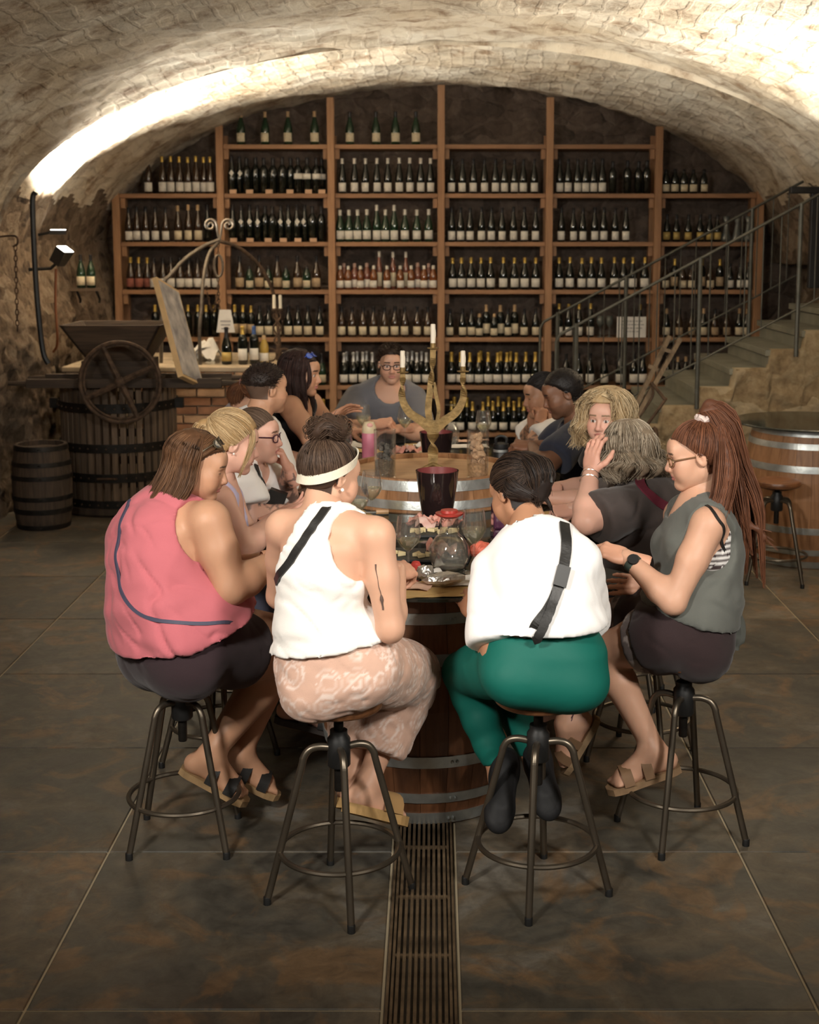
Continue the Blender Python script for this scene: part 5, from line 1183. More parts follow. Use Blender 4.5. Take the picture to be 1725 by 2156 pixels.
def head_cols(V, skin, lips, brow, haircol, win, eyes='open', shave=None, makeup=1.0):
    C = np.tile(np.asarray(skin, float), (len(V), 1)); x, y, z = V.T; ax = np.abs(x)
    C *= (1+.05*wavy(V, 14, 3, 2))[:, None]
    red = np.exp(-(((ax-.042)/.022)**2+((z+.030)/.022)**2))*(y > .02); C = C*(1-red[:, None]*np.array([.0, .10, .10]))
    nose = np.exp(-((x/.014)**2+((z+.034)/.016)**2))*(y > .08); C = C*(1-nose[:, None]*np.array([.0, .10, .08]))
    lip = (((x/.0235)**2+((z+.0655)/.0125)**2) < 1) & (y > .07); C[lip] = lips
    bz = .0215+.006*np.cos((ax-.03)*60); br = (np.abs(z-bz) < .0038) & (ax > .012) & (ax < .050) & (y > .04); C[br] = brow
    eye = (((ax-.031)/.0135)**2+((z+.001)/(.0058 if eyes == 'open' else .0018))**2 < 1) & (y > .06)
    if eyes == 'open':
        C[eye] = (.62, .58, .54); C[eye & (((ax-.031)/.0062)**2+((z+.001)/.0062)**2 < 1)] = (.05, .03, .02)
        lid = (((ax-.031)/.0150)**2+((z+.000)/.0078)**2 < 1) & (y > .06) & ~eye & (z > 0); C[lid] = np.array(skin)*.45
    else: C[eye] = np.array(brow)*.6+np.array(skin)*.1
    if shave is not None:
        b = (z < -.045) & (y > -.02) & ~lip; C[b] = C[b]*.72+np.array(shave)*.28
    # scalp under the hair
    q = (V-HE_C)/HE_R; inside = (q**2).sum(1) > .62
    sc = win(V) & inside; C[sc] = haircol
    return C
def hairline(z): return np.interp(z, [-.02, 0, .03, .055, .072, .084], [-.016, -.008, .008, .030, .056, .12])
def default_win(zl=0.0, back=-.072):
    """True where hair grows: behind a hairline that runs forehead - temple - ear - nape"""
    def f(V):
        x, y, z = V.T
        return (y < hairline(z)) & (z > np.where(y < -.03, back, zl+.004))
    return f
# ---- hand in its own frame: y along the fingers, z the back of the hand, thumb on +x
def hand_mesh(curl=(.5, .6, .5), spread=.06, thumb=(.9, .25), fcurl=None, h=.0034, point=None):
    v = Vol((-.075, -.09, -.10), (.10, .20, .06), h)
    v.cone((0, -.075, 0), (0, -.002, 0), .0285, .0245, .015, squash=None)
    v.ell((0, .045, 0), (.040, .052, .0145), k=.02); v.ell((.020, .022, -.006), (.020, .030, .017), k=.015); v.ell((-.020, .030, -.005), (.018, .034, .014), k=.015)
    nails = []
    for i in range(4):
        bx = .030-.0195*i; L = (.043, .048, .045, .036)[i]; Ls = (L, L*.62, L*.52); r = (.0088, .0090, .0086, .0076)[i]
        p = np.array([bx, .082-.004*abs(i-1.3), .001]); a = 0.0; cs = (fcurl[i] if fcurl else curl); sp = (1.3-i)*spread
        pts = [p-np.array([bx*.25, .03, 0]), p]
        for j in range(3):
            a += cs[j]; d = np.array([math.sin(sp)*math.cos(a), math.cos(a)*math.cos(sp), -math.sin(a)]); p = p+d*Ls[j]; pts.append(p)
        v.chain(pts, [r*1.05, r*1.08, r, r*.92, r*.80], .006); nails.append((pts[-1], d))
    t0 = np.array([.026, .012, -.006]); a, b = thumb
    d1 = nrm((math.sin(a), math.cos(a), -b)); t1 = t0+d1*.042; d2 = nrm(d1+np.array([-.35, .25, -.15])); t2 = t1+d2*.032; t3 = t2+nrm(d2+np.array([-.25, .2, -.05]))*.024
    v.chain([t0, t1, t2, t3], [.0135, .0118, .0105, .0088], .008)
    return v.mesh(1)
_HM = {}
HPOSE = dict(relaxed=dict(curl=(.35, .5, .35)), fist=dict(curl=(1.35, 1.5, .9), spread=.02, thumb=(.35, .75)), loose=dict(curl=(.8, .9, .6), thumb=(.6, .55)), flat=dict(curl=(.08, .12, .08), spread=.05),
             pinch=dict(fcurl=((.75, .75, .4), (.85, .8, .4), (.95, .9, .5), (1.0, 1.0, .5)), thumb=(.45, .75)), open=dict(curl=(.15, .3, .3), spread=.12, thumb=(1.0, .1)))
def hand(wrist, d, back, side, pose, sc=1.0):
    """side +1: thumb on the +x of (fingers=d, back of hand=back); world mesh"""
    if pose not in _HM: _HM[pose] = hand_mesh(**HPOSE[pose])
    V, Q = _HM[pose]; V = V.copy()*sc; d = nrm(d); z = nrm(np.asarray(back, float)-d*np.dot(back, d)); x = np.cross(d, z)
    if side < 0: V[:, 0] *= -1; Q = Q[:, ::-1]
    return V@np.stack([x, d, z], 0)+np.asarray(wrist), Q
# ---- strands
def strands(paths, r0, r1, cols):
    """paths (n,m,3) -> three-sided tapering tubes with per-strand colours"""
    Pt = np.asarray(paths); n, m, _ = Pt.shape; T = np.gradient(Pt, axis=1); T /= np.linalg.norm(T, axis=2, keepdims=True)+1e-9
    a = np.array([.31, .52, .79]); U = np.cross(T, a); U /= np.linalg.norm(U, axis=2, keepdims=True)+1e-9; W = np.cross(T, U)
    rr = (r0+(r1-r0)*np.linspace(0, 1, m)**1.5)[None, :, None]
    ring = [Pt+(U*math.cos(t)+W*math.sin(t))*rr for t in (0, 2.094, 4.189)]
    V = np.stack(ring, 2).reshape(-1, 3); b = (np.arange(n)[:, None, None]*m+np.arange(m-1)[None, :, None])*3+np.zeros((1, 1, 1), int); b = b.reshape(-1)
    Q = np.concatenate([np.stack([b+i, b+(i+1) % 3, b+3+(i+1) % 3, b+3+i], -1) for i in range(3)])
    return V, Q, np.repeat(np.asarray(cols), m*3, 0)
def smooth_paths(ctrl, m):
    """ctrl (n,k,3) control points -> (n,m,3) Catmull-Rom"""
    c = np.asarray(ctrl, float); n, k, _ = c.shape; c = np.concatenate([2*c[:, :1]-c[:, 1:2], c, 2*c[:, -1:]-c[:, -2:-1]], 1)
    t = np.linspace(0, k-1-1e-6, m); i = t.astype(int); f = (t-i)[None, :, None]
    p0, p1, p2, p3 = c[:, i], c[:, i+1], c[:, i+2], c[:, i+3]
    return .5*((2*p1)+(-p0+p2)*f+(2*p0-5*p1+4*p2-p3)*f*f+(-p0+3*p1-3*p2+p3)*f**3)
def unit_dir(az, el):
    """az: 0 = forward, + = right; el: up"""
    return np.array([math.sin(az)*math.cos(el), math.cos(az)*math.cos(el), math.sin(el)])
def on_skull(d, off=.010): return HE_C+d*(1/np.sqrt(((d/HE_R)**2).sum(-1, keepdims=True)))+d*off
def slerp_dirs(a, b, n):
    t = np.linspace(0, 1, n)[:, None]; a = nrm(a); b = nrm(b); w_ = math.acos(max(-1, min(1, float(a@b)))); 
    if w_ < 1e-3: return np.repeat(a[None], n, 0)
    return (np.sin((1-t)*w_)*a+np.sin(t*w_)*b)/math.sin(w_)
U3 = np.array([0, 0, 1.0])
class Person:
    def __init__(s, base, label, J, male=False, W=1.0, skin=(.60, .36, .25), res=.010, head_s=1.0, depth=1.0, arm=1.0, leg=1.0, bust=None, hip=1.0):
        s.root = empty('person', base, label, 'person'); s.base = np.asarray(base, float); s.J = {k: np.asarray(v, float) for k, v in J.items()}; s.male = male; s.W = W; s.skin = np.array(skin); s.res = res; s.hs = head_s*.885
        s.D = depth; s.arm = arm; s.leg = leg; s.bust = (0 if male else 1) if bust is None else bust; s.hip = hip
        j = s.J
        hs = nrm(j['hipR']-j['hipL']); ss = nrm(j['shR']-j['shL']); s.hs_ax, s.ss_ax = hs, ss
        sp = crv([j['pelvis'], j['mid'], j['chest'], j['neck']], 12); L = np.concatenate([[0], np.cumsum(np.linalg.norm(np.diff(sp, axis=0), axis=1))]); T = L/L[-1]
        s.spine = lambda t: np.array([np.interp(t, T, sp[:, i]) for i in range(3)]); s.slen = L[-1]
        prof = ((0, .165, .125), (.12, .168, .125), (.28, .155, .115), (.42, .152, .112), (.58, .168, .120), (.74, .182, .122), (.86, .165, .105), (.94, .115, .082), (1, .068, .064)) if male else \
               ((0, .175, .130), (.12, .172, .128), (.28, .145, .110), (.42, .132, .102), (.58, .142, .108), (.74, .152, .108), (.86, .138, .092), (.94, .092, .070), (1, .056, .054))
        s.st = []
        for t, a, b in prof:
            ax = nrm(hs*(1-t)+ss*t); up = nrm(s.spine(min(1, t+.08))-s.spine(max(0, t-.08))); f = nrm(np.cross(up, ax)); ax = np.cross(f, up)
            k = s.hip if t < .2 else 1.0
            s.st.append((t, s.spine(t), np.stack([ax, f, up]), a*W*k*(1 if t > .9 else 1), b*W*depth*(k if t < .2 else 1)))
        s.fwd = s.st[5][2][1]; s.hfwd = s.st[0][2][1]
        s.limbs()
    def limbs(s):
        j = s.J; A = s.arm*(1.12 if s.male else 1.0)*(.5+.5*s.W); Lg = s.leg*(.5+.5*s.W)
        s.seg = {}
        for q in 'LR':
            sh, el, wr = j['sh'+q], j['el'+q], j['wr'+q]; mid = el+(wr-el)*.28
            s.seg['arm'+q] = ([sh, sh+(el-sh)*.45, el], [.050*A, .046*A, .037*A]); s.seg['fore'+q] = ([el, mid, wr], [.037*A, .040*A, .0255*A**.5])
            hp, kn, an = j['hip'+q], j['kn'+q], j['an'+q]; cf = kn+(an-kn)*.32
            s.seg['thigh'+q] = ([hp, hp+(kn-hp)*.5, kn], [.090*Lg, .078*Lg, .057*Lg]); s.seg['shin'+q] = ([kn, cf, an], [.055*Lg, .054*Lg, .034*Lg**.5])
    def bounds(s, keys, m): 
        p = np.array([s.J[k] for k in keys]); return p.min(0)-m, p.max(0)+m
    def torso(s, v, e=0.0, tmin=-.1, tmax=1.1, k=.045, loose=None):
        st = [q for q in s.st if tmin <= q[0] <= tmax+1e-6]; v.loft(st, e, .012, loose)
        if s.bust and tmax > .6 and tmin < .6:
            t, c, M, a, b = s.st[4]
            for sg in (-1, 1): v.ell(c+M[0]*sg*a*.50+M[1]*b*.72+M[2]*s.slen*.05, (.056*s.W+e, .050*s.bust+e, .056*s.W+e), M, .03)
        if tmin < .1:
            t, c, M, a, b = s.st[0]
            for sg in (-1, 1): v.ell(c+M[0]*sg*a*.42-M[1]*b*.50-M[2]*.034, (.108*s.W*s.hip+e, .092*s.W*s.hip+e, .090*s.W+e), M, .06)
    def shoulders(s, v, e=0.0, k=.03, sides='LR'):
        t, c, M, a, b = s.st[6]
        for q in sides:
            sh = s.J['sh'+q]; inn = c+(sh-c)*.35; v.cone(inn, sh, .052*s.W**.5+e, .048*s.arm+e, k); nk_ = s.spine(.985); v.cone(nk_, sh-(sh-nk_)*.15, .034+e, .036*s.arm+e, .025)
    def limb(s, v, names, e=0.0, k=.02, **kw):
        for n in names:
            pts, rs = s.seg[n]; v.chain(pts, [r+e for r in rs], k, **kw)
    def build_body(s, hands, feet, head_f, head_up=(0, 0, 1), roll=0.0, lips=(.45, .17, .14), brow=(.10, .06, .04), haircol=(.1, .06, .03), win=None, eyes='open', shave=None, tattoo=None, foot_flex=None, bare=True, hidden_legs=False):
        j = s.J; keys = ['pelvis', 'neck', 'shL', 'shR', 'elL', 'elR', 'wrL', 'wrR', 'hipL', 'hipR', 'knL', 'knR', 'anL', 'anR', 'head']
        lo, hi = s.bounds(keys, .17); v = Vol(lo, hi, s.res)
        s.torso(v); s.shoulders(v); s.limb(v, ['armL', 'armR', 'foreL', 'foreR', 'thighL', 'thighR', 'shinL', 'shinR'])
        RH = rot_head(head_f, head_up, roll); s.RH = RH; hc = j['head']; s.hc = hc
        nk = hc+RH@np.array([0, -.030, -.075])*s.hs; r = .054 if s.male else .045; v.cone(j['neck']-s.st[-1][2][2]*.02, nk, r*1.1, r, .035)
        s.ft = {}
        for q in 'LR':
            d, up = feet[q]; d = nrm(d); up = nrm(np.asarray(up, float)-d*np.dot(up, d)); an = j['an'+q]; sd = np.cross(d, up); k_ = .95 if not s.male else 1.05
            s.ft[q] = (an, d, up, sd, k_)
            heel = an-d*.035*k_-up*.045; ball = an+d*.125*k_-up*.060; toe = an+d*.175*k_-up*.064
            v.cone(an, heel, .036, .030, .02); v.cone(an+d*.01, ball+up*.012, .036, .028, .03); v.cone(heel, ball, .026, .026, .025); v.ell(ball, (.045, .04, .018), [sd, d, up], .02)
            if bare:
                for i in range(5):
                    o = (i-1.6)*.017*(1 if q == 'L' else -1)*1; tl = (.030, .026, .023, .019, .014)[i]; rr = (.0125, .0095, .009, .0085, .008)[i]
                    b0 = ball+sd*(-o if q == 'R' else -o)+d*.018; v.cone(b0, b0+d*tl-up*.004, rr, rr*.9, .008)
            else: v.cone(ball, toe, .024, .018, .02)
        V, Q = v.mesh(1); C = np.tile(s.skin, (len(V), 1))*(1+.04*wavy(V, 6, 5, 2))[:, None]
        if tattoo is not None: C = tattoo(V, C)
        parts = [(V, Q, C)]
        Hv, Hq = head_mesh(s.male); Hc = head_cols(Hv, s.skin, lips, brow, haircol, win or default_win(), eyes, shave); parts.append(((Hv*s.hs)@RH.T+hc, Hq, Hc))
        for q in 'LR':
            pose, d, back = hands[q]; side = 1 if q == 'L' else -1
            d_ = nrm(d); b_ = nrm(np.asarray(back, float)-d_*np.dot(back, d_))
            Vh, Qh = hand(j['wr'+q], d, back, side, pose, .98 if s.male else .90); Ch = np.tile(s.skin*np.array([1.03, .95, .93]), (len(Vh), 1)); 
            if tattoo is not None: Ch = tattoo(Vh, Ch)
            parts.append((Vh, Qh, Ch))
        V, Q, C = merge(parts); s.bodyV = V; s.bodyN = None
        o = link('body', npmesh('body', V-s.base, Q, True, C), M_SKIN, s.root); s.body = (V, Q); return o
    def hw(s, p): return s.hc+(s.RH@(np.asarray(p, float).T*s.hs)).T
    # ---- clothing
    def cloth(s, name, v, col, m=None, wr=.004, wf=7, pattern=None, smooth=2, seed=1, stretch=(1, 1, 1.7)):
        V, Q = v.mesh(smooth); N = vnormals(V, Q)
        fa = nrm(s.fold if getattr(s, 'fold', None) is not None else s.ss_ax*.9-U3*.35); Vs = V*1.25-np.outer(V@fa, fa)*.95; d = wavy(Vs, wf*.8, seed, 2); w1 = wavy(Vs, wf*.55, seed+5, 2); w2 = wavy(Vs, wf, seed+9, 2); cr_ = np.exp(-(w1/.16)**2)*np.clip(.4+d, 0, 1)+.6*np.exp(-(w2/.16)**2)*np.clip(.3-d, 0, 1)
        V = V+N*((d*.5-cr_*1.1+.2)*wr)[:, None]
        C = np.tile(np.asarray(col, float), (len(V), 1))
        if pattern is not None: C = pattern(V, C)
        if len(V) == 0: return None
        o = link(name, npmesh(name, V-s.base, Q, True, C), m or M_CLOTH, s.root); s.last = (V, N); s.cl = getattr(s, 'cl', []); s.cl.append((V, N)); return o
    def top(s, name, col, hem=.05, sleeve=None, e=.010, loose=None, neck_r=.075, neck_f=.02, arm_cut=None, wr=.004, wf=7, pattern=None, sl_e=.018, res=None, neck_drop=.0, m=None, seed=1, strap=None, hem_tilt=0.0, scoop=None, tmax=1.0, level=.5):
        j = s.J; lo, hi = s.bounds(['pelvis', 'neck', 'shL', 'shR']+(['elL', 'elR'] if sleeve else []), .24); v = Vol(lo, hi, res or s.res*.9)
        s.torso(v, e, tmin=-.05, tmax=tmax, loose=loose if loose else None); s.shoulders(v, e)
        # neckline, armholes, hem
        up = s.st[-1][2][2]; nb = j['neck']+s.fwd*neck_f+up*(.02-neck_drop)
        v.ell(nb, (neck_r, neck_r, neck_r*1.0), None, .004, 'sub')
        if scoop: v.ell(j['neck']+s.fwd*scoop[0]-up*scoop[1], (scoop[2],)*3, None, .004, 'sub')
        if arm_cut:
            for q in 'LR':
                r, io, dn, bk = arm_cut[:4]; am = arm_cut[4] if len(arm_cut) > 4 else .95; sh = j['sh'+q]; sg = 1 if q == 'R' else -1
                c = sh+s.ss_ax*sg*io-up*dn-s.fwd*bk; v.ell(c, (r*am, r*1.25, r*1.55), [s.ss_ax, s.fwd, up], .004, 'sub')
        M0 = s.st[1][2]; hp = s.spine(max(0, hem)) if hem >= 0 else s.spine(0)+s.st[0][2][2]*hem*s.slen
        v.cut(hp, -nrm(s.st[1][2][2]*(1-level)+U3*level)+s.st[1][2][1]*hem_tilt)
        if sleeve:
            for q in 'LR':
                pts, rs = s.seg['arm'+q]; sh, el = pts[0], pts[-1]; d = nrm(el-sh); end = sh+(el-sh)*sleeve; n = max(1, 3); P_ = [sh+(el-sh)*sleeve*1.1*i/4 for i in range(5)]
                for i in range(4): v.cone(P_[i], P_[i+1], .052*s.arm*(1.1 if s.male else 1)+e+(sl_e*i/4), .050*s.arm*(1.1 if s.male else 1)+e+sl_e*(i+1)/4, .018, clip=[(end, d)])
        return s.cloth(name, v, col, m, wr, wf, pattern, seed=seed)
    def bottom(s, name, col, waist=.28, legs=.5, e=.010, shin=None, loose=.0, wr=.003, wf=8, pattern=None, m=None, seed=2, flare=.0, res=None, level=.5):
        """legs: fraction of the thigh covered; shin: fraction of the shin"""
        j = s.J; lo, hi = s.bounds(['pelvis', 'hipL', 'hipR', 'knL', 'knR']+(['anL', 'anR'] if shin else []), .22); v = Vol(lo, hi, res or s.res*.9)
        s.torso(v, e, tmin=-.1, tmax=max(.30, waist)); 
        for q in 'LR':
            pts, rs = s.seg['thigh'+q]; hp, kn = pts[0], pts[-1]; d = nrm(kn-hp); f = legs if not shin else 1.0; end = hp+(kn-hp)*f; N_ = 4
            for i in range(N_):
                a, b = i/N_*f*(1 if f >= 1 else 1.08), (i+1)/N_*f*(1 if f >= 1 else 1.08); r0 = np.interp(a, [0, .5, 1], rs)+e+flare*a+loose; r1 = np.interp(b, [0, .5, 1], rs)+e+flare*b+loose
                v.cone(hp+(kn-hp)*a, hp+(kn-hp)*b, r0, r1, .03, clip=None if f >= 1 else [(end, d)])
            if shin:
                pts, rs = s.seg['shin'+q]; kn, an = pts[0], pts[-1]; d = nrm(an-kn); end = kn+(an-kn)*shin
                for i in range(4):
                    a, b = i/4*shin*1.05, (i+1)/4*shin*1.05; r0 = np.interp(a, [0, .32, 1], rs)+e+loose+flare*(1-a*.3); r1 = np.interp(b, [0, .32, 1], rs)+e+loose+flare*(1-b*.3); v.cone(kn+(an-kn)*a, kn+(an-kn)*b, r0, r1, .02, clip=[(end, d)])
        v.cut(s.spine(waist), nrm(s.st[2][2][2]*(1-level)+U3*level))
        return s.cloth(name, v, col, m, wr, wf, pattern, seed=seed)
    # ---- things laid on the surface
    def snap(s, pts, off, srcs=None, smooth=3):
        V = np.concatenate([a for a, b in (srcs or s.cl)]); N = np.concatenate([b for a, b in (srcs or s.cl)]); out = []; nn = []
        for p in pts:
            d = ((V-p)**2).sum(1); k = np.argsort(d)[:6]; out.append(V[k].mean(0)+nrm(N[k].mean(0))*off); nn.append(nrm(N[k].mean(0)))
        out = np.array(out); nn = np.array(nn)
        for _ in range(smooth):
            out[1:-1] = .5*out[1:-1]+.25*(out[:-2]+out[2:]); nn[1:-1] = .5*nn[1:-1]+.25*(nn[:-2]+nn[2:])
        return out, nn
    def ribbon(s, name, pts, wd, th, m, off=.004, n=64, srcs=None, smooth=14):
        c, nn = s.snap(crv(pts, n), off, srcs, smooth); c, nn = s.snap(c, off, srcs, 6); V = []; N_ = len(c)
        for i in range(N_):
            d = nrm(c[min(i+1, N_-1)]-c[max(0, i-1)]); sd = nrm(np.cross(d, nn[i]))
            for a, b in ((-1, -1), (1, -1), (1, 1), (-1, 1)): V.append(c[i]+sd*a*wd/2+nn[i]*b*th/2-s.base)
        Fs = [[i*4+k, i*4+(k+1) % 4, i*4+4+(k+1) % 4, i*4+4+k] for i in range(N_-1) for k in range(4)]+[[3, 2, 1, 0], [4*(N_-1)+k for k in range(4)]]
        mb = MB(); mb.add(V, Fs); return mb.build(name, m, s.root), c, nn
    def part(s, name, mb, m, parent=None):
        mb.v = [tuple(np.asarray(p)-s.base) for p in mb.v]; return mb.build(name, m, parent or s.root)
    # ---- hair
    def hair(s, col, win=None, thick=.012, locks=(), scalp=(), tuft=None, n_str=30, r=.0013, var=.35, seed=1, cap=True, cap_cut=None, fr=0.0, fuzz=0.0, light=None, res=.006, frizz=.0015, capcol=None):
        """locks: (list of local/world points, radii, n) volumes of hair; scalp: (list of root dirs, gather dir, n) combed strands"""
        R_ = np.random.RandomState(seed); col = np.asarray(col, float); light = np.asarray(light if light is not None else col*1.7, float); parts = []
        pts_all = [s.hw(HE_C)]
        for g, rs, n in locks: pts_all += [np.asarray(p) for p in g]
        pa = np.array(pts_all); rm = max([max(rs) for g, rs, n in locks]+[.02]); lo = np.minimum(pa.min(0)-rm-.02, s.hw(HE_C)-.135); hi = np.maximum(pa.max(0)+rm+.02, s.hw(HE_C)+.135)
        v = Vol(lo, hi, res)
        RT = s.RH.T
        if cap:
            v.ell(s.hw(HE_C), (HE_R+thick)*s.hs, RT, .01)
            ax = [v.lo[i]+v.h*np.arange(v.n[i])-s.hc[i] for i in range(3)]; X, Y, Z = np.meshgrid(*ax, indexing='ij'); M_ = RT/s.hs
            ly = M_[1, 0]*X+M_[1, 1]*Y+M_[1, 2]*Z; lz = M_[2, 0]*X+M_[2, 1]*Y+M_[2, 2]*Z
            bk, zl = cap_cut or (-.072, 0.0)
            zlow = np.interp(ly, [-.06, -.03, -.02], [bk, bk*.6+zl*.4, zl]); De = np.maximum(ly-hairline(lz)-fr, zlow-lz); v.phi = np.maximum(v.phi+thick*np.clip(1+De/.03, 0, 1)**2, De*.7).astype(np.float32)
            if fuzz: Vg = np.stack([X, Y, Z], -1).reshape(-1, 3); v.phi += (wavy(Vg, 40, seed, 2)*fuzz).reshape(v.phi.shape).astype(np.float32)
        for g, rs, n in locks:
            c = crv(g, 12); rr = np.interp(np.linspace(0, 1, len(c)), np.linspace(0, 1, len(rs)), rs); v.chain(list(c), list(rr*.72), .010)
        V, Q = v.mesh(1)
        if len(V):
            N = vnormals(V, Q); V = V+N*(wavy(V, 30, seed, 2)*.001)[:, None]; mixv = np.clip(.5+.5*wavy(V*np.array([3, 3, .8]), 16, seed+2, 2), 0, 1)[:, None]
            parts.append((V, Q, col*(.78+.3*mixv)))
        P_ = []; 
        for g, rs, n in locks:
            c = crv(g, 4*len(g)); c = c[np.linspace(0, len(c)-1, 11).astype(int)]; m = len(c); rr = np.interp(np.linspace(0, 1, m), np.linspace(0, 1, len(rs)), rs)
            n = int(n*1.7); a = R_.rand(n)*6.28; q = R_.rand(n)*.35+.78; T = nrm(c[-1]-c[0]); u, w_, _ = basis(T)
            off = (np.cos(a)[:, None]*u+np.sin(a)[:, None]*w_)*q[:, None]
            ph = R_.rand(n, 1)*6.28; wob = frizz*2*np.sin(np.linspace(0, 7, m)[None, :]+ph)[..., None]*np.array([1, .6, 0])
            Pp = c[None]+off[:, None, :]*rr[None, :, None]+wob*np.linspace(.2, 1, m)[None, :, None]; ext = (R_.rand(n, 1)-.45)*.05; Pp[:, -1] += (Pp[:, -1]-Pp[:, -3])/(np.linalg.norm(Pp[:, -1]-Pp[:, -3], axis=1, keepdims=True)+1e-6)*ext
            P_.append(smooth_paths(Pp, 14))
        for dirs, g, n in scalp:
            dirs = np.array([nrm(d) for d in dirs]); n = int(n*1.6); seg = np.sort(R_.rand(n))*(len(dirs)-1); i = np.minimum(seg.astype(int), len(dirs)-2); f = (seg-i)[:, None]
            roots = dirs[i]*(1-f)+dirs[i+1]*f; roots /= np.linalg.norm(roots, axis=1)[:, None]
            out = []
            for r0 in roots:
                dd = slerp_dirs(r0, nrm(g)+R_.normal(size=3)*.05, 7); p = on_skull(dd, 0)+dd*(thick*(.55+.55*np.sin(np.linspace(.15, pi*.8, 7)))[:, None]+R_.rand()*.006-.001); out.append(s.hw(p))
            P_.append(smooth_paths(np.array(out), 10))
        if tuft:   # short standing hair
            n, ln, wn = tuft; d = R_.normal(size=(n*3, 3)); d /= np.linalg.norm(d, axis=1)[:, None]; p = on_skull(d, thick*.55); ok = wn(p); d = d[ok][:n]; p = p[ok][:n]
            lay = np.array([0, .35, .25]); dirn = d+R_.normal(size=d.shape)*.25+lay; dirn /= np.linalg.norm(dirn, axis=1)[:, None]; L_ = ln*(R_.rand(len(d))*.6+.6)
            Pp = np.stack([p+d*.0+dirn*(L_*t)[:, None]-np.array([0, 0, 1])*(L_*t*t*.25)[:, None] for t in np.linspace(0, 1, 4)], 1)
            P_.append(smooth_paths(s.hw(Pp.reshape(-1, 3)).reshape(Pp.shape), 10))
        for pth in P_:
            t = R_.rand(len(pth), 1); cc = col*(.6+.5*R_.rand(len(pth), 1))+(light-col)*(t**1.6)*var*2.2; Vs, Qs, Cs = strands(pth, r, r*.45, cc); parts.append((Vs, Qs, Cs))
        V, Q, C = merge(parts); return link('hair', npmesh('hair', V-s.base, Q, True, C), M_HAIR, s.root)
    def glasses(s, kind='clear', up=0.0, m=None, lens=None, name='glasses', tilt=0.0):
        """spectacles on the nose (up=0) or pushed onto the hair"""
        o = bpy.data.objects.new(name, None); COL.objects.link(o); o.parent = s.root; M = np.eye(3)
        def T(p):
            p = np.array(p, float)
            if up:
                a = tilt; y, z = p[1]-.03, p[2]; p = np.array([p[0]*1.08, .03+y*math.cos(a)-z*math.sin(a), z*math.cos(a)+y*math.sin(a)]); p += np.array([0, -.028, up])
            return s.hw(p)
        fm = m or M_FRAMEG; MBs = MB()
        for sg in (-1, 1):
            ring = [T((sg*.033+.024*math.copysign(abs(math.cos(t))**.7, math.cos(t)), .098-.012*abs(math.cos(t))*(1 if math.cos(t)*sg > 0 else .2), -.003+.017*math.copysign(abs(math.sin(t))**.8, math.sin(t)))) for t in np.linspace(0, 2*pi, 25)[:-1]]
            MBs.tube(ring, .0022, 5, closed=True); MBs.tube([T((sg*.057, .088, .004)), T((sg*.074, .06, .006)), T((sg*.080, -.005, .006)), T((sg*.080, -.035, -.012))], .0022, 5)
            if lens:
                l = MB(); l.add([T((sg*.033, .0985, -.003))]+ring, [[0, i+1, (i+1) % 24+1] for i in range(24)], True); s.part('lens', l, lens, o) if False else None
                l.v = [tuple(np.asarray(p)-s.base) for p in l.v]; l.build('lens', lens, o)
        MBs.tube([T((-.010, .100, .003)), T((0, .103, .006)), T((.010, .100, .003))], .0022, 5)
        MBs.v = [tuple(np.asarray(p)-s.base) for p in MBs.v]; MBs.build('frame', fm, o); return o
    def sandal(s, q, col, m=None, straps=2, thick=.022, name='sandal', closed=False):
        an, d, up, sd, k = s.ft[q]; fm = m
        c0 = an-up*.082; out = []
        def outl(t):   # sole outline half widths along the foot
            return np.interp(t, [0, .1, .3, .55, .8, .95, 1], [.016, .030, .032, .036, .044, .034, .012])
        ts = np.linspace(0, 1, 14); L_ = .265*k; mb = MB(); V = []
        for t in ts:
            for sg in (-1, 1):
                for zz in (0, thick): V.append(c0+d*(-.068*k+t*L_)+sd*sg*outl(t)*1.05+up*(zz-.012))
        Fs = []
        for i in range(len(ts)-1):
            a = i*4; b = a+4; Fs += [[a+1, b+1, b+3, a+3], [a, a+2, b+2, b], [a, b, b+1, a+1], [a+2, a+3, b+3, b+2]]
        Fs += [[0, 1, 3, 2], [4*13, 4*13+2, 4*13+3, 4*13+1]]; mb.add(V, Fs)
        o = s.part(name, mb, mat('sole_'+str(len(MATS)), col, .8, var=.15, scale=30))
        for t0, hgt, wd in (((.70, .052, .035), (.42, .072, .032)) if straps == 2 else ((.62, .06, .075),)):
            v_ = MB(); VV = []; n = 9
            for i in range(n):
                a = pi*i/(n-1); p = c0+d*(-.068*k+t0*L_)+sd*math.cos(a)*(outl(t0)+.006)+up*(thick-.012+hgt*math.sin(a)**.7)
                for dd in (-wd/2, wd/2):
                    for e in (0, .004): VV.append(p+d*dd+nrm(sd*math.cos(a)+up*math.sin(a))*e)
            FF = []
            for i in range(n-1):
                a = i*4; b = a+4; FF += [[a+1, a+3, b+3, b+1], [a, b, b+2, a+2], [a, a+1, b+1, b], [a+2, b+2, b+3, a+3]]
            v_.add(VV, FF, True); s_o = s.part('strap', v_, fm or M_STRAPB, o)
        return o
    def shoe(s, q, col, name='shoe', open_heel=False):
        an, d, up, sd, k = s.ft[q]; v = Vol(an-.24, an+.24, .006); heel = an-d*.035*k-up*.05; ball = an+d*.125*k-up*.060
        M = [sd, d, up]; v.cone(heel, ball, .036, .040, .02); v.ell(ball+d*.025, (.046, .062, .030), M, .02); v.cone(an+d*.03-up*.02, ball+up*.015, .040, .030, .03); v.ell(heel+up*.01, (.036, .040, .040), M, .02); v.cone(an-up*.045, an-up*.01, .044, .044, .02)
        v.cut(an-up*.005, nrm(up*1.0+d*(-.0))); v.cut(an-up*.098, -up)
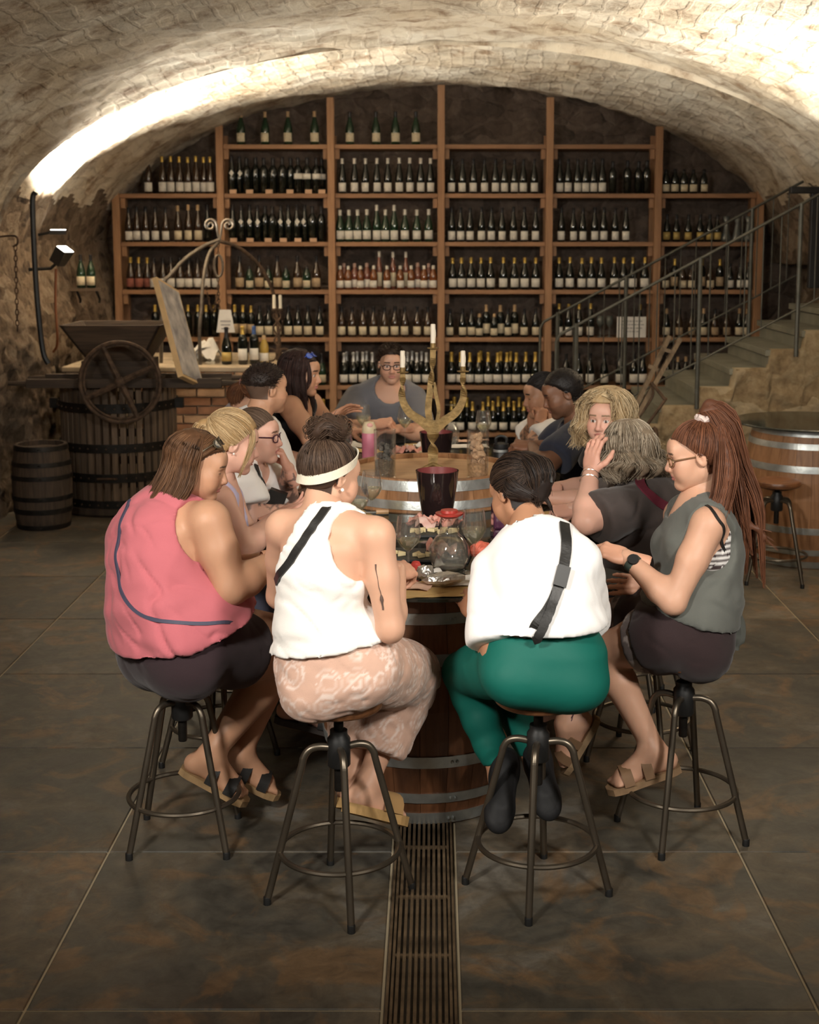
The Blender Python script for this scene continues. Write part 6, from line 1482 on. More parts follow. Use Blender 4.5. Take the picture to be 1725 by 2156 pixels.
        V, Q = v.mesh(1); C = np.tile(np.asarray(col, float), (len(V), 1)); rel = (V-an)@up; C[rel < -.082] = np.asarray(col)*.55
        return link(name, npmesh(name, V-s.base, Q, True, C), M_SMOOTHC, s.root)
# ================================================================== the fourteen people round the table
# joint tables: (px, py, depth) or world ('w',x,y,z)
JT = {
'pink': dict(pelvis=('w',-.80,4.25,.66), mid=(352,1265,4.22), chest=(338,1150,4.26), neck=(356,1062,4.32), head=(421,980,4.28),
   shR=(440,1098,4.16), shL=(330,1092,4.50), elR=(487,1240,4.13), wrR=(600,1168,4.32), elL=(428,1232,4.44), wrL=(548,1180,4.50),
   hipR=('w',-.73,4.18,.645), hipL=('w',-.86,4.32,.645), knR=(585,1392,4.48), knL=(600,1340,4.62), anR=(440,1592,4.30), anL=(505,1588,4.42)),
'tank': dict(pelvis=('w',-.275,3.785,.72), mid=(676,1300,3.78), chest=(683,1185,3.78), neck=(688,1075,3.84), head=(697,1000,3.88),
   shR=(792,1128,3.74), shL=(598,1112,3.88), elR=(822,1325,3.70), wrR=(838,1200,3.93), elL=(588,1255,4.02), wrL=(720,1215,4.25),
   hipR=('w',-.195,3.80,.705), hipL=('w',-.355,3.81,.705), knR=(862,1420,4.13), knL=(752,1405,4.17), anR=(772,1652,3.98), anL=(745,1640,4.06)),
'crop': dict(pelvis=('w',.315,3.835,.72), mid=(1152,1320,3.83), chest=(1140,1215,3.86), neck=(1112,1112,3.95), head=(1088,1035,4.03),
   shR=(1218,1180,3.84), shL=(1037,1205,3.92), elR=(1232,1330,4.04), wrR=(1160,1215,4.22), elL=(1045,1385,3.78), wrL=(1003,1290,4.05),
   hipR=('w',.395,3.86,.705), hipL=('w',.235,3.84,.705), knR=(1050,1410,4.20), knL=(975,1415,4.10), anR=(1132,1612,4.12), anL=(1058,1636,4.02)),
'pony': dict(pelvis=('w',.80,4.28,.705), mid=(1465,1255,4.28), chest=(1475,1150,4.30), neck=(1465,1055,4.34), head=(1463,958,4.33),
   shR=(1432,1085,4.48), shL=(1492,1104,4.16), elR=(1440,1255,4.50), wrR=(1372,1232,4.40), elL=(1418,1268,4.10), wrL=(1318,1172,4.22),
   hipR=('w',.74,4.36,.69), hipL=('w',.76,4.20,.69), knR=(1262,1298,4.62), knL=(1272,1370,4.36), anR=(1195,1522,4.56), anL=(1378,1580,4.26)),
'grey': dict(pelvis=('w',.78,4.92,.63), mid=(1368,1210,4.92), chest=(1372,1110,4.92), neck=(1350,1035,4.94), head=(1312,948,4.95),
   shR=(1310,1050,5.10), shL=(1345,1062,4.78), elR=(1268,1060,5.30), wrR=(1205,1072,5.10), elL=(1232,1100,4.66), wrL=(1244,992,4.86),
   hipR=('w',.74,5.00,.62), hipL=('w',.74,4.83,.62), knR=('w',.42,5.06,.66), knL=('w',.40,4.84,.66), anR=('w',.47,5.00,.27), anL=('w',.46,4.82,.27)),
'curls': dict(pelvis=('w',.80,5.60,.63), mid=('w',.82,5.60,.83), chest=('w',.80,5.58,1.00), neck=('w',.75,5.55,1.13), head=(1275,880,5.50),
   shR=('w',.73,5.72,1.08), shL=('w',.72,5.38,1.06), elR=('w',.66,5.74,.885), wrR=('w',.46,5.66,.888), elL=('w',.62,5.43,.885), wrL=('w',.44,5.47,.89),
   hipR=('w',.77,5.69,.62), hipL=('w',.77,5.51,.62), knR=('w',.51,5.74,.66), knL=('w',.48,5.43,.66), anR=('w',.62,5.72,.27), anL=('w',.58,5.43,.27)),
'navy': dict(pelvis=('w',.72,6.32,.63), mid=('w',.74,6.30,.86), chest=(1236,950,6.28), neck=(1222,893,6.28), head=(1183,828,6.25),
   shR=(1195,905,6.44), shL=(1217,915,6.08), elR=(1152,960,6.47), wrR=(1118,938,6.34), elL=(1148,985,5.92), wrL=(1121,940,6.18),
   hipR=('w',.68,6.42,.62), hipL=('w',.68,6.22,.62), knR=('w',.38,6.38,.66), knL=('w',.38,6.17,.66), anR=('w',.50,6.36,.27), anL=('w',.50,6.17,.27)),
'white': dict(pelvis=('w',.70,6.92,.63), mid=('w',.70,6.90,.84), chest=(1190,930,6.85), neck=(1172,885,6.82), head=(1140,832,6.75),
   shR=(1150,890,6.98), shL=(1180,905,6.70), elR=(1098,935,7.05), wrR=(1122,893,6.86), elL=(1122,940,6.64), wrL=(1138,893,6.68),
   hipR=('w',.66,7.01,.62), hipL=('w',.66,6.83,.62), knR=('w',.44,7.31,.66), knL=('w',.42,6.60,.66), anR=('w',.56,7.28,.27), anL=('w',.55,6.63,.27)),
'man': dict(pelvis=('w',-.24,7.80,.63), mid=('w',-.24,7.80,.86), chest=(818,855,7.72), neck=(822,815,7.66), head=(824,766,7.60),
   shL=(872,838,7.66), shR=(750,836,7.68), elL=(884,912,7.46), wrL=(838,903,7.36), elR=(728,905,7.46), wrR=(793,893,7.36),
   hipL=('w',-.14,7.74,.62), hipR=('w',-.34,7.74,.62), knL=('w',-.10,7.40,.66), knR=('w',-.40,7.40,.66), anL=('w',-.10,7.50,.27), anR=('w',-.40,7.50,.27)),
'black': dict(pelvis=('w',-.78,6.80,.63), mid=(600,935,6.78), chest=(608,880,6.76), neck=(618,840,6.74), head=(637,785,6.68),
   shR=(612,858,6.56), shL=(655,850,6.90), elR=(655,925,6.42), wrR=(697,880,6.60), elL=(700,918,6.98), wrL=(745,908,6.80),
   hipR=('w',-.74,6.71,.62), hipL=('w',-.74,6.89,.62), knR=('w',-.45,6.60,.66), knL=('w',-.48,7.26,.66), anR=('w',-.56,6.62,.27), anL=('w',-.60,7.22,.27)),
'redpony': dict(pelvis=('w',-0.940,6.380,.63), mid=('w',-0.940,6.380,.85), chest=('w',-0.920,6.370,1.04), neck=('w',-0.900,6.350,1.15), head=(556,820,6.35),
   shR=('w',-0.890,6.25,1.09), shL=('w',-0.880,6.510,1.09), elR=('w',-0.760,6.25,.895), wrR=('w',-.54,6.27,.89), elL=('w',-0.760,6.530,.88), wrL=('w',-.54,6.44,.89),
   hipR=('w',-0.900,6.300,.62), hipL=('w',-0.900,6.460,.62), knR=('w',-0.520,6.25,.66), knL=('w',-0.520,6.41,.66), anR=('w',-0.580,6.310,.27), anL=('w',-0.580,6.470,.27)),
'fade': dict(pelvis=('w',-.80,5.92,.63), mid=('w',-.84,5.92,.86), chest=('w',-.83,5.92,1.05), neck=(540,888,5.93), head=(563,818,5.92),
   shR=(568,925,5.74), shL=(560,905,6.06), elR=(585,1026,5.76), wrR=(645,1012,5.72), elL=('w',-.75,6.03,.885), wrL=('w',-.57,5.98,.888),
   hipR=('w',-.76,5.82,.62), hipL=('w',-.76,6.02,.62), knR=('w',-.525,5.70,.66), knL=('w',-.51,6.10,.66), anR=('w',-.62,5.70,.27), anL=('w',-.62,6.08,.27)),
'inked': dict(pelvis=('w',-.80,5.40,.63), mid=('w',-.82,5.40,.83), chest=('w',-.80,5.40,.98), neck=(532,985,5.40), head=(543,918,5.36),
   shR=(508,1018,5.24), shL=(560,1000,5.51), elR=(528,1092,5.20), wrR=(622,1072,5.36), elL=(604,1066,5.58), wrL=(607,985,5.38),
   hipR=('w',-.76,5.31,.62), hipL=('w',-.76,5.49,.62), knR=('w',-.40,5.32,.66), knL=('w',-.40,5.50,.66), anR=('w',-.46,5.32,.27), anL=('w',-.46,5.50,.27)),
'blonde': dict(pelvis=('w',-.80,4.86,.62), mid=('w',-.85,4.86,.83), chest=(440,1100,4.86), neck=(462,1015,4.88), head=(492,932,4.86),
   shR=(462,1058,4.70), shL=(480,1050,5.04), elR=(510,1160,4.60), wrR=(588,1085,4.90), elL=('w',-.67,4.98,.73), wrL=(520,1262,4.78),
   hipR=('w',-.75,4.78,.61), hipL=('w',-.76,4.95,.61), knR=(600,1322,4.80), knL=('w',-.42,5.04,.66), anR=('w',-.50,4.78,.27), anL=('w',-.55,4.98,.30)),
}
def JJ(n):
    j = {k: (np.array(v[1:], float) if v[0] == 'w' else P(*v)) for k, v in JT[n].items()}
    if n not in ('tank', 'crop', 'pony'):   # seat the hips on the stool instead of sinking into it
        for k in ('pelvis', 'hipL', 'hipR'): j[k] = j[k]+np.array([0, 0, .030])
    return j
def base_of(n, z=0.0): p = JJ(n)['pelvis']; return (p[0], p[1], p[2]-.09)
U = np.array([0, 0, 1.0])
HL_FRONT = [unit_dir(-1.80, -.48), unit_dir(-1.45, -.30), unit_dir(-1.22, -.02), unit_dir(-.95, .24), unit_dir(-.5, .46), unit_dir(0, .53), unit_dir(.5, .46), unit_dir(.95, .24), unit_dir(1.22, -.02), unit_dir(1.45, -.30), unit_dir(1.80, -.48)]
HL_NAPE = [unit_dir(1.75, -.30), unit_dir(2.3, -.48), unit_dir(pi, -.55), unit_dir(-2.3, -.48), unit_dir(-1.75, -.30)]
def hang(p, az, L, el0=1.15, off=.014, out=.02, rs=(.020, .024, .024, .020, .008), n=34, sway=(0, 0, 0), wave=0.0, stop=-.35):
    """a lock over the scalp at azimuth az that then hangs down by L"""
    g = [p.hw(on_skull(unit_dir(az, e), off)) for e in (el0, el0*.5+.05, 0.05, stop)]
    b = g[-1]; o = p.RH@unit_dir(az, 0); sw = np.asarray(sway, float)
    for i, f in enumerate((.33, .66, 1.0)):
        g.append(b+o*out*math.sin(f*2.2)-U*L*f+sw*f*f+np.array([math.sin(f*6+az*3), math.cos(f*5+az*2), 0])*wave)
    return (g, rs, n)
def ring_pattern(base, light, cell=.085, rings=70.0):
    def f(V, C):
        q = V*np.array([1, 1, 1])/cell; c = np.floor(q)+.5; d = np.linalg.norm((q-c)*np.array([1, 1, 1]), axis=1)*cell
        a = np.sin(d*rings*2*pi)+.6*np.sin(d*rings*5); m = (a > .1) & (d < cell*.55); C = C.copy(); t = (.35+.4*(wavy(V, 20, 4, 2) > 0))[:, None]
        C[:] = np.asarray(base)*(1+.06*wavy(V, 25, 9, 2))[:, None]; C = np.where(m[:, None], C*(1-t)+np.asarray(light)*t, C); return C
    return f
def ink(center_a, center_b, rad, dens=.15, freq=26, seed=3, col=(.06, .05, .05)):
    """tattoo pigment: thin wandering lines on the skin along a limb"""
    a, b = np.asarray(center_a, float), np.asarray(center_b, float)
    def f(V, C):
        d = b-a; t = np.clip(((V-a)@d)/(d@d), -.2, 1.2); dist = np.linalg.norm(V-a-t[:, None]*d, axis=1)
        m = (t > 0) & (t < 1) & (dist < rad); w_ = np.abs(wavy(V, freq, seed, 2)) < dens; mm = m & w_; C = C.copy(); C[mm] = C[mm]*.25+np.asarray(col)*.75; return C
    return f
def ink_all(*fs):
    def f(V, C):
        for g in fs: C = g(V, C)
        return C
    return f
SK_L = (.60, .345, .235); SK_P = (.64, .37, .28); SK_T = (.52, .285, .175); SK_B = (.42, .215, .125); SK_D = (.185, .088, .050)
dn = np.array
def feetF(d, up=(0, 0, 1)): return {'L': (d, up), 'R': (d, up)}

# ---- 1 woman in the pink tank top
n = 'pink'; p = Person(base_of(n), 'woman in a pink sleeveless top with long brown hair and sunglasses on her head', JJ(n), W=1.22, skin=SK_T, res=.0095, depth=1.12, arm=1.22, leg=1.12, head_s=.98)
f = nrm((.70, .70, 0)); hf = nrm((.96, .0, -.29))
p.build_body({'R': ('loose', (.85, .45, .05), (.1, -.3, 1)), 'L': ('relaxed', (.8, .3, 0), (0, 0, 1))}, {'R': ((.80, -.02, -.42), (.3, 0, .9)), 'L': ((.85, .1, -.42), (.3, 0, .9))}, hf, haircol=(.06, .030, .016), eyes='closed', lips=(.47, .18, .15))
p.fold = (.72, .1, -.62)
p.top('tank_top', (.52, .145, .17), hem=.06, e=.012, loose=lambda t: .045*max(0, 1-t*1.5), arm_cut=(.078, .014, .004, .010, 1.22), neck_r=.075, neck_f=.035, wr=.012, wf=6, seed=3, scoop=(.10, .02, .07))
p.bottom('shorts', (.040, .024, .028), waist=.20, legs=.50, e=.014, flare=.018, wr=.003)
ct = p.cl[0]
p.ribbon('bag_strap', [P(x, y, Y) for x, y, Y in ((285, 1062, 4.25), (262, 1095, 4.18), (248, 1140, 4.15), (252, 1200, 4.12), (275, 1255, 4.10), (330, 1300, 4.06), (400, 1316, 4.05), (470, 1310, 4.08), (500, 1300, 4.16))], .011, .005, mat('navy_strap', (.06, .06, .10), .6), .003, srcs=[ct])
lk = []
for az in np.linspace(1.50, 2*pi-1.2, 17): lk.append(hang(p, az, .165+.02*math.sin(az*7), out=.018, off=.008, sway=(-.085, -.03, 0), rs=(.012, .018, .020, .019, .015, .003), n=60))
p.hair((.105, .050, .024), locks=lk, scalp=[([unit_dir(0, .75), unit_dir(.2, 1.2), unit_dir(pi, 1.2)], unit_dir(1.7, -.1), 130), ([unit_dir(0, .75), unit_dir(-.2, 1.2), unit_dir(pi, 1.2)], unit_dir(-1.7, -.1), 130)], light=(.26, .13, .062), seed=3)
p.glasses(up=.055, lens=M_LENSD, name='sunglasses', tilt=.9, m=mat('gold_black_frame', (.10, .08, .05), .3, .3))
p.sandal('R', (.30, .19, .09)); p.sandal('L', (.30, .19, .09))

# ---- 2 woman in the white tank top
n = 'tank'; p = Person(base_of(n), 'woman in a white racerback tank top and pink patterned trousers with hair in a bun', JJ(n), W=.86, skin=SK_L, res=.0095, arm=1.08, leg=1.0, head_s=.98, hip=1.06)
hf = nrm((.72, .62, -.22))
ta, tb = P(786, 1190, 3.70), P(803, 1285, 3.66)
p.build_body({'R': ('pinch', (.45, .80, -.15), (.4, -.3, .8)), 'L': ('relaxed', (.5, .7, 0), (0, 0, 1))}, {'R': ((.55, .45, -.35), (0, .3, 1)), 'L': ((.3, .6, -.35), (0, .3, 1))}, hf, haircol=(.055, .032, .022))
p.top('tank_top', (.84, .81, .77), hem=.165, e=.010, loose=lambda t: .004+.028*max(0, 1-t*2.2), arm_cut=(.086, .004, .0, .030, 1.36), neck_r=.066, neck_f=.01, wr=.007, wf=9, seed=7)
p.bottom('trousers', (.60, .40, .32), waist=.26, shin=.70, e=.010, loose=.008, flare=.026, wr=.006, wf=10, pattern=ring_pattern((.58, .375, .29), (.76, .64, .58)), seed=4)
ct = p.cl[0]
p.ribbon('bag_strap', [P(x, y, Y) for x, y, Y in ((576, 1225, 3.75), (590, 1190, 3.70), (615, 1150, 3.68), (645, 1112, 3.70), (675, 1085, 3.74), (702, 1070, 3.80))], .024, .006, M_STRAPB, .003, srcs=[ct])
arr = MB(); aa, nn = p.snap(crv([P(785, 1190, 3.66), P(793, 1235, 3.65), P(800, 1262, 3.65), P(804, 1288, 3.65)], 16), .0006, [(p.body[0], vnormals(*p.body))], 2)
arr.tube(aa[:11], [.0025, .002]+[.0012]*9, 5); arr.tube(aa[9:], [.002, .005, .006, .0035]+[.0028]*(len(aa)-13), 5); p.part('arm_tattoo', arr, mat('tattoo_ink', (.10, .06, .045), .7))
bun = p.hw((0, -.045, .150)); lk = [([bun+np.array([.038*math.cos(a), .038*math.sin(a), .012*math.sin(3*a)]) for a in np.linspace(a0, a0+3.6, 6)], (.018, .026, .026, .018), 60) for a0 in (0, 1.6, 3.2, 4.8)]
lk.append(([p.hw((0, -.04, .105)), bun, bun+U*.03], (.030, .038, .022), 40))
g = unit_dir(pi, 1.20)
p.hair((.050, .028, .018), thick=.013, locks=lk, scalp=[(HL_FRONT, g, 160), (HL_NAPE, g, 240)], light=(.16, .10, .065), seed=5, frizz=.006)
hb = MB(); ring = [p.hw(on_skull(nrm(unit_dir(a, .0)*math.cos(.0)+np.array([0, 0, .62*math.cos(a)+.06-.10*abs(math.sin(a))])), .0155)) for a in np.linspace(0, 2*pi, 49)[:-1]]
V = []; c_ = p.hw(HE_C)
for q in ring:
    o_ = nrm(q-c_)
    for dz in (-.014, .014): V += [q+p.RH[:, 2]*dz, q+p.RH[:, 2]*dz+o_*.004]
N_ = len(ring); hb.add(V, [x for i in range(N_) for x in ([i*4+1, (i+1) % N_*4+1, (i+1) % N_*4+3, i*4+3], [i*4, i*4+2, (i+1) % N_*4+2, (i+1) % N_*4], [i*4+2, i*4+3, (i+1) % N_*4+3, (i+1) % N_*4+2], [i*4, (i+1) % N_*4, (i+1) % N_*4+1, i*4+1])], True)
p.part('headband', hb, mat('cream_headband', (.66, .60, .48), .8, bump=.2, bscale=90))
e = MB(); e.ell(p.hw((.083, -.006, -.040)), (.0055,)*3, 10, 6); p.part('earring', e, mat('pearl', (.85, .82, .76), .25))
p.sandal('R', (.36, .22, .085), mat('tan_suede', (.34, .20, .08), .8), straps=1, thick=.03, name='clog'); p.sandal('L', (.36, .22, .085), MATS['tan_suede'], straps=1, thick=.03, name='clog')

# ---- 3 woman in the white cropped t-shirt
n = 'crop'; p = Person(base_of(n), 'woman in a white cropped t-shirt and teal leggings with dark clipped-up hair', JJ(n), W=.88, skin=SK_B, res=.0095, arm=.98, leg=1.08, hip=1.14)
hf = nrm((-.50, .72, -.42))
p.build_body({'L': ('relaxed', (-.35, .75, .35), (-.4, -.4, .6)), 'R': ('relaxed', (-.3, .8, 0), (0, 0, 1))}, {'L': ((-.15, -.62, -.60), (-.1, .7, -.5)), 'R': ((.12, -.60, -.60), (0, .7, -.5))}, hf, haircol=(.012, .008, .007), bare=False, lips=(.35, .12, .10))
p.top('cropped_t_shirt', (.88, .87, .86), hem=.275, e=.014, loose=lambda t: .036*max(0, 1-abs(t-.30)*1.8), sleeve=.84, sl_e=.024, neck_r=.064, neck_f=.0, wr=.004, wf=5, seed=11, level=1.0)
p.bottom('leggings', (.005, .115, .088), waist=.25, shin=.86, e=.006, wr=.0006, m=M_SMOOTHC, seed=5, level=1.0)
ct = p.cl[0]
st, c, nn = p.ribbon('bag_strap', [P(x, y, Y) for x, y, Y in ((1188, 1100, 3.86), (1198, 1130, 3.78), (1196, 1180, 3.72), (1180, 1235, 3.70), (1150, 1290, 3.70), (1120, 1325, 3.72), (1098, 1345, 3.74))], .030, .006, M_STRAPB, .005, srcs=[ct])
p.ribbon('strap_end', [P(x, y, Y) for x, y, Y in ((1176, 1240, 3.69), (1160, 1285, 3.67), (1142, 1325, 3.67), (1128, 1358, 3.67))], .026, .005, M_STRAPB, .012, srcs=[ct])
bk = MB(); k = int(len(c)*.42); d_ = nrm(c[k+2]-c[k-2]); bk.beam(c[k]-d_*.03+nn[k]*.006, c[k]+d_*.03+nn[k]*.006, .036, .014, nn[k]); p.part('buckle', bk, M_BLACK)
lk = [([p.hw((.012, -.075, .095)), p.hw((.016, -.108, .055)), p.hw((.014, -.118, .0)), p.hw((.008, -.100, -.055))], (.030, .046, .048, .018), 170),
      ([p.hw((-.05, -.04, .05)), p.hw((-.058, -.07, .0)), p.hw((-.03, -.10, -.04))], (.022, .034, .020), 90), ([p.hw((.05, -.04, .05)), p.hw((.058, -.07, .0)), p.hw((.035, -.10, -.04))], (.022, .034, .020), 90), ([p.hw((.02, -.11, -.045)), p.hw((.035, -.108, -.08)), p.hw((.045, -.098, -.105))], (.005, .004, .001), 14)]
p.hair((.016, .010, .008), thick=.014, locks=lk, scalp=[(HL_FRONT, unit_dir(pi, .1), 220), (HL_NAPE, unit_dir(pi, .1), 120)], light=(.085, .05, .032), seed=7)
cp = MB(); cp.tube([p.hw((.030, -.146, .055)), p.hw((.034, -.158, .02)), p.hw((.030, -.156, -.02))], [.006, .009, .004], 8); p.part('hair_clip', cp, M_BLACK)
p.shoe('L', (.012, .012, .013)); p.shoe('R', (.012, .012, .013))

# ---- 4 woman in the grey vest with the high ponytail
n = 'pony'; p = Person(base_of(n), 'woman in a loose grey sleeveless top and dark shorts with a long auburn ponytail', JJ(n), W=1.0, skin=SK_L, res=.0095, arm=1.05, leg=1.02)
hf = nrm((-.97, .06, -.20))
p.build_body({'L': ('loose', (-.92, .2, .25), (-.1, -.5, .85)), 'R': ('relaxed', (-.9, -.2, .1), (-.1, -.9, .3))}, {'L': ((-.90, -.05, -.28), (-.3, 0, .9)), 'R': ((-.4, .2, -.8), (-.9, 0, .2))}, hf, haircol=(.085, .032, .016), lips=(.50, .18, .16))
def stripes(V, C): C = C.copy(); C[np.sin(V[:, 2]*2*pi/.0155) > .1] = (.80, .78, .76); return C
p.top('sports_bra', (.05, .035, .035), hem=.44, e=.004, arm_cut=(.075, .02, -.03, .0), neck_r=.12, neck_f=.02, wr=.0, pattern=stripes, tmax=.75)
p.top('sleeveless_top', (.115, .120, .108), hem=.10, e=.013, loose=lambda t: .028*max(0, 1-abs(t-.3)*2.0), arm_cut=(.085, .034, .035, .015), neck_r=.085, neck_f=.04, wr=.007, wf=6, seed=13)
def camo(V, C): C = C.copy(); w1 = wavy(V, 14, 8, 2); C[w1 > .1] = (.34, .29, .27); return C
p.bottom('shorts', (.125, .10, .095), waist=.20, legs=.48, e=.008, flare=.008, pattern=camo, seed=8)
p.bottom('overskirt', (.034, .021, .022), waist=.22, legs=.30, e=.016, flare=.012, wr=.004, seed=9)
p.ribbon('bra_strap', [P(x, y, Y) for x, y, Y in ((1482, 1072, 4.20), (1505, 1085, 4.12), (1525, 1115, 4.12), (1535, 1150, 4.14), (1538, 1180, 4.18))], .010, .004, M_STRAPB, .002, srcs=[(p.body[0], vnormals(*p.body))])
kn = MB(); q = P(1548, 1292, 4.28); kn.tube(crv([P(1535, 1285, 4.16), P(1550, 1300, 4.2), P(1556, 1330, 4.22), P(1550, 1368, 4.22)], 12), [.018]+[.022]*5+[.024]*5+[.010]*2, 8); p.part('knotted_tail', kn, mat('grey_jersey', (.105, .110, .098), .85))
gp = p.hw((0, -.055, .118)); R3 = np.random.RandomState(9); lk = []
for i in range(9):
    o_ = R3.normal(size=3)*.018; lk.append(([gp, gp+U*.035+np.array([.02, .0, 0])+o_*.5, gp+np.array([.075, -.01, -.02])+o_, gp+np.array([.105, -.01, -.14])+o_*1.6, gp+np.array([.125+.01*i/3, -.03, -.27])+o_*2.2, gp+np.array([.13+.02*(i % 3), -.04, -.36-.02*i])+o_*2.6], (.016, .022, .026, .024, .018, .004), 46))
for i in range(5):
    o_ = R3.normal(size=3)*.012; lk.append(([gp+np.array([.05, -.03, -.02]), gp+np.array([.055, -.075, -.13])+o_, gp+np.array([.035, -.10, -.25])+o_, gp+np.array([-.02, -.13, -.36])+o_*2, gp+np.array([-.085, -.14, -.44-.02*i])+o_*2.5], (.018, .024, .022, .015, .003), 36))
for i in range(3): lk.append(([gp+np.array([.11, -.03, -.26]), gp+np.array([.15, -.05, -.33]), gp+np.array([.19+.015*i, -.06, -.345-.025*i])], (.006, .004, .0015), 8))
g = unit_dir(pi, 1.25)
p.hair((.105, .040, .020), thick=.010, locks=lk, scalp=[(HL_FRONT, g, 220), (HL_NAPE, g, 160)], light=(.30, .115, .055), seed=9)
e = MB(); e.tube([gp+np.array([.022*math.cos(t)*.9, .022*math.sin(t), .008+.006*math.sin(5*t)]) for t in np.linspace(0, 2*pi, 20)[:-1]], .011, 6, closed=True); p.part('hair_tie', e, mat('pale_scrunchie', (.60, .48, .44), .8, var=.3, scale=60, bump=.4))
p.glasses(m=mat('thin_gold_frame', (.35, .22, .12), .3, .8))
e = MB(); wq = p.J['wrL']; d_ = nrm(p.J['elL']-wq); u_, v_, _ = basis(d_); e.lathe([(.0295, -.013), (.0315, -.008), (.0315, .008), (.0295, .013)], 20, wq+d_*.035, d_, capb=False, capt=False); wt = p.part('watch', e, mat('green_strap', (.045, .065, .055), .5))
e = MB(); e.lathe([(.018, 0), (.019, .004), (.017, .008)], 16, wq+d_*.035+nrm(np.array([-.15, -.75, .65]))*.028, (-.15, -.75, .65)); p.part('watch_face', e, M_BLACK, wt)
p.sandal('L', (.24, .15, .08), mat('brown_strap', (.20, .115, .06), .7), straps=2); p.sandal('R', (.30, .20, .11), MATS['brown_strap'], straps=2)
e = MB(); an, d_, up_, sd_, k_ = p.ft['R']; sh = nrm(p.J['knR']-an)
for i, r_ in enumerate((.040, .038, .041)): e.tube([an+sh*(.015+.012*i)+(sd_*math.cos(t)+d_*math.sin(t))*r_ for t in np.linspace(0, 2*pi, 20)[:-1]], .0025, 5, closed=True)
p.part('anklet', e, mat('anklet_cord', (.12, .06, .07), .6))

# ---- 5 grey-haired woman
n = 'grey'; p = Person(base_of(n), 'woman with half-up greying hair in a dark brown t-shirt, hand to her cheek', JJ(n), W=1.14, skin=SK_P, res=.010, depth=1.1, arm=1.08)
hf = nrm((-.66, .72, -.12))
p.build_body({'L': ('relaxed', (.10, .18, .95), (-.7, -.7, .1)), 'R': ('fist', (-.9, -.2, -.1), (-.1, -.5, .8))}, feetF((-.9, 0, -.2)), hf, haircol=(.17, .13, .09))
p.top('t_shirt', (.070, .056, .052), hem=-.02, e=.016, loose=lambda t: .022, sleeve=.78, sl_e=.030, neck_r=.070, neck_f=.02, wr=.006, wf=6, seed=17)
p.bottom('trousers', (.014, .012, .013), waist=.2, shin=.9, e=.012)
p.ribbon('bag_strap', [P(x, y, Y) for x, y, Y in ((1345, 990, 4.82), (1362, 1005, 4.72), (1385, 1035, 4.70), (1408, 1065, 4.72), (1424, 1095, 4.76))], .034, .006, mat('maroon_strap', (.13, .018, .035), .6), .004, srcs=[p.cl[0]])
gp = p.hw((0, -.105, .075)); R3 = np.random.RandomState(19); lk = []
for az in np.linspace(1.25, 2*pi-1.25, 12): lk.append(hang(p, az, .085, out=.050, rs=(.012, .016, .020, .022, .022, .010), n=60, wave=.018, sway=(.015, -.01, 0)))
for i in range(5): o_ = R3.normal(size=3)*.014; lk.append(([gp, gp+p.RH@dn([0, -.03, -.02])+o_*.5, gp+p.RH@dn([0, -.035, -.10])+o_, gp+p.RH@dn([0, -.02, -.19])+o_*1.6], (.012, .020, .020, .006), 46))
p.hair((.23, .175, .12), thick=.012, locks=lk, scalp=[(HL_FRONT, unit_dir(pi, .62), 300)], light=(.58, .49, .37), var=.5, seed=13, frizz=.008)
e = MB(); e.tube([gp+p.RH@dn([.014*math.cos(t), 0, .014*math.sin(t)]) for t in np.linspace(0, 2*pi, 14)[:-1]], .004, 5, closed=True); p.part('hair_tie', e, MATS['pearl'])
e = MB(); wq = p.J['wrL']; d_ = nrm(p.J['elL']-wq); u_, v_, _ = basis(d_)
for o_, r_ in ((.05, .033), (.02, .031)): e.tube([wq+d_*o_+(u_*math.cos(t)+v_*math.sin(t))*r_ for t in np.linspace(0, 2*pi, 24)[:-1]], .0025 if o_ > .04 else .0015, 5, closed=True)
p.part('bracelet', e, mat('silver', (.7, .66, .6), .25, .9))

# ---- 6 curly blonde woman turning to the camera
n = 'curls'; p = Person(base_of(n), 'woman with curly blonde hair in a black top, face half hidden behind her neighbour', JJ(n), W=1.08, skin=SK_P, res=.011)
hf = nrm((-.42, -.88, -.06))
p.build_body({'L': ('relaxed', (-.9, .1, 0), (0, 0, 1)), 'R': ('loose', (-.9, -.1, 0), (0, 0, 1))}, feetF((-.9, 0, -.2)), hf, haircol=(.40, .28, .15), brow=(.25, .16, .10), win=lambda V: default_win()(V+np.array([0, .024, 0])))
p.top('blouse', (.012, .011, .012), hem=-.02, e=.014, sleeve=.6, neck_r=.085, neck_f=.04, wr=.004)
p.bottom('trousers', (.015, .014, .016), waist=.2, shin=.9, e=.012)
R3 = np.random.RandomState(4); lk = []
for az in np.linspace(.95, 2*pi-.95, 15):
    lk.append(hang(p, az, .10, el0=1.05, off=.026, out=.020, rs=(.018, .024, .028, .028, .026, .014), n=60, wave=.016))
for az in (.55, -.55, .2): lk.append(([p.hw(on_skull(unit_dir(az, 1.2), .03)), p.hw(on_skull(unit_dir(az*1.3, .85), .034)), p.hw(on_skull(unit_dir(az*2.0, .5), .03))], (.007, .010, .006), 60))
p.hair((.44, .31, .165), thick=.022, locks=lk, light=(.74, .58, .36), var=.55, seed=15, frizz=.016, scalp=[([unit_dir(.3, .9), unit_dir(.3, 1.3)], unit_dir(.95, .34), 230), ([unit_dir(.3, .9), unit_dir(.3, 1.3)], unit_dir(-.95, .34), 230)], fr=-.026, fuzz=.003)

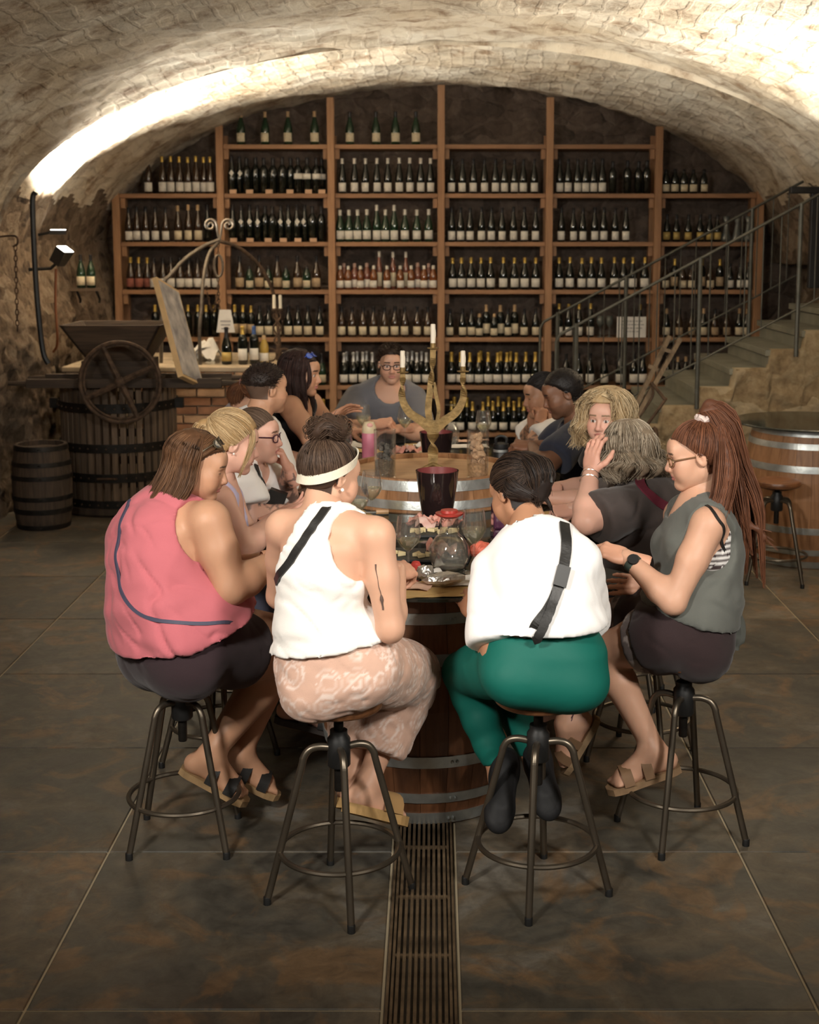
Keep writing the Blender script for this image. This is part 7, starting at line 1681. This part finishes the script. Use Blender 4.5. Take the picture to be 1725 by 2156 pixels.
# ---- 7 man in navy
n = 'navy'; p = Person(base_of(n), 'man in a navy t-shirt with short black hair looking down', JJ(n), male=True, W=1.0, skin=SK_D, res=.011)
hf = nrm((-.93, -.10, -.36))
p.build_body({'L': ('pinch', (-.9, .3, .05), (-.1, -.4, .9)), 'R': ('pinch', (-.9, -.25, .05), (-.1, .4, .9))}, feetF((-.9, 0, -.2)), hf, haircol=(.010, .008, .007), eyes='closed', lips=(.20, .085, .065), brow=(.02, .012, .01), shave=(.03, .02, .015))
p.top('t_shirt', (.030, .034, .052), hem=-.02, e=.013, loose=lambda t: .015, sleeve=.72, sl_e=.022, neck_r=.078, neck_f=.03, wr=.005, wf=6, seed=21)
p.bottom('shorts', (.02, .018, .018), waist=.2, legs=.9, e=.014)
p.hair((.012, .009, .008), thick=.012, tuft=(1500, .010, default_win()), fuzz=.0016, r=.0014, light=(.035, .027, .022), seed=17, cap_cut=(-.055, -.002), fr=.004)

# ---- 8 woman in white with tattooed forearms
n = 'white'; J8 = JJ(n); p = Person(base_of(n), 'dark-haired woman in a white t-shirt resting her face on tattooed forearms', J8, W=1.0, skin=SK_T, res=.011)
hf = nrm((-.93, -.22, -.18))
p.build_body({'L': ('fist', (.10, -.05, .95), (.6, -.7, .0)), 'R': ('loose', (.15, -.1, .9), (-.3, .7, .0))}, feetF((-.9, 0, -.2)), hf, haircol=(.008, .007, .007), brow=(.02, .012, .01), eyes='closed', tattoo=ink_all(ink(J8['elL'], J8['wrL'], .06, .24, 20, 5), ink(J8['elR'], J8['wrR'], .06, .24, 20, 8)))
p.top('t_shirt', (.80, .77, .72), hem=-.02, e=.013, sleeve=.75, sl_e=.028, neck_r=.075, neck_f=.03, wr=.005, wf=6, seed=23)
p.bottom('trousers', (.03, .03, .035), waist=.2, shin=.9, e=.012)
p.hair((.010, .008, .008), thick=.012, locks=[([p.hw((0, -.10, .04)), p.hw((0, -.125, .0)), p.hw((0, -.11, -.05))], (.02, .028, .012), 50)], scalp=[(HL_FRONT, unit_dir(pi, .1), 240), (HL_NAPE, unit_dir(pi, .1), 60)], light=(.05, .04, .036), seed=19)

# ---- 9 man in the grey t-shirt at the far end
n = 'man'; p = Person(base_of(n), 'smiling man with glasses in a grey t-shirt at the table end facing out', JJ(n), male=True, W=1.06, skin=SK_L, res=.011, head_s=.98)
hf = nrm((.08, -.98, -.12))
p.build_body({'R': ('fist', (.85, -.25, .15), (.2, -.55, .8)), 'L': ('relaxed', (-.95, -.1, -.05), (0, -.2, 1))}, feetF((0, -.9, -.2)), hf, haircol=(.028, .016, .011), brow=(.035, .02, .014), lips=(.50, .22, .18), shave=(.25, .14, .10))
p.top('t_shirt', (.150, .150, .165), hem=-.02, e=.014, loose=lambda t: .012, sleeve=.80, sl_e=.022, neck_r=.088, neck_f=.045, neck_drop=.0, wr=.005, wf=6, seed=25)
p.bottom('shorts', (.03, .03, .035), waist=.2, legs=.9, e=.014)
p.hair((.030, .017, .011), thick=.012, tuft=(1500, .026, default_win(.005, -.045)), fuzz=.003, r=.0015, light=(.085, .05, .032), seed=21, cap_cut=(-.045, .004), fr=.004)
p.glasses()

# ---- 10 woman in the black tank top
n = 'black'; p = Person(base_of(n), 'woman in a black tank top with long dark hair and blue sunglasses on her head', JJ(n), W=1.12, skin=SK_T, res=.011, arm=1.1)
hf = nrm((.94, -.25, -.12))
p.build_body({'R': ('open', (.80, .1, .45), (-.3, .55, .7)), 'L': ('loose', (.8, -.5, .1), (0, 0, 1))}, feetF((.9, 0, -.2)), hf, haircol=(.022, .011, .010), brow=(.02, .012, .01), lips=(.5, .2, .17))
p.top('tank_top', (.010, .010, .011), hem=-.02, e=.009, arm_cut=(.080, .030, -.015, .0), neck_r=.085, neck_f=.03, wr=.003, scoop=(.12, .05, .07))
p.bottom('trousers', (.02, .02, .022), waist=.2, shin=.9, e=.012)
lk = [hang(p, az, .17, out=.016, sway=(.02, -.01, 0), rs=(.014, .018, .020, .018, .014, .005), n=40) for az in np.linspace(1.05, 2*pi-1.3, 11)]
lk.append(([p.hw(on_skull(unit_dir(.75, .85), .012)), p.hw((.062, .060, .03)), p.hw((.062, .066, -.04)), p.hw((.060, .035, -.11)), p.hw((.058, .02, -.20))], (.008, .010, .009, .007, .003), 30))
p.hair((.026, .013, .011), thick=.012, locks=lk, scalp=[([unit_dir(0, .75), unit_dir(0, 1.3), unit_dir(pi, 1.2)], unit_dir(1.7, -.1), 110), ([unit_dir(0, .75), unit_dir(0, 1.3), unit_dir(pi, 1.2)], unit_dir(-1.7, -.1), 110)], light=(.10, .05, .04), seed=23)
p.glasses(up=.058, lens=M_LENSB, name='sunglasses', tilt=.9, m=M_LENSB)
e = MB(); wq = p.J['wrR']; d_ = nrm(p.J['elR']-wq); e.lathe([(.029, -.010), (.031, 0), (.029, .010)], 16, wq+d_*.02, d_, capb=False, capt=False); p.part('wrist_band', e, M_BLACK)

# ---- 11 auburn ponytail, mostly hidden
n = 'redpony'; p = Person(base_of(n), 'person with an auburn ponytail in a pink hair tie, mostly hidden behind the white-shirted man', JJ(n), W=1.0, skin=SK_L, res=.012)
hf = nrm((.95, .1, -.05))
p.build_body({'L': ('relaxed', (1, 0, 0), U), 'R': ('relaxed', (1, 0, 0), U)}, feetF((.9, 0, -.2)), hf, haircol=(.09, .035, .016))
p.top('t_shirt', (.30, .26, .27), hem=-.02, e=.012, sleeve=.7)
p.bottom('trousers', (.03, .03, .04), waist=.2, shin=.9, e=.012)
gp = P(511, 806, 6.35); R3 = np.random.RandomState(2); lk = [([p.hw((0, -.11, .03)), gp, gp+dn([-.035, 0, -.05])+o_, gp+dn([-.04, 0, -.11])+o_*1.5, gp+dn([-.02, 0, -.17])+o_*2], (.018, .014, .022, .024, .008), 50) for o_ in R3.normal(size=(4, 3))*.010]
p.hair((.12, .045, .020), thick=.010, locks=lk, scalp=[(HL_FRONT, unit_dir(pi, .2), 140), (HL_NAPE, unit_dir(pi, .2), 60)], light=(.32, .14, .06), seed=25)
e = MB(); e.tube([gp+dn([.004*math.cos(t), .02*math.cos(t), .02*math.sin(t)]) for t in np.linspace(0, 2*pi, 16)[:-1]], .009, 6, closed=True); p.part('hair_tie', e, mat('pink_scrunchie', (.66, .38, .40), .8))

# ---- 12 man with the fade haircut
n = 'fade'; p = Person(base_of(n), 'man with faded dark hair in a white t-shirt turned away toward the rack', JJ(n), male=True, W=1.0, skin=SK_T, res=.011)
hf = nrm((.80, .58, -.05))
p.build_body({'L': ('relaxed', (.5, .8, 0), U), 'R': ('relaxed', (.6, -.7, 0), U)}, feetF((.9, 0, -.2)), hf, haircol=(.10, .058, .038), brow=(.03, .018, .012), win=default_win(back=-.05), shave=(.28, .15, .10))
p.top('t_shirt', (.80, .77, .73), hem=-.02, e=.013, loose=lambda t: .012, sleeve=.8, sl_e=.03, neck_r=.080, neck_f=.02, wr=.005, seed=29)
p.bottom('trousers', (.03, .03, .04), waist=.2, shin=.9, e=.012)
p.hair((.022, .013, .010), thick=.013, fuzz=.002, tuft=(1500, .020, lambda V: default_win()(V) & (V[:, 2] > .02)), r=.0015, light=(.07, .045, .03), seed=27, cap_cut=(.012, .028), fr=.004)

# ---- 13 tattooed woman with glasses, eating
n = 'inked'; J13 = JJ(n); p = Person(base_of(n), 'woman with glasses in a white printed t-shirt, tattooed arms, eating', J13, W=1.08, skin=SK_P, res=.0105, arm=1.05)
hf = nrm((.95, -.14, -.02))
p.build_body({'L': ('pinch', (-.35, -.1, .90), (.75, .1, .35)), 'R': ('relaxed', (.9, .3, 0), U)}, feetF((.9, 0, -.2)), hf, haircol=(.06, .035, .022), brow=(.12, .07, .045), lips=(.52, .20, .17), tattoo=ink_all(ink(J13['elL']-(J13['shL']-J13['elL'])*.1, J13['wrL'], .065, .24, 15, 3), ink(J13['shR'], J13['elR'], .07, .16, 11, 12), ink(J13['elR'], J13['wrR'], .06, .16, 11, 12)))
p.top('printed_t_shirt', (.82, .79, .76), hem=-.02, e=.014, loose=lambda t: .016, sleeve=.62, sl_e=.030, neck_r=.075, neck_f=.03, wr=.005, seed=31)
p.bottom('trousers', (.055, .052, .038), waist=.2, shin=.9, e=.014)
ct = p.cl[0]
p.ribbon('bag_strap', [P(x, y, Y) for x, y, Y in ((532, 985, 5.30), (545, 1005, 5.26), (555, 1025, 5.28), (563, 1048, 5.30))], .018, .006, M_STRAPB, .005, srcs=[ct])
sp_ = MB(); q = P(578, 1062, 5.33); sp_.box(q, (.07, .05, .115), Matrix.Rotation(.35, 3, 'Y')); p.part('waist_bag', sp_, M_STRAPB)
for k_, (t_, px, py, sz_) in enumerate((('TO', 536, 1022, .020), ('R', 540, 1040, .020), ('Y', 553, 1073, .036), ('F', 563, 1092, .030))):
    cu = bpy.data.curves.new('print', 'FONT'); cu.body = t_; cu.size = sz_; cu.extrude = .0008
    t0 = bpy.data.objects.new('tmp', cu); me_ = bpy.data.meshes.new_from_object(t0); bpy.data.objects.remove(t0)
    q, nn_ = p.snap([P(px, py, 5.28)]*3, .0025, [ct], 0); o_ = link('print_letter', me_, M_INK, p.root)
    z_ = nn_[0]; x_ = nrm(np.cross(U, z_)); y_ = np.cross(z_, x_); o_.matrix_basis = Matrix(((x_[0], y_[0], z_[0], q[0][0]-p.base[0]), (x_[1], y_[1], z_[1], q[0][1]-p.base[1]), (x_[2], y_[2], z_[2], q[0][2]-p.base[2]), (0, 0, 0, 1)))
g = unit_dir(pi, .55)
lk = [([p.hw((0, -.10, .07)), p.hw((0, -.125, .05)), p.hw((0, -.115, .01))], (.018, .026, .012), 50)]
p.hair((.080, .048, .030), thick=.010, locks=lk, scalp=[(HL_FRONT, g, 240), (HL_NAPE, g, 80)], light=(.24, .16, .11), seed=29)
p.glasses(m=mat('plum_frame', (.05, .012, .03), .3))

# ---- 14 blonde woman in lavender
n = 'blonde'; p = Person(base_of(n), 'woman with swept-back blonde hair in a lavender camisole, arm stretched over the table', JJ(n), W=1.10, skin=SK_P, res=.0105, arm=1.08)
hf = nrm((.90, .30, -.24))
p.build_body({'R': ('open', (.80, .45, .35), (.2, .1, -.9)), 'L': ('loose', (.8, -.3, -.2), (.2, -.4, .8))}, feetF((.9, 0, -.2)), hf, haircol=(.30, .18, .08), brow=(.2, .12, .07))
p.top('camisole', (.46, .42, .58), hem=-.02, e=.010, arm_cut=(.086, .022, -.015, .0), neck_r=.090, neck_f=.03, wr=.004, seed=33, scoop=(.14, .04, .09))
p.bottom('shorts', (.085, .088, .125), waist=.2, legs=.95, e=.014, flare=.012)
gp = p.hw((0, -.105, .055)); lk = [([gp, p.hw((0, -.14, .04)), p.hw((0, -.135, -.02)), p.hw((.0, -.11, -.06))], (.020, .028, .026, .008), 60)]
lk.append(([p.hw(on_skull(unit_dir(.6, .75), .012)), p.hw((.064, .060, .04)), p.hw((.070, .055, -.03)), p.hw((.062, .045, -.10))], (.006, .009, .008, .002), 40))
g = unit_dir(pi, .5)
p.hair((.36, .225, .10), thick=.021, locks=lk, scalp=[(HL_FRONT, g, 330), (HL_NAPE, g, 100)], light=(.72, .52, .29), var=.6, seed=31)
e = MB(); e.ell(p.hw((.082, -.006, -.036)), (.004,)*3, 8, 6); p.part('earring', e, MATS['pearl'])
p.sandal('L', (.05, .04, .035)); p.sandal('R', (.05, .04, .035))

# ================================================================== stools they sit on
for (x, y, z, a, lab) in ((-.81, 4.215, .578, -.35+pi/2*0+1.16-pi/2, 'metal swivel stool under the woman in the pink top'), (-.278, 3.815, .625, -1.36, 'metal swivel stool under the woman in the white tank top'),
        (.308, 3.86, .625, -1.75, 'metal swivel stool under the woman in teal leggings'), (.810, 4.255, .622, -2.02, 'metal swivel stool with walnut seat under the woman with the auburn ponytail'),
        (-.80, 4.88, .53, .3, 'metal swivel stool under the woman in lavender'), (.78, 4.93, .522, .25, 'metal swivel stool under the grey-haired woman'), (.80, 5.60, .522, .5, 'metal swivel stool under the curly blonde woman'),
        (.72, 6.32, .522, .2, 'metal swivel stool under the man in navy'), (.70, 6.92, .522, .6, 'metal swivel stool under the woman with tattooed forearms'), (-.24, 7.80, .522, .2, 'metal swivel stool under the man in the grey t-shirt'),
        (-.78, 6.80, .522, .3, 'metal swivel stool under the woman in the black tank top'), (-.90, 6.45, .522, .9, 'metal swivel stool under the person with the auburn ponytail and pink tie'), (-.80, 5.92, .522, .6, 'metal swivel stool under the man with faded hair'), (-.80, 5.40, .522, .1, 'metal swivel stool under the tattooed woman with glasses')):
    stool((x, y, 0), z-.004, a, lab)
